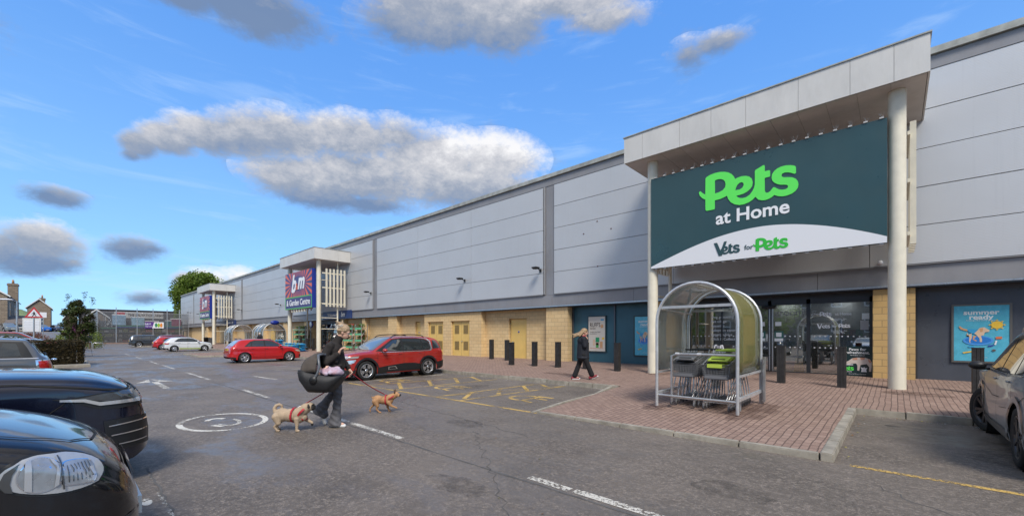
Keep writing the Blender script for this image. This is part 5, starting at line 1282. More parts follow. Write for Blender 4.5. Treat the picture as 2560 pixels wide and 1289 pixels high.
# ---- red family SUV
def suv_spec(paint, L=4.50, W=1.84, H=1.62, **k):
    q = L/2
    d = dict(L=L, W=W, H=H, R=.355, fx=1.36, rx=-1.37, beltz=1.02, paint=paint, rim='y', tumble=.24, tw=.225,
        plan=P_(L, PLAN),
        top=P_(L, [(-1,.70),(-.992,.92),(-.975,1.06),(-.955,1.18),(-.90,1.40),(-.83,1.545),(-.70,1.60),(-.35,1.635),(-.02,1.625),(.10,1.58),(.20,1.48),(.46,1.14),(.52,1.10),(.70,1.06),(.86,.985),(.94,.90),(.975,.80),(.992,.66),(1,.5)]),
        belt=P_(L, [(-1,.62),(-.985,.80),(-.95,.95),(-.85,1.03),(-.5,1.035),(.1,1.0),(.5,.985),(.75,.955),(.88,.90),(.95,.80),(.985,.64),(1,.46)]),
        bot=P_(L, [(-1,.42),(-.96,.30),(-.8,.24),(.8,.22),(.95,.24),(1,.34)]), arch=.075,
        screen=(1.06,.20), backlight=(-2.14,-1.93),
        surround=[(-1.56,1.07),(-1.0,1.045),(.0,1.035),(.80,1.045),(.98,1.06),(.55,1.30),(.22,1.50),(-.2,1.545),(-.9,1.54),(-1.3,1.50),(-1.48,1.42)], surround_m=m_black,
        windows=[[(-.16,1.065),(.72,1.075),(.50,1.27),(.18,1.47),(-.16,1.50)],[(-1.10,1.075),(-.23,1.065),(-.23,1.50),(-1.08,1.49)],[(-1.44,1.12),(-1.15,1.08),(-1.13,1.485),(-1.28,1.46),(-1.40,1.38)]],
        mirror=(.70,.93,1.09), handles=[(-.02,.93),(-.95,.95)], plate_f=(0,.55), plate_b=(0,.85), reg='SL69 VTA')
    d.update(k); return d
def seams(x0, xb, xc, zs=.32, zt=1.02): return [('door_seam', [(x0,zs+.05),(x0+.01,zt)], 'lr', .009, seam), ('door_seam', [(xb,zs),(xb,zt)], 'lr', .009, seam), ('door_seam', [(xc+.25,zs+.05),(xc+.18,.62),(xc,.82),(xc-.05,zt)], 'lr', .009, seam), ('door_seam', [(x0,zs+.05),(xb,zs),(xc+.25,zs+.05)], 'lr', .009, seam)]
cross = suv_spec(red_c, rails=(-1.35,.25,.60), rail_black=True,
    decals=[('lower_cladding', [(-.98,.20),(-.98,.50),(-.70,.56),(-.2,.57),(.55,.50),(.98,.44),(.98,.20)], 'lr', m_black, .012),
            ('chrome_trim', [(-1.60,1.10),(-1.50,1.02),(-.9,1.005),(.80,1.0),(.80,1.025),(-.9,1.03),(-1.44,1.05),(-1.53,1.12),(-1.50,1.40),(-1.36,1.51),(-.9,1.565),(-.2,1.57),(.25,1.53),(.25,1.545),(-.2,1.585),(-.9,1.58),(-1.42,1.53),(-1.58,1.42)], 'lr', m_rim, .006),
            ('rear_quarter_glass', [(-1.62,1.10),(-2.02,1.12),(-1.93,1.33),(-1.84,1.44),(-1.68,1.46)], 'lr', m_carglass, .008),
            ('tail_light', [(-2.02,1.03),(-2.30,1.03),(-2.30,.88),(-2.05,.92)], 'lr', m_tail, .012),
            ('headlight', [(1.66,.90),(2.3,.86),(2.3,.80),(1.70,.83)], 'lr', m_lamp, .012), ('headlight', [(1.76,.77),(2.3,.74),(2.3,.62),(1.85,.66)], 'lr', m_lamp, .012),
            ('headlight', [(.30,.90),(.78,.90),(.84,.82),(.30,.80)], 'f2', m_lamp, .012), ('headlight', [(.40,.76),(.8,.76),(.86,.62),(.5,.62)], 'f2', m_lamp, .012),
            ('grille', [(-.32,.88),(.32,.88),(.34,.78),(-.34,.78)], 'f', m_black, .01), ('front_bumper_trim', [(-.85,.42),(.85,.42),(.85,.22),(-.85,.22)], 'f', m_black, .012),
            ('side_vent', [(2.0,.62),(2.05,.62),(2.10,.44),(2.02,.44)], 'lr', m_black, .012),
            ('front_corner_trim', [(1.75,.38),(2.3,.42),(2.3,.2),(1.75,.2)], 'lr', m_black, .012), ('rear_corner_trim', [(-1.82,.55),(-2.3,.62),(-2.3,.2),(-1.82,.2)], 'lr', m_black, .012),
            ('airbump', [(.10,.36),(.18,.47),(.50,.46),(.50,.345)], 'lr', m_rim, .02), ('airbump_inner', [(.15,.375),(.21,.445),(.46,.44),(.46,.365)], 'lr', m_black, .026)],
    lines=seams(.92, -.20, -1.15)+[('crease', [(1.9,.88),(.9,.80)], 'lr', .006, seam)])
carC, _ = build_car(cross, 'parked_car', 'red crossover with black wheel arch cladding and roof rails, behind the woman with the dogs', (-15.05, 8.75, 0), radians(-90))
# ---- red hatchback
def hatch_spec(paint, **k):
    L = 3.98
    d = dict(L=L, W=1.74, H=1.42, R=.305, fx=1.22, rx=-1.25, beltz=.92, paint=paint, rim='five', tumble=.25, tw=.2,
        plan=P_(L, PLAN),
        top=P_(L, [(-1,.55),(-.99,.78),(-.965,.93),(-.93,1.0),(-.86,1.13),(-.74,1.33),(-.66,1.385),(-.35,1.42),(0,1.41),(.14,1.35),(.30,1.20),(.46,1.0),(.52,.965),(.68,.92),(.85,.84),(.94,.74),(.98,.62),(1,.48)]),
        belt=P_(L, [(-1,.5),(-.985,.70),(-.95,.85),(-.85,.935),(-.4,.935),(.1,.915),(.5,.89),(.75,.83),(.88,.76),(.95,.66),(.985,.54),(1,.42)]),
        bot=P_(L, [(-1,.36),(-.95,.24),(-.8,.2),(.8,.18),(.95,.19),(1,.26)]),
        screen=(.90,.22), backlight=(-1.83,-1.52), back_m=mat('pale_rear_glass', (.30,.36,.38), .05, 0, spec=1, coat=1),
        surround=[(-1.28,.965),(-.3,.955),(.86,.94),(.52,1.16),(.22,1.31),(-.1,1.345),(-.7,1.335),(-.95,1.26)],
        windows=[[(-.14,.985),(.74,.965),(.48,1.15),(.18,1.295),(-.14,1.32)],[(-.88,.985),(-.22,.985),(-.22,1.32),(-.68,1.31),(-.84,1.24)],[(-1.18,.985),(-.93,.985),(-.89,1.22)]],
        mirror=(.66,.88,1.0), msc=.9, handles=[(-.1,.84),(-.85,.85)], plate_f=(0,.42), plate_b=(0,.80), reg='SN16 OYT',
        decals=[('tail_light', [(-1.62,.86),(-2.0,.84),(-2.0,.72),(-1.70,.73)], 'lr', m_tail, .01), ('tail_light', [(.42,.86),(.80,.86),(.80,.72),(.44,.74)], 'b2', m_tail, .01),
                ('headlight', [(1.50,.74),(1.86,.70),(1.92,.58),(1.66,.64)], 'lr', m_lamp, .01), ('headlight', [(.36,.70),(.72,.72),(.76,.60),(.42,.58)], 'f2', m_lamp, .01),
                ('grille', [(-.34,.66),(.34,.66),(.28,.30),(-.28,.30)], 'f', m_black, .01), ('rear_diffuser', [(-.72,.36),(.72,.36),(.72,.2),(-.72,.2)], 'b', m_black, .012), ('rear_corner_trim', [(-1.7,.34),(-2.0,.38),(-2.0,.22),(-1.7,.2)], 'lr', m_black, .012),
                ('fog_intake', [(1.80,.40),(1.97,.42),(1.97,.28),(1.80,.28)], 'lr', m_black, .01)],
        lines=seams(.80, -.18, -1.05, .26, .90)+[('crease', [(-1.6,.80),(1.3,.74)], 'lr', .006, seam), ('fuel_seam', [(-1.0,.36),(.8,.33)], 'lr', .008, seam)])
    d.update(k); return d
hs = hatch_spec(red_a)
carA, _ = build_car(hs, 'parked_car', 'bright red hatchback parked side on before the blue compost bags', (-28.95, 8.60, 0), radians(90))
wh = hatch_spec(white_p, W=1.74, rim='small')
wh['decals'] = wh['decals']+[('lime_sill_stripe', [(-.90,.26),(-.90,.33),(.86,.30),(.86,.23)], 'lr', mat('lime_vinyl',(.45,.6,.03),.4), .012)]
carW, _ = build_car(wh, 'parked_car', 'white hatchback with a lime stripe along its sill', (-54.2, 8.8, 0), radians(90))
carW.location.x = -53.5; carA.location.x = -29.2; carC.location = (-15.15, 8.95, 0)
# near black supermini with oval lamps, seen from its right front corner
mic = dict(L=3.72, W=1.66, H=1.54, R=.30, fx=1.16, rx=-1.27, beltz=.98, paint=black_p, rim='small', tumble=.22, tw=.185,
    plan=P_(3.72, [(-1,.75),(-.95,.88),(-.85,.97),(-.3,1),(.3,1),(.62,.985),(.78,.95),(.88,.88),(.94,.80),(.975,.68),(.992,.56),(1,.44)]),
    top=P_(3.72, [(-1,.6),(-.98,.95),(-.9,1.25),(-.75,1.45),(-.4,1.54),(0,1.53),(.15,1.45),(.40,1.18),(.50,1.115),(.62,1.08),(.74,1.02),(.84,.945),(.90,.88),(.95,.79),(.98,.68),(1,.55)]),
    belt=P_(3.72, [(-1,.5),(-.97,.8),(-.8,.98),(0,.99),(.45,.985),(.60,.955),(.72,.90),(.82,.825),(.90,.73),(.96,.62),(1,.47)]),
    bot=P_(3.72, [(-1,.36),(-.9,.22),(.85,.2),(.95,.2),(1,.28)]), screen=(.76,.25),
    windows=[[(-.14,1.02),(.60,1.02),(.40,1.2),(.16,1.38),(-.14,1.42)],[(-.95,1.03),(-.22,1.02),(-.22,1.42),(-.8,1.40)]],
    mirror=(.62,.85,1.06), plate_f=(0,.44), reg='SK07 BNE', dg=.03,
    side=[(0,.93),(.2,.985),(.45,1.0),(.7,.985),(.88,.975),(1,.95)], handles=[(-.1,.9)],
    lines=[('bonnet_seam', [(.55,-.70),(1.0,-.66),(1.35,-.60),(1.53,-.50),(1.63,-.30),(1.66,0),(1.63,.30),(1.53,.50),(1.35,.60),(1.0,.66),(.55,.70)], 't', .012, seam), ('wing_seam', [(1.34,.62),(1.20,.56),(1.06,.46)], 'lr', .009, seam), ('bumper_crease', [(1.84,.50),(1.70,.48),(1.52,.44)], 'lr', .022, mat('satin_trim',(.05,.05,.055),.25,.3))])
micro, mc = build_car(mic, 'parked_car', 'glossy black small car with a big oval headlamp filling the bottom left corner', (-4.18, -1.50, 0), radians(90)); micro.scale = (1,1,1.10)
m_lensw = mat('clear_lens', (.44,.45,.47), .2, .3, coat=.8)
m_bowl = mat('lamp_bowl', (.36,.37,.385), .32, .55, var=.25, vs=9, coat=.5)
def lampset(c, t, ang, origin, outline, z0, eps=.012):
    rim_ = c.decal('headlight', outline, (0, ang, origin), m_lamp_dark, t, eps*.6, .025)
    return rim_
LC = (1.3, -.45, 0)
def oval(cu, cv, ru, rv, n=28, tilt=0, p=2.0):
    out = []
    for k in range(n):
        a = 2*pi*k/n; x = ru*abs(cos(a))**(2/p)*(1 if cos(a) > 0 else -1); y = rv*abs(sin(a))**(2/p)*(1 if sin(a) > 0 else -1)
        out.append((cu+x*cos(tilt)-y*sin(tilt), cv+x*sin(tilt)+y*cos(tilt)))
    return out
for sgn in (-1, 1):
    vw = ('c', 62*sgn, (1.30, .45*sgn, 0)); fl = -sgn
    T = lambda pts: [(-x*sgn*-1*-1 if False else x*(-sgn)*-1*1, z) for x, z in pts]
    def mk_(nm, pts, m_, e, g=.02): return mc.decal(nm, [(x*(1 if sgn < 0 else -1), z) for x, z in pts], vw, m_, micro, e, g)
    mk_('headlight_surround', oval(.02,.825,.222,.106,tilt=-.13), m_black, .004)
    mk_('headlight', oval(.02,.825,.208,.094,tilt=-.13), m_lensw, .010)
    mk_('reflector_edge', oval(-.045,.832,.085,.082,tilt=-.1), m_chrome, .013); mk_('headlight_reflector', oval(-.045,.832,.079,.076,tilt=-.1), m_bowl, .016); mk_('headlight_glint', [(-.105,.775),(-.08,.765),(-.076,.90),(-.10,.895)], m_lensw, .021)  # the pale strip is a highlight painted onto the reflector
    mk_('reflector_edge', oval(.098,.810,.077,.060,tilt=-.1,p=4), m_chrome, .013); mk_('headlight_reflector', oval(.10,.810,.071,.054,tilt=-.1,p=4), m_bowl, .017); mk_('indicator_bulb', oval(.155,.795,.010,.022,p=5), m_lensw, .021)
    for q_ in range(7): mk_('lens_flute', [(.048+.017*q_,.775),(.052+.017*q_,.775),(.052+.017*q_,.848),(.048+.017*q_,.848)], m_lamp_dark, .0195)
    mk_('headlight_glint', [(-.005,.765),(.012,.775),(.018,.83),(.010,.885),(-.004,.895),(.004,.83)], m_lensw, .021)  # bright crescent, a painted glint that gives the lamp depth
    mk_('lamp_shroud', [(-.185,.825),(-.165,.872),(-.130,.898),(-.115,.90),(-.140,.86),(-.148,.82),(-.140,.775),(-.165,.785)], m_lamp_dark, .014)
    mk_('headlight_divider', [(.027,.745),(.034,.745),(.029,.83),(.036,.905),(.029,.905),(.021,.83)], m_lamp_dark, .020)
mc.decal('grille', [(-.34,.74),(.34,.74),(.30,.64),(-.30,.64)], 'f', m_black, micro, .01); mc.decal('lower_grille', [(-.5,.36),(.5,.36),(.45,.24),(-.45,.24)], 'f', m_black, micro, .01)
mc.line('grille_chrome', [(-.36,.75),(.36,.75)], 'f', .03, m_chrome, micro, .014)
# navy luxury SUV
ev = dict(L=4.75, W=1.93, H=1.72, R=.37, fx=1.42, rx=-1.45, beltz=1.12, paint=navy_p, rim='y', tumble=.22, tw=.24,
    plan=P_(4.75, [(-1,.8),(-.95,.92),(-.8,.985),(-.3,1),(.3,1),(.7,.99),(.84,.965),(.91,.92),(.955,.85),(.985,.74),(1,.62)]),
    top=P_(4.75, [(-1,.7),(-.98,1.1),(-.9,1.5),(-.75,1.68),(-.3,1.72),(0,1.69),(.12,1.6),(.36,1.33),(.42,1.27),(.60,1.245),(.78,1.20),(.88,1.13),(.93,1.06),(.96,.98),(.985,.82),(1,.62)]),
    belt=P_(4.75, [(-1,.6),(-.97,.95),(-.85,1.13),(0,1.15),(.4,1.14),(.65,1.12),(.80,1.075),(.88,1.02),(.935,.955),(.97,.85),(1,.55)]),
    bot=P_(4.75, [(-1,.42),(-.9,.28),(.8,.26),(.92,.26),(1,.36)]), screen=(.92,.24),
    windows=[[(-.2,1.18),(.70,1.18),(.3,1.5),(-.2,1.58)],[(-1.2,1.2),(-.28,1.18),(-.28,1.58),(-1.1,1.56)]], mirror=(.6,1.0,1.22), handles=[(-.1,1.02)], plate_f=(0,.62), reg='SL21 FHE', dg=.04,
    side=[(0,.95),(.15,.985),(.45,1.0),(.7,.99),(.9,.985),(1,.965)],
    decals=[('headlight_bezel', [(1.60,.985),(1.75,.985),(2.0,1.02),(2.36,1.03),(2.37,.86),(2.1,.84),(1.93,.86),(1.78,.93)], 'lr', m_black, .010),
        ('headlight', [(1.78,.975),(2.0,1.01),(2.35,1.02),(2.36,.935),(2.0,.93),(1.9,.95)], 'lr', m_lamp_dark, .016),
        ('daytime_strip', [(1.66,.978),(1.84,.968),(1.95,.925),(2.35,.930),(2.35,.895),(1.95,.888),(1.83,.938),(1.66,.958)], 'lr', m_lamp, .022),
        ('headlight', [(.42,1.0),(.86,.99),(.90,.90),(.45,.91)], 'f2', m_lamp_dark, .014), ('daytime_strip', [(.42,.925),(.90,.925),(.90,.905),(.42,.905)], 'f2', m_lamp, .02),
        ('grille', [(-.40,1.01),(.40,1.01),(.42,.90),(-.42,.90)], 'f', m_black, .012), ('lower_intake', [(-.45,.50),(.45,.50),(.42,.33),(-.42,.33)], 'f', m_black, .012),
        ('side_intake', [(1.98,.72),(2.28,.74),(2.36,.66),(2.36,.42),(2.15,.40),(2.0,.52)], 'lr', m_black, .010), ('side_intake', [(.62,.74),(.93,.70),(.9,.42),(.60,.40)], 'f2', m_black, .010),
        ('skid_plate', [(-.7,.33),(.7,.33),(.62,.25),(-.62,.25)], 'f', m_rim, .014)],
    lines=[('bonnet_seam', [(.9,1.16),(1.4,1.14),(1.7,1.095),(1.95,1.055),(2.2,1.02)], 'lr', .014, seam), ('bonnet_seam', [(-.85,1.03),(-.4,1.06),(0,1.07),(.4,1.06),(.85,1.03)], 'f', .012, seam), ('wing_seam', [(1.72,.96),(1.60,.86),(1.56,.78)], 'lr', .009, seam),
        ('intake_blade', [(2.02,.66),(2.34,.69)], 'lr', .012, m_chrome), ('intake_blade', [(2.04,.56),(2.34,.58)], 'lr', .012, m_chrome), ('intake_blade', [(2.10,.46),(2.34,.47)], 'lr', .012, m_rim)])
evo, ec = build_car(ev, 'parked_car', 'dark navy luxury SUV with slim headlamps, nose out behind the black small car', (-7.22, -1.68, 0), radians(90)); evo.scale = (1,1,1.035)
mb = MB()
for i in range(9):
    for j in range(3):
        h = ec.cast('f', -.38+.095*i, .925+.032*j)
        if h: ellip(mb, tuple(h[0]+h[1]*.016), (.012,.03,.011), n=8)
mb.build('grille_mesh', m_rim_dark, evo)
# mid grey compact, tail out
mi = dict(L=4.10, W=1.80, H=1.56, R=.33, fx=1.28, rx=-1.30, beltz=.98, paint=mini_p, rim='five', tumble=.17, tw=.21,
    plan=P_(4.10, [(-1,.66),(-.985,.78),(-.95,.88),(-.87,.955),(-.7,.99),(-.3,1),(.5,1),(.85,.95),(.95,.85),(1,.65)]),
    top=P_(4.10, [(-1,.62),(-.992,.80),(-.975,.95),(-.95,1.06),(-.905,1.13),(-.86,1.28),(-.80,1.46),(-.775,1.515),(-.5,1.555),(-.1,1.56),(.15,1.50),(.40,1.12),(.48,1.06),(.9,.95),(.97,.8),(1,.55)]),
    belt=P_(4.10, [(-1,.55),(-.985,.76),(-.955,.92),(-.90,1.02),(-.5,1.03),(.3,1.0),(.6,.97),(.9,.88),(1,.5)]),
    bot=P_(4.10, [(-1,.38),(-.92,.25),(.9,.22),(1,.3)]), screen=(.80,.34), backlight=(-1.83,-1.62),
    surround=[(-1.70,1.055),(-1.0,1.05),(.85,1.035),(.4,1.42),(0,1.485),(-1.0,1.48),(-1.52,1.45),(-1.60,1.30)],
    windows=[[(-.95,1.09),(.70,1.07),(.36,1.38),(0,1.43),(-1.1,1.43)],[(-1.50,1.10),(-1.08,1.09),(-1.2,1.42),(-1.42,1.40)]],
    decals=[('lamp_chrome', [(-1.74,.99),(-2.0,1.0),(-2.02,.60),(-1.86,.60),(-1.76,.80)], 'lr', m_chrome, .008), ('tail_light', [(-1.79,.96),(-1.98,.96),(-2.01,.63),(-1.88,.63),(-1.81,.80)], 'lr', m_tail, .014), ('tail_light', [(.52,.95),(.80,.95),(.82,.64),(.56,.64)], 'b2', m_tail, .014)],
    lines=[('chrome_strip', [(-1.80,1.035),(-1.0,1.04),(.9,1.02)], 'lr', .022, m_chrome)]+seams(.82,-.18,-1.1), mirror=(.62,.92,1.07), plate_b=(0,.74), handles=[(-.1,.9),(-.9,.92)], reg='SG18 OPR')
mini, mnc = build_car(mi, 'parked_car', 'mid grey compact car seen from its tail with a red lamp, left of the hedge', (-17.3, -2.02, 0), radians(-90)); mini.scale = (1,1,1.03); mini.location.y -= .2
mb = MB(); ellip(mb, (-1.66,0,1.505), (.20,.58,.028), (0,radians(-6),0)); mb.build('roof_spoiler', mini_p, mini, True)
mb = MB(); mb.tube([(-1.0,0,1.55),(-1.06,0,1.72)],.008,6); ellip(mb,(-1.0,0,1.555),(.06,.03,.02)); mb.build('aerial', m_black, mini)
mb = MB(); ellip(mb,(-2.06,0,.97),(.06,.32,.03)); mb.build('boot_handle', m_chrome, mini, True); mb = MB(); mb.tube([(-1.86,-.28,1.15),(-1.93,.22,1.12)],.012,6); mb.build('rear_wiper', m_black, mini)
# warm grey SUV at the right edge
tu = suv_spec(grey_p, H=1.65, rim='star', steer=radians(24), arch=.07, arch_m=grey_p, rimm=m_rim_dark, rails=(-1.3,.2,.62), mirror_m=m_black, msc=.85, plate_b=(0,.62), handles=[(-.02,.95),(-.92,.97)], fx=1.34, rx=-1.34,
    surround=[(-1.46,1.09),(-1.0,1.07),(.0,1.055),(.84,1.06),(1.0,1.07),(.55,1.31),(.22,1.50),(-.2,1.545),(-.9,1.54),(-1.25,1.48)],
    decals=[('sill_trim', [(-.98,.22),(-.98,.37),(.98,.33),(.98,.22)], 'lr', mat('sill_grey',(.09,.088,.085),.4,.2,coat=.5), .012), ('tail_light', [(-1.85,1.0),(-2.25,1.02),(-2.25,.86),(-1.9,.90)], 'lr', m_tail, .012), ('headlight', [(1.95,.80),(2.24,.76),(2.24,.60),(2.0,.64)], 'lr', m_lamp_dark, .012)],
    lines=seams(.95,-.18,-1.12)+[('body_crease', [(1.5,.86),(.2,.70),(-.3,.72)], 'lr', .007, seam), ('body_crease', [(-1.9,.90),(-1.1,.66),(-.4,.60)], 'lr', .007, seam), ('window_chrome', [(-1.5,1.075),(-.9,1.05),(.95,1.04)], 'lr', .016, m_rim)])
tuc, tc_ = build_car(tu, 'parked_car', 'warm grey SUV at the right edge with its front wheel turned out', (2.06, 9.55, 0), radians(90)); tuc.scale = (1.03,1.03,1.08)
# ---------------------------------------------------------------- far cars (simpler copies of the same builders)
def far_car(spec, label, loc, rz, group): return build_car(spec, 'parked_car', label, loc, rz, group, 1)[0]
GR = None
far_car(hatch_spec(car_paint('cherry_paint',(.45,.01,.015),.1,.25)), 'red hatchback just behind the white hatchback with the lime stripe', (-60.9, 8.8, 0), radians(90), GR)
far_car(suv_spec(car_paint('dark_red_paint',(.2,.01,.012),.2,.3)), 'dark red car squeezed between the red hatchback and the dark grey estate', (-64.2, 9.7, 0), radians(90), GR)
far_car(suv_spec(dgrey_p, L=4.7, H=1.6), 'dark grey estate, leftmost of the far row in front of the compound', (-77.0, 8.5, 0), radians(90), GR)
for lab, col, x, y, rz, sp in (('white car whose roof shows above the mid grey compact', white_p, -42.5, -3.0, 90, 'h'), ('silver car whose nose shows behind the hedge', silver_p, -45.5, -2.5, 90, 'h'), ('dull red car whose bonnet shows behind the hedge', car_paint('dull_red_paint',(.35,.03,.02),.2,.4), -48.6, -2.45, 90, 's'),
        ('bright blue SUV parked before the far stone house', blue_p, -135, -3.1, 25, 's'), ('dark car beside the bright blue SUV', dgrey_p, -134, -.6, 15, 's'), ('grey SUV on the rise before the stone gable', mat('grey_pz',(.2,.22,.22),.3,.3,coat=1), -121, -6.9, 20, 's'), ('small white car on the rise near the lamp post', white_p, -131, -5.4, 30, 'h')):
    far_car(suv_spec(col) if sp == 's' else hatch_spec(col), lab, (x, y, terr(x, y)), radians(rz), None)
# ================================================================ PEOPLE AND DOGS
m_skin = mat('skin', (.56,.34,.25), .5, var=.06, vs=12); m_hair = mat('blonde_hair', (.34,.235,.14), .5, var=.35, vs=26, bump=.5, bs=60, bstretch=(1,1,5)); m_hair2 = mat('fair_hair', (.30,.20,.11), .5, var=.3, vs=20, bump=.4, bs=60)
m_jacket = mat('dark_fleece', (.022,.018,.017), .9, var=.35, vs=9, bump=.5, bs=70); m_trouser = mat('charcoal_flares', (.10,.098,.108), .85, var=.25, vs=7, bump=.3, bs=90); m_shoe = mat('white_trainer', (.66,.66,.66), .5); m_coat = mat('black_coat', (.008,.010,.017), .8, var=.3, vs=8, bump=.3, bs=60)
m_blackcloth = mat('black_cloth', (.007,.007,.009), .85); m_red_shoe = mat('maroon_canvas', (.22,.02,.03), .7); m_lips = mat('lips', (.4,.14,.12), .5); m_dark = mat('near_black', (.01,.01,.01), .5); m_red_scarf = mat('red_scarf', (.3,.02,.03), .8)
def rot_y(v, a): return Vector((v.x*cos(a)+v.z*sin(a), v.y, -v.x*sin(a)+v.z*cos(a)))
def head(parts, c, tilt, s=1.0):
    """head facing +x about centre c, tilt>0 looks down: returns list of body pieces"""
    def Q(x, y, z): p = rot_y(Vector((x, y, z))*s, tilt); return tuple(p+Vector(c))
    parts += [('e', Q(-.012,0,.022), (.098*s,.076*s,.100*s), (0,tilt,0)), ('e', Q(.032,0,-.045), (.062*s,.056*s,.075*s), (0,tilt,0)), ('e', Q(.06,0,-.098), (.028*s,.03*s,.022*s)),
              ('c', Q(.085,0,.005), Q(.112,0,-.028), .009*s, .014*s), ('c', Q(.087,-.018,-.062), Q(.087,.018,-.062), .012*s, .012*s), ('c', Q(.078,-.03,.028), Q(.078,.03,.028), .016*s, .016*s),
              ('e', Q(-.005,.078,-.012), (.020*s,.010*s,.032*s)), ('e', Q(-.005,-.078,-.012), (.020*s,.010*s,.032*s)), ('c', Q(-.03,0,-.06), Q(-.065,0,-.17), .055*s, .062*s)]
    return Q
def face_bits(Q, parent, s=1.0):
    for y in (-.031,.031):
        mb = MB(); ellip(mb, Q(.083,y,.008), (.008*s,.013*s,.008*s), n=10); e_ = mb.build('eye', m_white, parent, True)
        mb = MB(); ellip(mb, Q(.0885,y,.008), (.004*s,.006*s,.006*s), n=8); mb.build('pupil', m_dark, e_, True)
        mb = MB(); mb.tube([Q(.088,y-.014*(1 if y<0 else -1)*-1,.030), Q(.090,y,.034), Q(.082,y*1.55,.029)],.004*s,5); mb.build('eyebrow', m_hair, parent)
    mb = MB(); ellip(mb, Q(.096,0,-.062), (.006*s,.021*s,.007*s), n=10); mb.build('mouth', m_lips, parent, True)
def hand(parts, w, d, up, curl=.6, s=1.0, side=1):
    """w wrist, d direction of the palm, up: back of the hand. Five separate fingers and a thumb from the palm's side"""
    w, d, up = Vector(w), Vector(d).normalized(), Vector(up).normalized(); lat = d.cross(up).normalized()*side; up = lat.cross(d)*side
    pc = w+d*.045*s
    parts += [('c', tuple(w), tuple(w+d*.03*s), .024*s, .026*s)]
    for k in range(4):
        b = w+d*.075*s+lat*(k-1.5)*.019*s; parts.append(('c', tuple(w+d*.02*s+lat*(k-1.5)*.013*s), tuple(b), .014*s, .0125*s))
        L = [.040,.046,.043,.034][k]*s; a = curl*(.8+.12*k); p = b; dr = d.copy()
        for j in range(3):
            dr = (dr*cos(a)-up*sin(a)).normalized(); q = p+dr*L*[1,.72,.55][j]; parts.append(('c', tuple(p), tuple(q), (.0100-.001*j)*s, (.0092-.001*j)*s)); p = q; a = curl*.9
    tb = w+d*.028*s-lat*.03*s; t1 = tb+(d*.7-lat*.65-up*.2).normalized()*.036*s; t2 = t1+(d*.9-lat*.1-up*.4).normalized()*.03*s
    parts += [('c', tuple(w+d*.012*s-lat*.01*s), tuple(tb), .015*s, .0135*s), ('c', tuple(tb), tuple(t1), .0125*s, .0105*s), ('c', tuple(t1), tuple(t2), .0105*s, .009*s)]
HD = radians(42.67)
# ---------- woman carrying a baby seat, striding to the right
wm = thing('person', 'woman in a dark fleece and charcoal flares carrying a baby seat and two leads', 'person', (-7.53, 3.42, 0), HD)
bp = []
hc = (.14, .0, 1.725)
Q = head(bp, hc, .42, 1.0)
bp += [('e',(-.03,0,1.36),(.125,.165,.20)),('e',(-.02,0,1.12),(.12,.155,.14)),('c',(.04,0,1.60),(-.02,0,1.46),.058,.08),
       ('c',(-.05,-.17,1.47),(-.12,-.21,1.30),.055,.048),('c',(-.12,-.21,1.30),(-.08,-.23,1.19),.045,.04),('c',(-.08,-.23,1.19),(.11,-.18,1.34),.04,.027),
       ('c',(-.05,.17,1.47),(-.02,.24,1.22),.055,.045),('c',(-.02,.24,1.22),(.17,.16,1.02),.04,.026),
       ('c',(.0,-.09,1.06),(.06,-.09,.60),.082,.055),('c',(.06,-.09,.60),(.01,-.09,.12),.05,.036),('c',(.01,-.09,.10),(.15,-.09,.05),.036,.03),
       ('c',(.0,.09,1.06),(-.07,.09,.62),.082,.055),('c',(-.07,.09,.62),(-.36,.09,.30),.05,.036),('c',(-.36,.09,.28),(-.28,.09,.14),.036,.028)]
hand(bp, (.11,-.18,1.345), (.35,.12,.93), (-.8,-.5,.3), .55); hand(bp, (.17,.16,1.02), (.6,-.05,-.75), (.5,.7,.4), 1.1)
blob('body', bp, m_skin, .0065, wm, 2); face_bits(Q, wm)
def Hq(x, y, z): return Q(x, y, z)
blob('hair', [('e',Hq(-.028,0,.045),(.108,.092,.100),(0,.42,0)),('e',Hq(-.06,0,-.01),(.075,.084,.07)),('e',Hq(-.115,.0,.085),(.062,.058,.05)),('e',Hq(-.16,.02,.115),(.045,.03,.025)),('c',Hq(-.14,.03,.1),Hq(-.235,.05,.06),.03,.008),('c',Hq(-.15,-.02,.12),Hq(-.23,-.03,.12),.022,.006),('c',Hq(-.1,0,.12),Hq(-.13,.02,.18),.03,.008),('c',Hq(.03,-.07,.04),Hq(-.09,-.075,.0),.018,.028)], m_hair, .0075, wm, 2)
mb = MB(); c4 = [Hq(-.165,-.070,.045),Hq(-.06,-.085,.125),Hq(-.045,-.085,.105),Hq(-.15,-.072,.020)]; mb.tube(c4+[c4[0]],.006,6); mb.build('hair_clip', mat('pale_clip',(.6,.58,.54),.3), wm)
jk = [('e',(-.035,0,1.40),(.138,.195,.16)),('e',(-.03,0,1.22),(.142,.185,.17)),('e',(-.02,0,1.10),(.148,.185,.08)),('c',(.03,0,1.615),(-.02,0,1.50),.075,.10),('c',(.055,0,1.63),(.02,0,1.56),.066,.07),
      ('c',(-.05,-.17,1.475),(-.13,-.22,1.30),.078,.075),('c',(-.13,-.22,1.30),(-.09,-.235,1.185),.075,.07),('c',(-.09,-.235,1.185),(.085,-.19,1.325),.068,.05),
      ('c',(-.05,.17,1.475),(-.02,.25,1.22),.078,.07),('c',(-.02,.25,1.22),(.14,.17,1.06),.065,.05),('c',(.04,-.02,1.35),(.06,0,1.10),.085,.09),('c',(-.13,-.1,1.36),(-.10,-.02,1.15),.05,.05),('c',(.10,-.1,1.12),(.12,.1,1.10),.022,.022),('c',(-.1,-.14,1.28),(.05,-.15,1.2),.045,.04)]
blob('jacket', jk, m_jacket, .010, wm, 3)
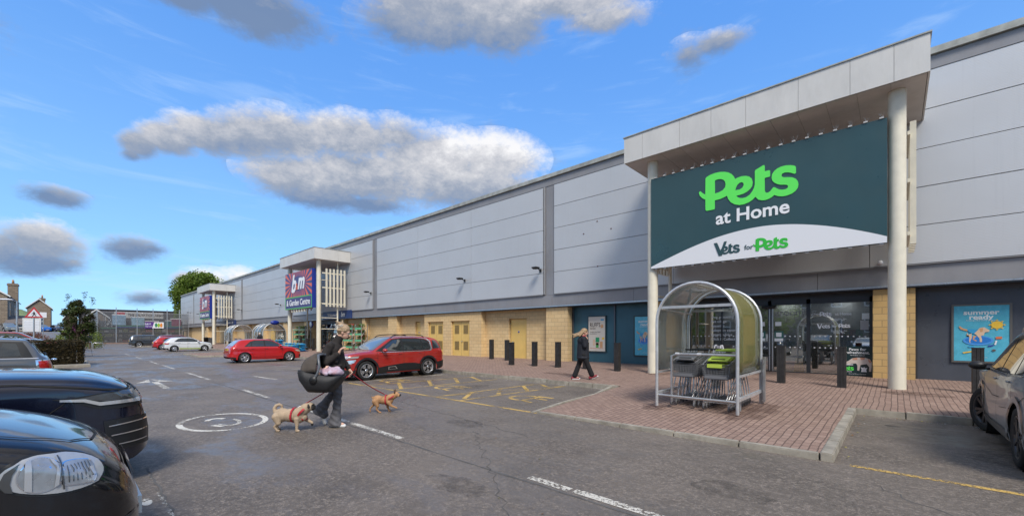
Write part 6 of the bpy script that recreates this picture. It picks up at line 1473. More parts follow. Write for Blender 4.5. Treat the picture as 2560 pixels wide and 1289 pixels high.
tr = [('e',(-.01,0,1.02),(.135,.165,.12)),('c',(.0,-.085,1.02),(.055,-.09,.62),.102,.080),('c',(.055,-.09,.62),(.03,-.09,.30),.078,.072),('c',(.03,-.09,.32),(-.0,-.09,.065),.072,.120),('c',(.0,-.09,.08),(.05,-.09,.06),.10,.09),
      ('c',(.0,.085,1.02),(-.07,.09,.64),.102,.080),('c',(-.07,.09,.64),(-.22,.09,.45),.078,.076),('c',(-.22,.09,.45),(-.37,.09,.245),.076,.120),('c',(-.36,.09,.25),(-.30,.09,.21),.11,.10)]
def flatten_hem(me):
    for v in me.vertices:
        if v.co.z < .035: v.co.z = .035
        if v.co.x > -.18 and v.co.z < .6: v.co.y = -.09+(v.co.y+.09)*.8
        d = Vector((-.59,0,-.81)); c = Vector((-.385,.09,.225)); tt = (v.co-c).dot(d)
        if v.co.x < -.17 and tt > 0: v.co = v.co-d*tt*.93
        v.co.y += .006*sin(v.co.z*60+v.co.x*40); v.co.x += .005*sin(v.co.z*45)
blob('trousers', tr, m_trouser, .010, wm, 3, post=flatten_hem)
def shoe(c, pitch, nm, m_, parent, s=1.0):
    R_ = Matrix.Translation(c) @ Matrix.Rotation(pitch, 4, 'Y')
    def T(p): return tuple(R_ @ (Vector(p)*s))
    def flat(me):
        inv = R_.inverted()
        for v in me.vertices:
            l = inv @ v.co
            if l.z < .003: l.z = .003; v.co = R_ @ l
    sh = blob(nm, [('c',T((-.07,0,.035)),T((.03,0,.038)),.040,.042),('c',T((.03,0,.035)),T((.15,0,.028)),.043,.036),('c',T((-.06,0,.06)),T((.02,0,.055)),.038,.036)], m_, .008, parent, 2, post=flat)
    return sh
shoe((.02,-.09,0), 0, 'shoe', m_shoe, wm); shoe((-.345,.09,.165), 1.15, 'shoe', m_shoe, wm)
# ---------- baby seat hanging from the near arm
bs = thing('baby_car_seat', 'black baby car seat with brown hood hanging from the woman\'s arm', 'baby seat', (-7.53, 3.42, 0), HD)
SX, SY = -.075, -.38     # centre of seat in her frame
def S(x, y, z): return (SX+x*.90, SY+y, z*.97+.078)
mb = MB(); ST = [(-.39,.95,.99,.08),(-.375,.89,1.02,.15),(-.34,.83,1.035,.20),(-.27,.74,1.02,.222),(-.215,.668,1.0,.225),(-.20,.655,.99,.226),(-.06,.650,.965,.228),(.10,.650,.94,.225),(.155,.658,.93,.220),(.18,.68,.925,.215),(.26,.76,.92,.20),(.32,.83,.925,.175),(.36,.88,.93,.13),(.38,.915,.935,.07)]; nU = 18
for (x, b, r, w_) in ST:
    for k in range(nU+1):
        a = pi*k/nU; cy = cos(a); sy = sin(a); mb.v.append(S(x, w_*(abs(cy)**.5)*(1 if cy > 0 else -1), r-(r-b)*sy**.42))
for i_ in range(len(ST)-1):
    for k in range(nU): p0 = i_*(nU+1)+k; mb.f.append([p0,p0+1,p0+nU+2,p0+nU+1]); mb.mi.append(0); mb.sm.append(True)
sh_ = mb.build('shell', mat('seat_shell',(.014,.014,.016),.6,bump=.2,bs=60), bs); md = sh_.modifiers.new('t','SOLIDIFY'); md.thickness = .03; md.offset = 1
blob('seat_padding', [('e',S(-.22,0,.94),(.15,.18,.08)),('e',S(.05,0,.88),(.26,.18,.07))], m_blackcloth, .012, bs, 2)
blob('side_wing', [('c',S(-.36,-.2,.985),S(-.1,-.225,.955),.028,.02),('c',S(-.36,.2,.985),S(-.1,.225,.955),.028,.02)], mat('wing_grey',(.03,.03,.033),.5), .009, bs, 2)
mb = MB(); pts = []
n_a, n_b = 12, 14; vs = []
for i in range(n_a+1):          # folding hood: half shell open towards the feet
    a = radians(178-92*i/n_a)
    for j in range(n_b+1):
        b = pi*j/n_b; rr_ = .345+.016*abs(sin(3*a))
        vs.append(S(-.06+rr_*cos(a)*(.55+.45*sin(b)), .205*cos(b), .975+rr_*sin(a)*sin(b)*.95+.015))
mb.v = vs
for i in range(n_a):
    for j in range(n_b): k = i*(n_b+1)+j; mb.f.append([k,k+1,k+n_b+2,k+n_b+1]); mb.mi.append(0); mb.sm.append(True)
hd_ = mb.build('hood', mat('brown_canvas',(.075,.062,.053),.9,var=.2,vs=8,bump=.3,bs=80), bs); md = hd_.modifiers.new('t','SOLIDIFY'); md.thickness = .008
mb = MB()
pathh = [S(-.06,-.26,.86),S(.02,-.262,.98),S(.05,-.25,1.1),S(.02,-.22,1.22),S(-.02,-.15,1.285),S(-.02,0,1.30),S(-.02,.15,1.285),S(.02,.22,1.22),S(.05,.235,1.1),S(.02,.235,.98),S(-.06,.225,.86)]
mb.tube(pathh, .021, 8); mb.build('handle', mat('handle_grey',(.11,.12,.135),.3), bs)
for y in (-.262,.262): mb = MB(); mb.lathe([(.0,y-.02),(.06,y-.02),(.066,y),(.06,y+.02),(.0,y+.02)],20,'y',0,Matrix.Translation(S(-.06,0,.865))); mb.build('hub', m_black, bs)
mb = MB()
for k in range(7): mb.lathe([(.0,-.001),(.012,-.001)],5,'y',0,Matrix.Translation(S(-.16+.05*k,-.19,.735+.012*(k%2)))) if k%2 else ellip(mb, S(-.16+.05*k,-.19,.735), (.012,.004,.012), n=6)
mb.build('star_stickers', m_ptext, bs)
baby = thing('person', 'sleeping baby lying in the seat under a pink blanket', 'person', (-7.53, 3.42, 0), HD)
bb = [('e',S(-.13,0,1.045),(.075,.068,.070)),('e',S(-.10,0,1.03),(.055,.055,.052)),('c',S(-.10,0,1.085),S(-.095,0,1.10),.010,.012),('e',S(.0,0,.97),(.12,.09,.07)),('c',S(.02,-.08,1.0),S(.07,-.05,1.05),.024,.02)]
hand(bb, S(.07,-.05,1.05), (.5,.3,.6), (.3,-.8,.4), .9, .5)
bb += [('c',S(.1,-.04,.96),S(.2,-.05,.98),.045,.035),('c',S(.1,.04,.96),S(.2,.05,.98),.045,.035)]
blob('body', bb, mat('baby_skin',(.62,.38,.30),.5), .007, baby, 2)
blob('hair', [('e',S(-.15,0,1.045),(.066,.066,.064))], m_hair, .009, baby, 2)
for y in (-.022,.022): mb = MB(); mb.tube([S(-.10,y-.012,1.083),S(-.103,y,1.087),S(-.10,y+.012,1.083)],.003,5); mb.build('closed_eye', m_dark, baby)
bk = blob('blanket', [('e',S(.30,0,.96),(.08,.13,.05)),('e',S(.06,0,1.0),(.12,.13,.055)),('e',S(.17,.0,1.0),(.13,.15,.065)),('e',S(.27,-.03,.98),(.10,.14,.07)),('c',S(.0,-.09,1.0),S(.12,-.13,.96),.035,.04),('c',S(.2,-.14,.98),S(.3,-.1,1.0),.04,.04),('e',S(.24,.05,1.04),(.06,.05,.04)),('e',S(.08,.04,1.045),(.05,.05,.035))], mat('pink_blanket',(.60,.30,.34),.85,var=.35,vs=9,col2=(.55,.50,.62),bump=.5,bs=50), .009, None, 2)
bk.location = (-7.53, 3.42, 0); bk.rotation_euler = (0,0,HD); tag(bk, 'pink and lilac blanket covering the baby in the seat', 'blanket')
# ---------- woman in the long black coat
bw = thing('person', 'woman in a long black coat with windblown fair hair walking on the pavement', 'person', (-7.92, 12.2, .135), HD); bw.scale = (1.12, 1.15, 1.02)
bp = []; Q = head(bp, (.06,0,1.60), .12, 1.0)
bp += [('e',(0,0,1.28),(.13,.17,.2)),('e',(0,0,1.0),(.13,.16,.14)),('c',(.0,0,1.47),(-.01,0,1.38),.055,.07),
    ('c',(0,-.18,1.37),(.03,-.2,1.12),.05,.042),('c',(.03,-.2,1.12),(.13,-.08,1.36),.038,.026),('c',(0,.18,1.37),(.05,.22,1.14),.05,.042),('c',(.05,.22,1.14),(.15,.08,1.34),.038,.026),
    ('c',(.0,-.09,.95),(.14,-.09,.52),.085,.055),('c',(.14,-.09,.52),(.27,-.09,.13),.05,.035),('c',(.27,-.09,.12),(.40,-.09,.13),.035,.028),
    ('c',(.0,.09,.95),(-.10,.09,.50),.085,.055),('c',(-.10,.09,.50),(-.25,.09,.10),.05,.035),('c',(-.25,.09,.08),(-.12,.09,.045),.035,.028)]
hand(bp, (.13,-.08,1.36), (-.1,.3,.9), (.8,-.3,.1), .9); hand(bp, (.15,.08,1.34), (-.1,-.3,.9), (.8,.3,.1), .9, side=-1)
blob('body', bp, m_skin, .0075, bw, 2); face_bits(Q, bw)
blob('hair', [('e',Q(-.02,0,.04),(.108,.088,.098)),('c',Q(-.05,0,.0),Q(-.16,.0,-.10),.085,.075),('c',Q(-.15,.02,-.08),Q(-.30,.05,-.13),.07,.04),('c',Q(-.2,-.03,-.12),Q(-.33,-.02,-.22),.05,.02),('c',Q(-.28,.05,-.12),Q(-.42,.07,-.10),.035,.008),('c',Q(-.25,-.02,-.15),Q(-.38,-.05,-.17),.03,.008),('c',Q(-.05,.07,0),Q(-.15,.08,-.15),.03,.03),('c',Q(-.05,-.07,0),Q(-.15,-.08,-.15),.03,.03)], m_hair2, .009, bw, 2)
mb = MB(); [mb.tube([Q(.098,y-.018,.012),Q(.1,y,-.004),Q(.098,y+.018,.012),Q(.1,y,.022),Q(.098,y-.018,.012)],.0022,4) for y in (-.03,.03)]; mb.tube([Q(.09,-.05,.015),Q(.0,-.08,.015)],.002,4); mb.build('glasses', m_dark, bw)
ct = [('e',(0,0,1.30),(.165,.215,.17)),('c',(0,0,1.2),(.01,0,.80),.165,.19),('e',(.01,0,.74),(.20,.21,.10)),('c',(0,-.18,1.385),(.035,-.215,1.13),.078,.07),('c',(.035,-.215,1.13),(.12,-.10,1.33),.066,.048),('c',(0,.18,1.385),(.055,.23,1.15),.078,.07),('c',(.055,.23,1.15),(.14,.10,1.31),.066,.048),('c',(0,0,1.44),(0,0,1.40),.08,.1)]
blob('coat', ct, m_coat, .011, bw, 3); blob('scarf', [('e',(.02,0,1.465),(.085,.085,.035)),('c',(.07,-.02,1.47),(.09,0,1.42),.03,.03)], m_red_scarf, .009, bw, 2)
blob('trousers', [('c',(.0,-.09,.85),(.13,-.09,.52),.105,.078),('c',(.13,-.09,.52),(.26,-.09,.17),.076,.082),('c',(.0,.09,.85),(-.10,.09,.50),.105,.078),('c',(-.10,.09,.50),(-.23,.09,.12),.076,.082),('e',(0,0,.88),(.13,.17,.1))], m_blackcloth, .011, bw, 3)
shoe((.28,-.09,.055), -.40, 'shoe', m_red_shoe, bw); shoe((-.24,.09,.0), 0, 'shoe', m_red_shoe, bw)
mb = MB(); mb.tube([(.27,-.09,.03),(.44,-.09,.11)],.014,6); mb.box(-.31,-.08,.05,.13,.0,.022); ellip(mb,(.43,-.09,.12),(.035,.038,.03)); ellip(mb,(-.09,.09,.03),(.035,.038,.028)); mb.build('shoe_sole', m_shoe, bw)
# ---------- man by the far shelter, figure by the racks far left
def far_person(loc, rz, label, top_m, leg_m, hair_m, s=1.0):
    t = thing('person', label, 'person', loc, rz); parts = []; Q = head(parts, (.04,0,1.62), .1, 1.0)
    parts += [('e',(0,0,1.3),(.14,.19,.22)),('e',(0,0,1.0),(.14,.17,.14)),('c',(0,0,1.5),(0,0,1.4),.06,.08),('c',(0,-.2,1.42),(.02,-.26,1.15),.055,.045),('c',(.02,-.26,1.15),(.18,-.2,1.0),.04,.028),('c',(0,.2,1.42),(.02,.26,1.15),.055,.045),('c',(.02,.26,1.15),(.18,.2,1.0),.04,.028),('c',(0,-.1,.95),(.08,-.1,.5),.09,.06),('c',(.08,-.1,.5),(.05,-.1,.08),.055,.04),('c',(0,.1,.95),(-.05,.1,.5),.09,.06),('c',(-.05,.1,.5),(-.15,.1,.1),.055,.04),('c',(.05,-.1,.05),(.17,-.1,.04),.04,.035),('c',(-.15,.1,.08),(-.04,.1,.045),.04,.035)]
    hand(parts, (.18,-.2,1.0), (.6,.1,-.7), (.6,.3,.6), .6); hand(parts, (.18,.2,1.0), (.6,-.1,-.7), (.6,-.3,.6), .6, side=-1)
    blob('body', parts, m_skin, .010, t, 2); face_bits(Q, t)
    blob('hair', [('e',Q(-.02,0,.04),(.105,.088,.095))], hair_m, .012, t, 2)
    blob('jacket', [('e',(0,0,1.3),(.17,.22,.24)),('e',(0,0,1.0),(.17,.2,.14)),('c',(0,-.2,1.43),(.02,-.27,1.15),.078,.068),('c',(.02,-.27,1.15),(.15,-.21,1.02),.064,.05),('c',(0,.2,1.43),(.02,.27,1.15),.078,.068),('c',(.02,.27,1.15),(.15,.21,1.02),.064,.05)], top_m, .013, t, 2)
    blob('trousers', [('e',(0,0,.95),(.15,.18,.12)),('c',(0,-.1,.92),(.08,-.1,.5),.11,.08),('c',(.08,-.1,.5),(.05,-.1,.12),.078,.07),('c',(0,.1,.92),(-.05,.1,.5),.11,.08),('c',(-.05,.1,.5),(-.14,.1,.13),.078,.07)], leg_m, .013, t, 2)
    return t
far_person((-47.0, 13.5, .14), radians(-60), 'white haired man in a dark jacket beside the far trolley shelters', m_coat, m_blackcloth, mat('white_hair',(.6,.58,.55),.7))
far_person((-66, 1.95, terr(-66,1.95)), radians(150), 'figure in a dark jacket and pale cap walking by the bike racks at far left', m_coat, mat('brown_trousers',(.1,.07,.05),.8), mat('pale_cap',(.45,.52,.62),.7))

# ---------- dogs
m_fur_pug = mat('pug_fur', (.41,.31,.215), .85, var=.16, vs=6, bump=.5, bs=55); m_fur_fr = mat('fawn_fur', (.40,.215,.10), .8, var=.18, vs=6, bump=.4, bs=60); m_black_fur = mat('black_fur', (.02,.016,.014), .6); m_harness = mat('red_webbing', (.42,.015,.03), .6, bump=.3, bs=90); m_cream_fur = mat('cream_fur', (.6,.5,.4), .85)
pug = thing('dog', 'stout fawn pug with curled tail and black face in a red harness', 'dog', (-7.75, 2.73, 0), HD-.05)
# side view in metres: x forwards, z up
pp = [('e',(-.18,0,.275),(.155,.115,.120)),('e',(-.02,0,.27),(.17,.112,.118)),('e',(.13,0,.29),(.12,.108,.125)),('c',(.16,0,.33),(.25,0,.40),.100,.088),('e',(.235,0,.385),(.085,.092,.075)),
      ('e',(.315,0,.425),(.078,.080,.075)),('e',(.365,0,.405),(.045,.055,.045)),('c',(.13,0,.22),(.2,0,.24),.085,.07),
      ('c',(.12,-.075,.22),(.13,-.08,.12),.050,.030),('c',(.13,-.08,.12),(.125,-.08,.035),.027,.022),('c',(.125,-.08,.02),(.16,-.08,.018),.023,.020),
      ('c',(.16,.07,.22),(.24,.07,.17),.048,.032),('c',(.24,.07,.17),(.315,.07,.135),.030,.022),('c',(.315,.07,.135),(.32,.07,.09),.021,.020),
      ('c',(-.24,-.07,.25),(-.20,-.085,.15),.080,.045),('c',(-.20,-.085,.15),(-.27,-.085,.085),.036,.022),('c',(-.27,-.085,.085),(-.225,-.085,.025),.021,.019),('c',(-.225,-.085,.018),(-.19,-.085,.016),.021,.018),
      ('c',(-.26,.07,.25),(-.27,.085,.15),.075,.042),('c',(-.27,.085,.15),(-.345,.085,.09),.034,.022),('c',(-.345,.085,.09),(-.31,.085,.02),.021,.018),('c',(-.31,.085,.018),(-.275,.085,.016),.02,.018)]
tail = [(-.31,0,.33),(-.325,0,.385),(-.30,.01,.435),(-.25,.02,.455),(-.21,.03,.435),(-.205,.035,.40),(-.235,.04,.385)]
for a, b, r0, r1 in zip(tail[:-1], tail[1:], (.034,.03,.028,.025,.022,.018), (.03,.028,.025,.022,.018,.012)): pp.append(('c',a,b,r0,r1))
blob('body', pp, None, .0062, pug, 2, mats=[m_fur_pug, m_black_fur], matfun=lambda c: 1 if (c.x > .367 and c.z < .47) or (c.x > .29 and c.z < .12) else 0)
for y in (-.068,.068): blob('ear', [('c',(.325,y,.465),(.338,y*1.18,.425),.016,.010),('e',(.335,y*1.15,.435),(.026,.010,.032))], m_black_fur, .006, pug, 1)
for y in (-.036,.036): mb = MB(); ellip(mb,(.387,y,.43),(.012,.012,.013),n=8); mb.build('eye', m_dark, pug, True)
mb = MB(); ellip(mb,(.409,0,.413),(.008,.016,.011),n=8); mb.build('nose', m_dark, pug, True)
mb = MB()
def band(mb, c, ry, rz, w, th, tilt, n=28):
    for k in range(n):
        a0, a1 = 2*pi*k/n, 2*pi*(k+1)/n; q = []
        for a, x, r_ in ((a0,-w/2,1),(a1,-w/2,1),(a1,w/2,1),(a0,w/2,1)):
            p = Vector((x, ry*cos(a), rz*sin(a))); p = Vector((p.x*cos(tilt)+p.z*sin(tilt), p.y, -p.x*sin(tilt)+p.z*cos(tilt))); q.append(tuple(p+Vector(c)))
        mb.quad(*q)
band(mb, (.035,0,.275), .121, .130, .032, .004, .05); band(mb, (.20,0,.335), .116, .130, .034, .004, .75)
mb.build('harness_strap', m_harness, pug).modifiers.new('t','SOLIDIFY').thickness = .006
blob('harness_chest', [('e',(.20,0,.225),(.055,.07,.05)),('c',(.12,0,.165),(.22,0,.23),.03,.05)], m_harness, .008, pug, 2)
fd = thing('dog', 'fawn french bulldog trotting ahead in a red harness with upright ears', 'dog', (-8.13, 4.72, 0), HD+.02)
ff = [('e',(-.13,0,.275),(.125,.092,.098)),('e',(.0,0,.265),(.13,.09,.092)),('e',(.11,0,.27),(.10,.09,.105)),('c',(.13,0,.31),(.23,0,.36),.082,.062),('e',(.27,0,.385),(.062,.062,.060)),('e',(.325,0,.365),(.038,.048,.038)),
      ('c',(.12,-.065,.22),(.175,-.065,.155),.046,.028),('c',(.175,-.065,.155),(.265,-.065,.12),.025,.018),('c',(.265,-.065,.12),(.295,-.065,.105),.018,.016),
      ('c',(.08,.06,.2),(.065,.065,.10),.044,.026),('c',(.065,.065,.10),(.095,.065,.03),.022,.017),('c',(.095,.065,.02),(.13,.065,.018),.018,.016),
      ('c',(-.17,-.06,.24),(-.11,-.075,.15),.068,.036),('c',(-.11,-.075,.15),(-.135,-.075,.08),.030,.020),('c',(-.135,-.075,.08),(-.075,-.075,.02),.019,.017),('c',(-.075,-.075,.018),(-.045,-.075,.016),.018,.016),
      ('c',(-.18,.06,.24),(-.225,.075,.16),.062,.032),('c',(-.225,.075,.16),(-.305,.075,.09),.026,.018),('c',(-.305,.075,.09),(-.325,.075,.03),.018,.015),('c',(-.325,.075,.025),(-.31,.075,.012),.016,.014),('c',(-.235,0,.32),(-.262,0,.335),.018,.010)]
blob('body', ff, None, .0062, fd, 2, mats=[m_fur_fr, m_black_fur, m_cream_fur], matfun=lambda c: 1 if (c.x > .345 and c.z > .345) else (2 if (c.x > .30 and c.z < .35 and c.z > .3) or (c.x < -.225 and .17 < c.z < .29) else 0))
for y in (-.040,.040): blob('ear', [('c',(.245,y,.43),(.235,y*1.3,.485),.022,.012),('e',(.24,y*1.2,.455),(.014,.022,.042))], mat('ear_fur',(.10,.055,.035),.8), .006, fd, 1)
for y in (-.03,.03): mb = MB(); ellip(mb,(.352,y,.385),(.010,.010,.011),n=8); mb.build('eye', m_dark, fd, True)
mb = MB(); ellip(mb,(.365,0,.372),(.007,.014,.010),n=8); mb.build('nose', m_dark, fd, True)
mb = MB(); band(mb, (.055,0,.27), .098, .110, .026, .004, -.02); band(mb, (.155,0,.315), .099, .110, .024, .004, .95)
mb.build('harness_strap', m_harness, fd).modifiers.new('t','SOLIDIFY').thickness = .006
# leads, each from the hand to a harness
def world_of(o, p): 
    a = o.rotation_euler.z; return Vector((o.location.x+p[0]*cos(a)-p[1]*sin(a), o.location.y+p[0]*sin(a)+p[1]*cos(a), o.location.z+p[2]))
hand_w = world_of(wm, (.215,.155,.955))
for d_, p_, lab in ((pug,(.10,0,.405),'dark red lead running down to the pug'),(fd,(.03,0,.385),'bright red lead running to the french bulldog')):
    a, b = hand_w, world_of(d_, p_); mb = MB(); mb.tube([a.lerp(b, k/10)-Vector((0,0,.03*sin(pi*k/10))) for k in range(10)]+[b], .0095, 6); mb.tube([b+(a-b).normalized()*.05, b],.012,6,1)
    tag(mb.build('dog_lead', [m_harness, m_metal]), lab, 'dog lead')
# ================================================================ VEGETATION
m_leaf_dark = leafmat('leaf_dark_olive', (.03,.05,.012), (.10,.135,.035), (.05,.035,.018)); m_hedge = leafmat('hedge_leaf', (.035,.055,.015), (.09,.12,.03), (.045,.028,.014)); m_hedge_end = leafmat('hedge_leaf_brown', (.035,.028,.012), (.075,.055,.022))
m_shrub = leafmat('shrub_leaf', (.09,.14,.02), (.24,.30,.05)); m_willow = leafmat('willow_leaf', (.08,.14,.016), (.20,.29,.04), (.14,.19,.03)); m_bark = mat('bark', (.07,.05,.035), .9, var=.3, vs=9, bump=.8, bs=25); m_redshrub = leafmat('copper_leaf', (.12,.035,.02), (.22,.09,.04))
def leaves(pts, size, m, name, parent, rnd, flat=.7, droop=0.0):
    mb = MB()
    for p in pts:
        a = Vector((rnd.gauss(0,1), rnd.gauss(0,1), rnd.gauss(0,flat)-droop)).normalized(); b = a.cross(Vector((rnd.gauss(0,1), rnd.gauss(0,1), rnd.gauss(0,1)))).normalized(); s_ = size*rnd.uniform(.55,1.35); p = Vector(p)
        k = len(mb.v); mb.v += [tuple(p-a*s_), tuple(p+b*s_*.45-a*s_*.2), tuple(p+a*s_), tuple(p-b*s_*.45-a*s_*.2)]; mb.f.append([k,k+1,k+2,k+3]); mb.mi.append(0); mb.sm.append(False)
    me = bpy.data.meshes.new(name); me.from_pydata(mb.v, [], mb.f)
    return link(name, me, m, parent)
def clump_tree(name, label, loc, h, rx, ry, trunk_h, m_leaf, n_cl, n_leaf, size, seed, trunk_r=.12, zlow=None, group=None, cat='tree'):
    rnd = random.Random(seed); t = thing(name, label, cat, loc, rnd.uniform(0,6), group)
    zl = trunk_h if zlow is None else zlow; cls = []
    for _ in range(n_cl):
        u = rnd.uniform(-1,1); a = rnd.uniform(0,2*pi); rr = rnd.random()**.45
        z = zl+(h-zl)*(u*.5+.5); k = sqrt(max(.02, 1-((z-(zl+h)/2)/((h-zl)/2))**2))
        cls.append((Vector((rx*rr*k*cos(a), ry*rr*k*sin(a), z)), rnd.uniform(.16,.34)*min(rx, ry, (h-zl)/2)*1.25))
    mb = MB(); mb.tube([(0,0,-.2),(.05*trunk_r,0,trunk_h*.5),(0,.1*trunk_r,trunk_h),(0,0,zl+(h-zl)*.6)], [trunk_r,trunk_r*.8,trunk_r*.65,trunk_r*.2], 8)
    for c, r in cls[::2]:
        s0 = Vector((0,0,trunk_h*.7+rnd.random()*(h-trunk_h)*.35)); s0.z = min(s0.z, c.z)
        mb.tube([s0, s0.lerp(c,.5)+Vector((0,0,.1*r)), c], [trunk_r*.35,trunk_r*.22,trunk_r*.08], 5, cap=False)
    mb.build('trunk', m_bark, t)
    pts = []
    for c, r in cls:
        for _ in range(n_leaf):
            d = Vector((rnd.gauss(0,1), rnd.gauss(0,1), rnd.gauss(0,.8))).normalized()*r*(rnd.random()**.4); pts.append(c+d)
    leaves(pts, size, m_leaf, 'crown', t, rnd)
    return t
# tall weeping tree beyond the far end of the building
wt = clump_tree('tree', 'tall bright green tree with hanging branches beyond the far end of the building', (-134.5, 24.6, 0), 17.0, 5.4, 6.2, 6.5, m_willow, 120, 260, .30, 3, .45, 6.5)
rnd = random.Random(5); pts = []
for _ in range(190):
    a = rnd.uniform(0,2*pi); r = rnd.uniform(3.6,5.8); z = rnd.uniform(8,14.5); L = rnd.uniform(2.5,8)
    for k in range(26): pts.append((r*cos(a)+rnd.gauss(0,.16), r*sin(a)+rnd.gauss(0,.16), z-L*k/26))
leaves(pts, .24, m_willow, 'hanging_foliage', wt, rnd, .4, 1.2)
clump_tree('tree', 'small dark leaved tree beside the hedge at far left', (-43.8, .75, .12), 3.95, .72, .80, 1.0, m_leaf_dark, 105, 130, .060, 11, .06, .5)
for i, (dx, dy, h) in enumerate(((.1,-.5,4.5),(-.2,.35,4.75),(.2,.75,4.35))):
    t = thing('sapling', ['thin shoot rising on the left of the small dark tree','thin shoot rising in the middle of the small dark tree','thin shoot rising on the right of the small dark tree'][i], 'sapling', (-43.8+dx, .75+dy, .1)); mb = MB(); mb.tube([(0,0,0),(.02,-dy*.3,h*.5),(0,0,h)],[.012,.009,.004],5); mb.build('stem', m_bark, t)
    rr_ = random.Random(i); leaves([(rr_.gauss(0,.06),rr_.gauss(0,.07),h-abs(rr_.gauss(0,.35))) for _ in range(70)], .05, m_leaf_dark, 'foliage', t, rr_)
# hedge block on its kerbed island
isl = MB(); isl.box(-36.5,-31.0,-9,1.0,-.1,.12); tag(isl.build('planting_island', m_kerb), kind='structure')
hg = thing('hedge', 'clipped hedge with a brown end on the kerbed island', 'hedge', (-33.0,-2.6,.12)); rnd = random.Random(8); core = MB(); core.box(-.85,.85,-3.1,3.1,0,1.1); core.build('inner_branches', mat('hedge_core',(.02,.018,.010),.95), hg)
A, B_ = [], []
for _ in range(15000):
    f = rnd.choice((0,0,1,2,2,3)); x = rnd.uniform(-1,1); y = rnd.uniform(-3.3,3.3); z = rnd.uniform(0,1.22)
    if f == 0: x = 1+rnd.gauss(0,.05)
    elif f == 1: x = -1+rnd.gauss(0,.05)
    elif f == 2: z = 1.22+rnd.gauss(0,.04)
    else: y = 3.3+rnd.gauss(0,.05)
    (B_ if y > .9+rnd.gauss(0,.4) else A).append((x,y,z))
leaves(A, .055, m_hedge, 'foliage', hg, rnd); leaves(B_, .055, m_hedge_end, 'brown_foliage', hg, rnd)
def shrub(loc, r, h, m, label, seed, n=900, size=.07, group=None):
    rnd = random.Random(seed); t = thing('shrub', label, 'shrub', loc, 0, group); pts = []
    for _ in range(n):
        a = rnd.uniform(0,2*pi); u = rnd.random()**.5; z = rnd.random()
        k = (1-(z-.25)**2*1.2); pts.append((r[0]*u*cos(a)*k*rnd.uniform(.75,1.1), r[1]*u*sin(a)*k*rnd.uniform(.75,1.1), h*z*rnd.uniform(.8,1.1)))
    leaves(pts, size, m, 'foliage', t, rnd); mb = MB(); [mb.tube([(0,0,0),(r[0]*.5*cos(a),r[1]*.5*sin(a),h*.7)],[.03,.01],5) for a in (0,1.5,3,4.5)]; mb.build('stems', m_bark, t); return t
for i, (x, y, rr_, h, m_, lab) in enumerate(((-52,.2,(.9,.9),1.7,m_shrub,'yellow green shrub just left of the small dark tree trunk'),(-58,.9,(1.2,.9),1.6,m_shrub,'yellow green shrub between the small dark tree and the bike racks'),(-72,2.6,(1.3,1.0),2.2,m_shrub,'rounded green shrub before the mesh corner post'),(-88,3.2,(1.8,1.3),3.4,m_hedge,'taller dark green shrub left of the mesh corner post'),(-76,1.2,(1.5,1.0),1.5,m_shrub,'low green shrub behind the walking figure'),
        (-62,-4.0,(1.5,1.6),1.1,m_redshrub,'copper coloured shrub under the lamp post'),(-68,-2.2,(1.6,1.6),1.0,m_redshrub,'copper coloured shrub behind the warning sign pole'),(-40,-2.6,(.8,2.2),1.55,m_hedge,'green shrub with white blossom behind the mid grey compact'))):
    shrub((x, y, terr(x,y)), rr_, h, m_, lab, 20+i, 1500, .075)
# ---------------------------------------------------------------- hills far off
hl = MB(); rnd = random.Random(2); N = 60
for i in range(N+1):
    a = radians(-97+30*i/N); R_ = 620; hgt = 19+13*sin(i*.21+1.0)+4*sin(i*.83); hgt = max(6, hgt)
    for j, (rr_, zz) in enumerate(((R_-170,-2),(R_-90,hgt*.45),(R_,hgt),(R_+160,hgt*.6))): hl.v.append((rr_*sin(a), rr_*cos(a), zz+rnd.uniform(-.6,.6)))
for i in range(N):
    for j in range(3): k = i*4+j; hl.f.append([k,k+4,k+5,k+1]); hl.mi.append(0); hl.sm.append(True)
tag(hl.build('hill', mat('hill_grass', (.13,.20,.06), .9, var=.4, vs=.02, col2=(.20,.26,.10))), kind='structure')
# ================================================================ GARDEN COMPOUND
m_meshp = glassmat('weld_mesh', (.80,.80,.80), f0=0.0, rough=.6); 
def gauze(name, a, col):
    M = bpy.data.materials.new(name); M.use_nodes = True; t = NT(M.node_tree); t.n.clear()
    sp = t.new('ShaderNodeSeparateXYZ', {0: t.new('ShaderNodeTexCoord').outputs['Object']})
    u = t.m('FRACT', t.m('MULTIPLY', t.m('ADD', sp.outputs[0], sp.outputs[1]), 14)); v = t.m('FRACT', t.m('MULTIPLY', sp.outputs[2], 5))
    f = t.m('MAXIMUM', t.m('LESS_THAN', u, a), t.m('LESS_THAN', v, a*.5))
    d = t.new('ShaderNodeBsdfPrincipled', {'Base Color': (*col,1), 'Roughness': .5, 'Metallic': .4}); tr = t.new('ShaderNodeBsdfTransparent')
    t.new('ShaderNodeOutputMaterial', {0: t.new('ShaderNodeMixShader', {0: f, 1: tr, 2: d})}); return M
m_gauze = gauze('weld_mesh_panel', .40, (.15,.155,.165)); FX = -110
fn = thing('mesh_fence', 'tall grey weld mesh fence round the garden stock compound', 'fence', (0,0,0))
ysl = [4.4, 7.0, 10.0, 12.4, 14.6, 16.6, 18.15]; HF = 6.0
for y in ysl:
    mb = MB(); mb.box(FX-.07,FX+.07,y-.06,y+.06,0,HF+.9 if y > 4.5 else HF+.3); mb.build('post', m_metal, fn)
for x in (-113.5,-117,-121,-126,-132,-138): mb = MB(); mb.box(x-.06,x+.06,4.34,4.46,0,HF); mb.build('post', m_metal, fn)
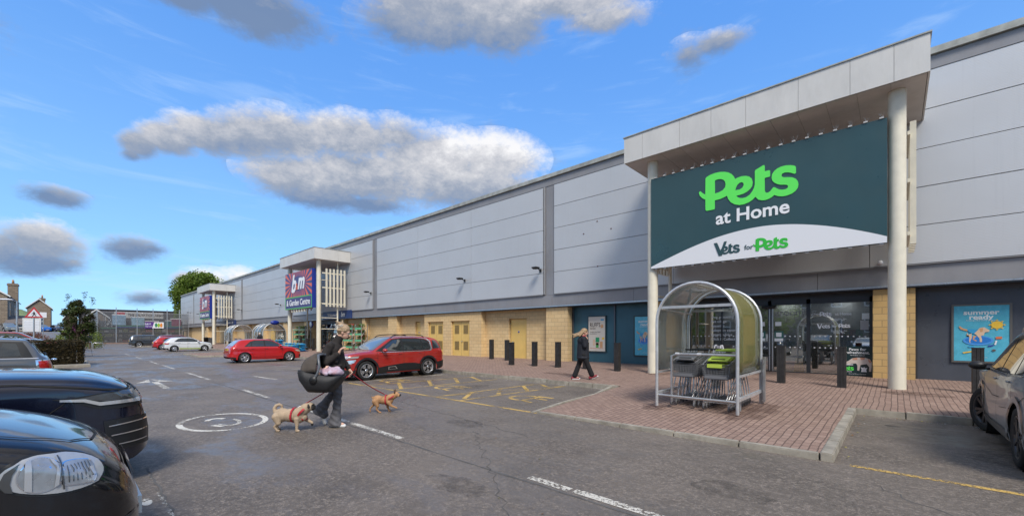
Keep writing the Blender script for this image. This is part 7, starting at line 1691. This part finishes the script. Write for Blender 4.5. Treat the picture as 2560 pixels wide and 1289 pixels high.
for a, b in zip(ysl[:-1], ysl[1:]): mb = MB(); mb.quad((FX,a,.1),(FX,b,.1),(FX,b,HF),(FX,a,HF)); o = mb.build('mesh_panel', m_gauze, fn)
mb = MB(); mb.quad((FX,4.4,.1),(-138,4.4,.1),(-138,4.4,HF),(FX,4.4,HF)); mb.build('mesh_panel', m_gauze, fn)
mb = MB(); mb.tube([(FX,4.4,HF),(FX,18.15,HF)],.04,6); mb.tube([(FX,4.4,HF+.5),(FX,18.15,HF+.5)],.025,6); mb.build('top_rail', m_metal, fn)
gd = MB(); gd.box(FX+.02,FX+.1,17.0,17.1,.1,2.6); gd.box(FX+.02,FX+.1,18.0,18.1,.1,2.6); gd.box(FX+.02,FX+.1,17.0,18.1,2.5,2.6); gd.build('gate_frame', m_metal, fn)
bnr = thing('banner', 'purple and white banner with coloured shapes hung on the mesh fence', 'banner', (FX+.12, 12.6, 3.6)); mb = MB(); mb.box(0,.03,-1.45,1.45,-.62,.62); mb.build('sheet', m_white, bnr)
mb = MB(); mb.prism([(-1.45,-.62),(-.35,-.62),(-.05,.62),(-1.45,.62)],.031,.035,'x'); mb.build('purple_field', mat('banner_purple',(.10,.03,.25),.5), bnr)
for k, (y, c) in enumerate(((.25,(.03,.25,.12)),(.65,(.3,.5,.05)),(1.05,(.75,.25,.04)))): mb = MB(); ellip(mb,(.035,y,-.02),(.006,.2,.42)); ellip(mb,(.036,y+.02,.3),(.006,.12,.14)); mb.build('print', mat('banner_col%s' % 'abc'[k], c, .5), bnr)
text('B&M', .5, (.04,-1.0,.2), m_ptext, bnr, rot=(pi/2,0,pi/2), depth=.002); text('Garden', .36, (.04,-.85,-.25), m_ptext, bnr, rot=(pi/2,0,pi/2), depth=.002)
# stock racking behind the mesh
rk = thing('stock_racking', 'dark racking full of garden stock behind the mesh fence', 'racking', (-113.2, 11.2, 0)); mb = MB()
for y in range(7): mb.box(-.5,-.42,-6.4+2.1*y,-6.3+2.1*y,0,4.6); mb.box(.5,.42,-6.4+2.1*y,-6.3+2.1*y,0,4.6)
mb.build('upright', m_frame_dark, rk); mb = MB()
for z in (.2,1.2,2.1,3.1): mb.box(-.6,.6,-6.5,6.4,z,z+.1)
mb.box(-.55,-.5,-6.5,6.4,0,4.4); mb.build('deck', mat('rack_deck',(.10,.11,.12),.7), rk)
mb = MB(); mb.box(.61,.66,-3.9,6.2,3.05,3.3,0); mb.box(.61,.66,-6.3,-4.0,2.9,3.05,1); mb.box(.61,.66,-3.9,6.2,3.32,3.5,1); mb.build('header_board', [mat('header_blue',(.02,.06,.25),.5), mat('header_green',(.05,.25,.14),.5)], rk)
mb = MB(); rnd = random.Random(4)
for z in (.3,1.3,2.2):
    y = -6.3
    while y < 6.0:
        w_ = rnd.uniform(.3,1.2); mb.box(-.4,.5,y,y+w_,z,z+rnd.uniform(.3,.75),rnd.randrange(6)); y += w_+rnd.uniform(.02,.3)
mb.build('stock', [mat('mixed_'+n, c, .7, var=.3) for n, c in (('grey',(.16,.16,.16)),('dark',(.05,.05,.05)),('tan',(.22,.16,.1)),('olive',(.12,.13,.05)),('silver',(.3,.3,.31)),('red',(.22,.06,.05)))], rk)
for (y, z, w_, h_, d_, c, lab) in ((7.6,3.55,1.9,2.1,1.6,(.30,.48,.66),'left one of the two tall blue and white wrapped stacks above the racking'),(10.4,3.55,1.9,1.7,1.6,(.32,.52,.66),'right one of the two tall blue and white wrapped stacks above the racking'),(12.5,3.5,2.2,1.0,1.5,(.34,.15,.08),'brown slatted crate on top of the racking'),(15.3,3.4,1.0,1.3,1.2,(.03,.20,.25),'teal bundle on top of the racking'),(16.5,3.4,1.6,1.7,1.3,(.26,.05,.12),'dark red bundle at the right end of the racking')):
    t = thing('stock_stack', lab, 'stock stack', (-113.4, y, z)); mb = MB(); mb.box(-d_/2,d_/2,-w_/2,w_/2,0,h_); n_ = int(h_/.28); [mb.box(d_/2,d_/2+.02,-w_/2,w_/2,.05+.28*k,.2+.28*k) for k in range(n_)]; mb.build('load', mat('load_'+lab.split()[0]+lab.split()[-1], c, .35, var=.15, vs=2, coat=.3), t, bevel=.05)
    mb = MB(); mb.box(-d_/2-.02,d_/2+.03,-w_/2-.02,w_/2+.02,h_-.12,h_+.05); mb.build('top_wrap', m_white, t)
t = thing('scaffold_stack', 'jumble of pale tubes and frames left of the blue wrapped stacks', 'frames', (-113.5, 5.4, 3.2)); mb = MB(); rnd = random.Random(9)
for _ in range(16): a = rnd.uniform(-1,1.5); mb.tube([(rnd.uniform(-.3,.3),a,0),(rnd.uniform(-.3,.3),a+rnd.uniform(-.8,.8),rnd.uniform(1,2.6))],.03,5)
mb.build('tube', m_metal, t)
# dark retail unit with a pale name board
du = thing('dark_building', 'flat roofed dark unit with a white and red name board behind the compound', 'building', (-170, 17, 0)); mb = MB(); mb.box(-20,0,-13.5,13,0,8.9); mb.build('wall', mat('dark_cladding',(.06,.055,.06),.7,var=.2), du); mb = MB(); mb.box(-20.2,.15,-13.7,13.2,8.9,9.15); mb.build('roof_edge', m_frame_dark, du)
mb = MB(); mb.box(.02,.2,-6.6,4.6,6.7,8.5); nb = mb.build('name_board', mat('name_board_white',(.55,.53,.5),.5), du); mb = MB(); mb.box(.21,.3,-6.1,-4.3,6.85,8.4); mb.build('red_shield', mat('shield_red',(.55,.03,.04),.5), nb); text('THE SALVATION ARMY', 1.0, (.25,.5,7.6), m_dktext, nb, rot=(pi/2,0,pi/2), bold=.02, sx=.8)
# ================================================================ STONE HOUSES
m_hstone = brickmat('house_stone', (.31,.245,.18), (.19,.15,.115), (.13,.105,.085), .75, .32, .03, swap='wall', var=.5, bump=.5); m_slate = mat('slate_roof', (.16,.13,.11), .8, var=.3, vs=1.5, bump=.4, bs=6); m_sash = mat('white_sash', (.7,.7,.68), .5); m_pane = mat('window_pane', (.03,.035,.04), .08, coat=1)
def house(name, label, x0, x1, y0, y1, ze, zr, zg=2.0, wins=(), chim=(), ridge='x', cat='house'):
    t = thing(name, label, cat, (0,0,0)); mb = MB()
    if ridge == 'x':
        ym = (y0+y1)/2; prof = [(y0,zg-1),(y1,zg-1),(y1,ze),(ym,zr-.15),(y0,ze)]; mb.prism(prof, x0, x1, 'x')
    else:
        xm = (x0+x1)/2; prof = [(x0,zg-1),(x1,zg-1),(x1,ze),(xm,zr-.15),(x0,ze)]; mb.prism(prof, y0, y1, 'y')
    mb.build('wall', m_hstone, t); mb = MB()
    if ridge == 'x':
        for s_ in (0,1):
            ya, yb = ((y0-.35, ym) if s_ == 0 else (ym, y1+.35)); za, zb = ((ze-.2, zr) if s_ == 0 else (zr, ze-.2))
            mb.add([(x0-.3,ya,za),(x1+.3,ya,za),(x1+.3,yb,zb),(x0-.3,yb,zb),(x0-.3,ya,za+.2),(x1+.3,ya,za+.2),(x1+.3,yb,zb+.2),(x0-.3,yb,zb+.2)],[(0,3,2,1),(4,5,6,7),(0,1,5,4),(1,2,6,5),(2,3,7,6),(3,0,4,7)])
    else:
        for s_ in (0,1):
            xa, xb = ((x0-.35, xm) if s_ == 0 else (xm, x1+.35)); za, zb = ((ze-.2, zr) if s_ == 0 else (zr, ze-.2))
            mb.add([(xa,y0-.3,za),(xb,y0-.3,zb),(xb,y1+.3,zb),(xa,y1+.3,za),(xa,y0-.3,za+.2),(xb,y0-.3,zb+.2),(xb,y1+.3,zb+.2),(xa,y1+.3,za+.2)],[(0,3,2,1),(4,5,6,7),(0,1,5,4),(1,2,6,5),(2,3,7,6),(3,0,4,7)])
    rf = mb.build('roof', m_slate, t); mb = MB()
    if ridge == 'x':
        for ya, yb, za, zb in ((y0-.4,ym,ze-.3,zr-.1),(ym,y1+.4,zr-.1,ze-.3)): mb.add([(x1+.31,ya,za),(x1+.36,ya,za),(x1+.36,yb,zb),(x1+.31,yb,zb),(x1+.31,ya,za+.32),(x1+.36,ya,za+.32),(x1+.36,yb,zb+.32),(x1+.31,yb,zb+.32)],[(0,3,2,1),(4,5,6,7),(0,1,5,4),(1,2,6,5),(2,3,7,6),(3,0,4,7)])
        mb.build('bargeboard', m_sash, rf)
    for (cx, cy, w_, d_, zt) in chim:
        mb = MB(); mb.box(cx-w_/2,cx+w_/2,cy-d_/2,cy+d_/2,ze-1.5,zt); mb.box(cx-w_/2-.12,cx+w_/2+.12,cy-d_/2-.12,cy+d_/2+.12,zt-.5,zt-.15); c = mb.build('chimney', m_hstone, t)
        for k in range(3): mb = MB(); mb.lathe([(.0,zt),(.2,zt),(.15,zt+.9),(.0,zt+.9)],10,'z',0,Matrix.Translation((cx-w_/3+k*w_/3,cy,0))); mb.build('chimney_pot', mat('terracotta',(.45,.24,.12),.8) if not bpy.data.materials.get('terracotta') else bpy.data.materials['terracotta'], c)
    for (face, u, z, w_, h_) in wins:
        mb = MB()
        if face == '+y': mb.box(u-w_/2,u+w_/2,y1-.05,y1+.06,z,z+h_)
        elif face == '-y': mb.box(u-w_/2,u+w_/2,y0-.06,y0+.05,z,z+h_)
        else: mb.box(x1-.05,x1+.06,u-w_/2,u+w_/2,z,z+h_)
        wn = mb.build('window', m_sash, t)
        for q in (0,1):
            mb = MB(); za = z+.12+q*(h_/2); zb = za+h_/2-.2
            if face == '+y': mb.box(u-w_/2+.12,u+w_/2-.12,y1+.061,y1+.07,za,zb)
            elif face == '-y': mb.box(u-w_/2+.12,u+w_/2-.12,y0-.07,y0-.061,za,zb)
            else: mb.box(x1+.061,x1+.07,u-w_/2+.12,u+w_/2-.12,za,zb)
            mb.build('pane', m_pane, wn)
    return t
house('stone_house', 'stone villa with a tall chimney and white edged gable at far left', -166, -133, -20.5, -7.6, 9.6, 14.5, 2.2, [('+y',-138,5.6,1.6,2.8),('+y',-152,5.6,1.6,2.8),('+y',-146,2.6,1.6,2.2)], [(-157,-8.1,2.6,1.6,14.0)])
house('stone_house', 'smaller stone house with a chimney behind the warning sign', -205, -186, -7.0, -2.4, 9.6, 12.2, 2.2, [('+x',-4.2,4.5,.9,2.4)] if False else [('x',-4.2,4.5,.9,2.2)], [(-187.5,-4.1,1.4,1.2,12.6)])
house('low_house', 'low outbuilding with a white edged roof joined to the stone villa', -150, -128.5, -7.5, -4.9, 3.9, 5.6, 2.2, [('x',-6.1,2.6,1.6,1.0),('+y',-134,2.6,2.4,1.1)], ridge='y')
house('low_house', 'grey roofed low building behind the small dark tree', -215, -180, .3, 2.9, 6.2, 8.8, 2.0)
house('pale_roof_shed', 'shed with a pale metal roof left of the mesh corner', -155, -140, 3.6, 7.4, 5.8, 7.6, 1.2)
wd = thing('white_garage', 'plain white garage below the warning sign', 'garage', (-120.5,-3.9,2.2)); mb = MB(); mb.box(-3,0,-1.2,1.1,0,2.6); mb.build('wall', m_sash, wd); mb = MB(); [mb.box(.0,.03,-1.0,.9,.1+.3*k,.36+.3*k) for k in range(7)]; mb.build('door', m_white, wd)
pb_ = thing('purple_board', 'magenta advertising board on the far fence left of the mesh corner', 'board', (-125, 3.0, 1.6)); mb = MB(); mb.box(-.05,.05,-1.6,1.2,.4,2.0); mb.build('panel', mat('magenta',(.35,.06,.28),.5), pb_); mb = MB(); [mb.box(.051,.06,-1.2,.8,.8+.35*k,.95+.35*k) for k in range(3)]; mb.build('print', m_ptext, pb_)
# ---------------------------------------------------------------- lamp post, warning sign, racks
lp = thing('street_lamp', 'grey lamp post with a flat oval head near the stone villa', 'street lamp', (-70,-3.35,terr(-70,-3.35))); mb = MB(); mb.tube([(0,0,0),(0,0,4.4)],[.09,.06],10); mb.tube([(0,0,4.35),(.3,-.5,4.5)],.03,8); mb.build('pole', m_metal, lp); mb = MB(); ellip(mb,(.45,-.75,4.5),(.32,.55,.10)); mb.build('lamp_head', m_white, lp, True)
ws = thing('warning_sign', 'red bordered triangular warning sign with a walking figure on a pole', 'road sign', (-44.2,-1.35,terr(-44,-1.35)), radians(2)); mb = MB(); mb.tube([(0,0,0),(0,0,3.3)],.04,8); mb.build('pole', m_metal, ws)
def tri(r, cz=3.0, x=.0): return [(-r*.866,cz-r*.5),(r*.866,cz-r*.5),(0,cz+r)]
mb = MB(); mb.prism(tri(.50),.045,.055,'x',1); mb.prism(tri(.50),.056,.060,'x',0); mb.prism(tri(.345),.061,.064,'x',1)
mb.build('plate', [mat('sign_red',(.55,.03,.04),.4), m_white], ws)
mb = MB(); k = 3.0; mb.prism([(-.03,k+.10),(.04,k+.10),(.05,k-.02),(.12,k-.14),(.09,k-.17),(.02,k-.06),(-.06,k-.17),(-.10,k-.15),(-.03,k-.04),(-.05,k+.06)],.065,.068,'x'); mb.prism([(-.05,k+.08),(-.12,k+.0),(-.10,k-.02),(-.03,k+.05)],.065,.068,'x'); mb.prism([(.03,k+.08),(.12,k+.02),(.11,k+.0),(.03,k+.04)],.065,.068,'x'); mb.lathe([(.0,.065),(.032,.065),(.032,.068)],12,'x',0,Matrix.Translation((0,.0,k+.14))); mb.build('walking_figure', m_dark, ws)
s2 = thing('road_sign', 'small white plate on a post right of the warning sign', 'road sign', (-60,-1.25,terr(-60,-1.25))); mb = MB(); mb.tube([(0,0,0),(0,0,3.2)],.03,6); mb.build('pole', m_metal, s2); mb = MB(); mb.box(.03,.05,-.22,.22,2.7,3.2); mb.build('plate', m_white, s2)
for i, (x, y) in enumerate(((-60,1.15),(-61.5,1.7),(-63,2.6))):
    mb = MB(); mb.tube([(0,-.38,0),(0,-.38,.7),(0,-.3,.8),(0,.3,.8),(0,.38,.7),(0,.38,0)],.03,8); o = mb.build('bike_rack', m_metal, loc=(x,y,terr(x,y))); tag(o, ['steel hoop bike rack nearest the hedge end','steel hoop bike rack in the middle of the three','steel hoop bike rack nearest the mesh corner'][i], 'bike rack', 'hoop bike racks')
# ================================================================ BEHIND THE CAMERA (met in the glass and paint reflections)
house('stone_terrace', 'stone terrace with many sash windows across the car park behind the viewer', -26, 22, -48, -37, 8.6, 12.5, .5, [('+y',-24+3.6*k,z,1.2,1.9) for k in range(13) for z in (2.0,5.6)], [(-22,-42,2,1.4,14),(-8,-42,2,1.4,14),(6,-42,2,1.4,14),(18,-42,2,1.4,14)])
for i, (x, y, h) in enumerate(((8,-26,9),(15,-24,8),(-12,-28,7.5),(26,-20,10),(-24,-30,8.5))):
    clump_tree('tree', ['broad tree behind the viewer','second broad tree behind the viewer, farther right','smaller tree behind the viewer before the terrace','tree behind the viewer at the far right','tree behind the viewer at the left end of the terrace'][i], (x,y,0), h, h*.42, h*.42, 2.0, m_willow, 46, 80, .22, 40+i, .2, 1.6)
for i, (x, rz, sp, lab) in enumerate(((-2.0,90,hatch_spec(white_p),'white hatchback parked behind the viewer'),(3.6,90,suv_spec(silver_p),'silver SUV parked behind the viewer'),(6.4,90,hatch_spec(dgrey_p),'dark grey hatchback parked behind the viewer'))):
    if i == 0: y_ = -14
    else: y_ = -9
    far_car(sp, lab, (x, y_, 0), radians(rz), None)
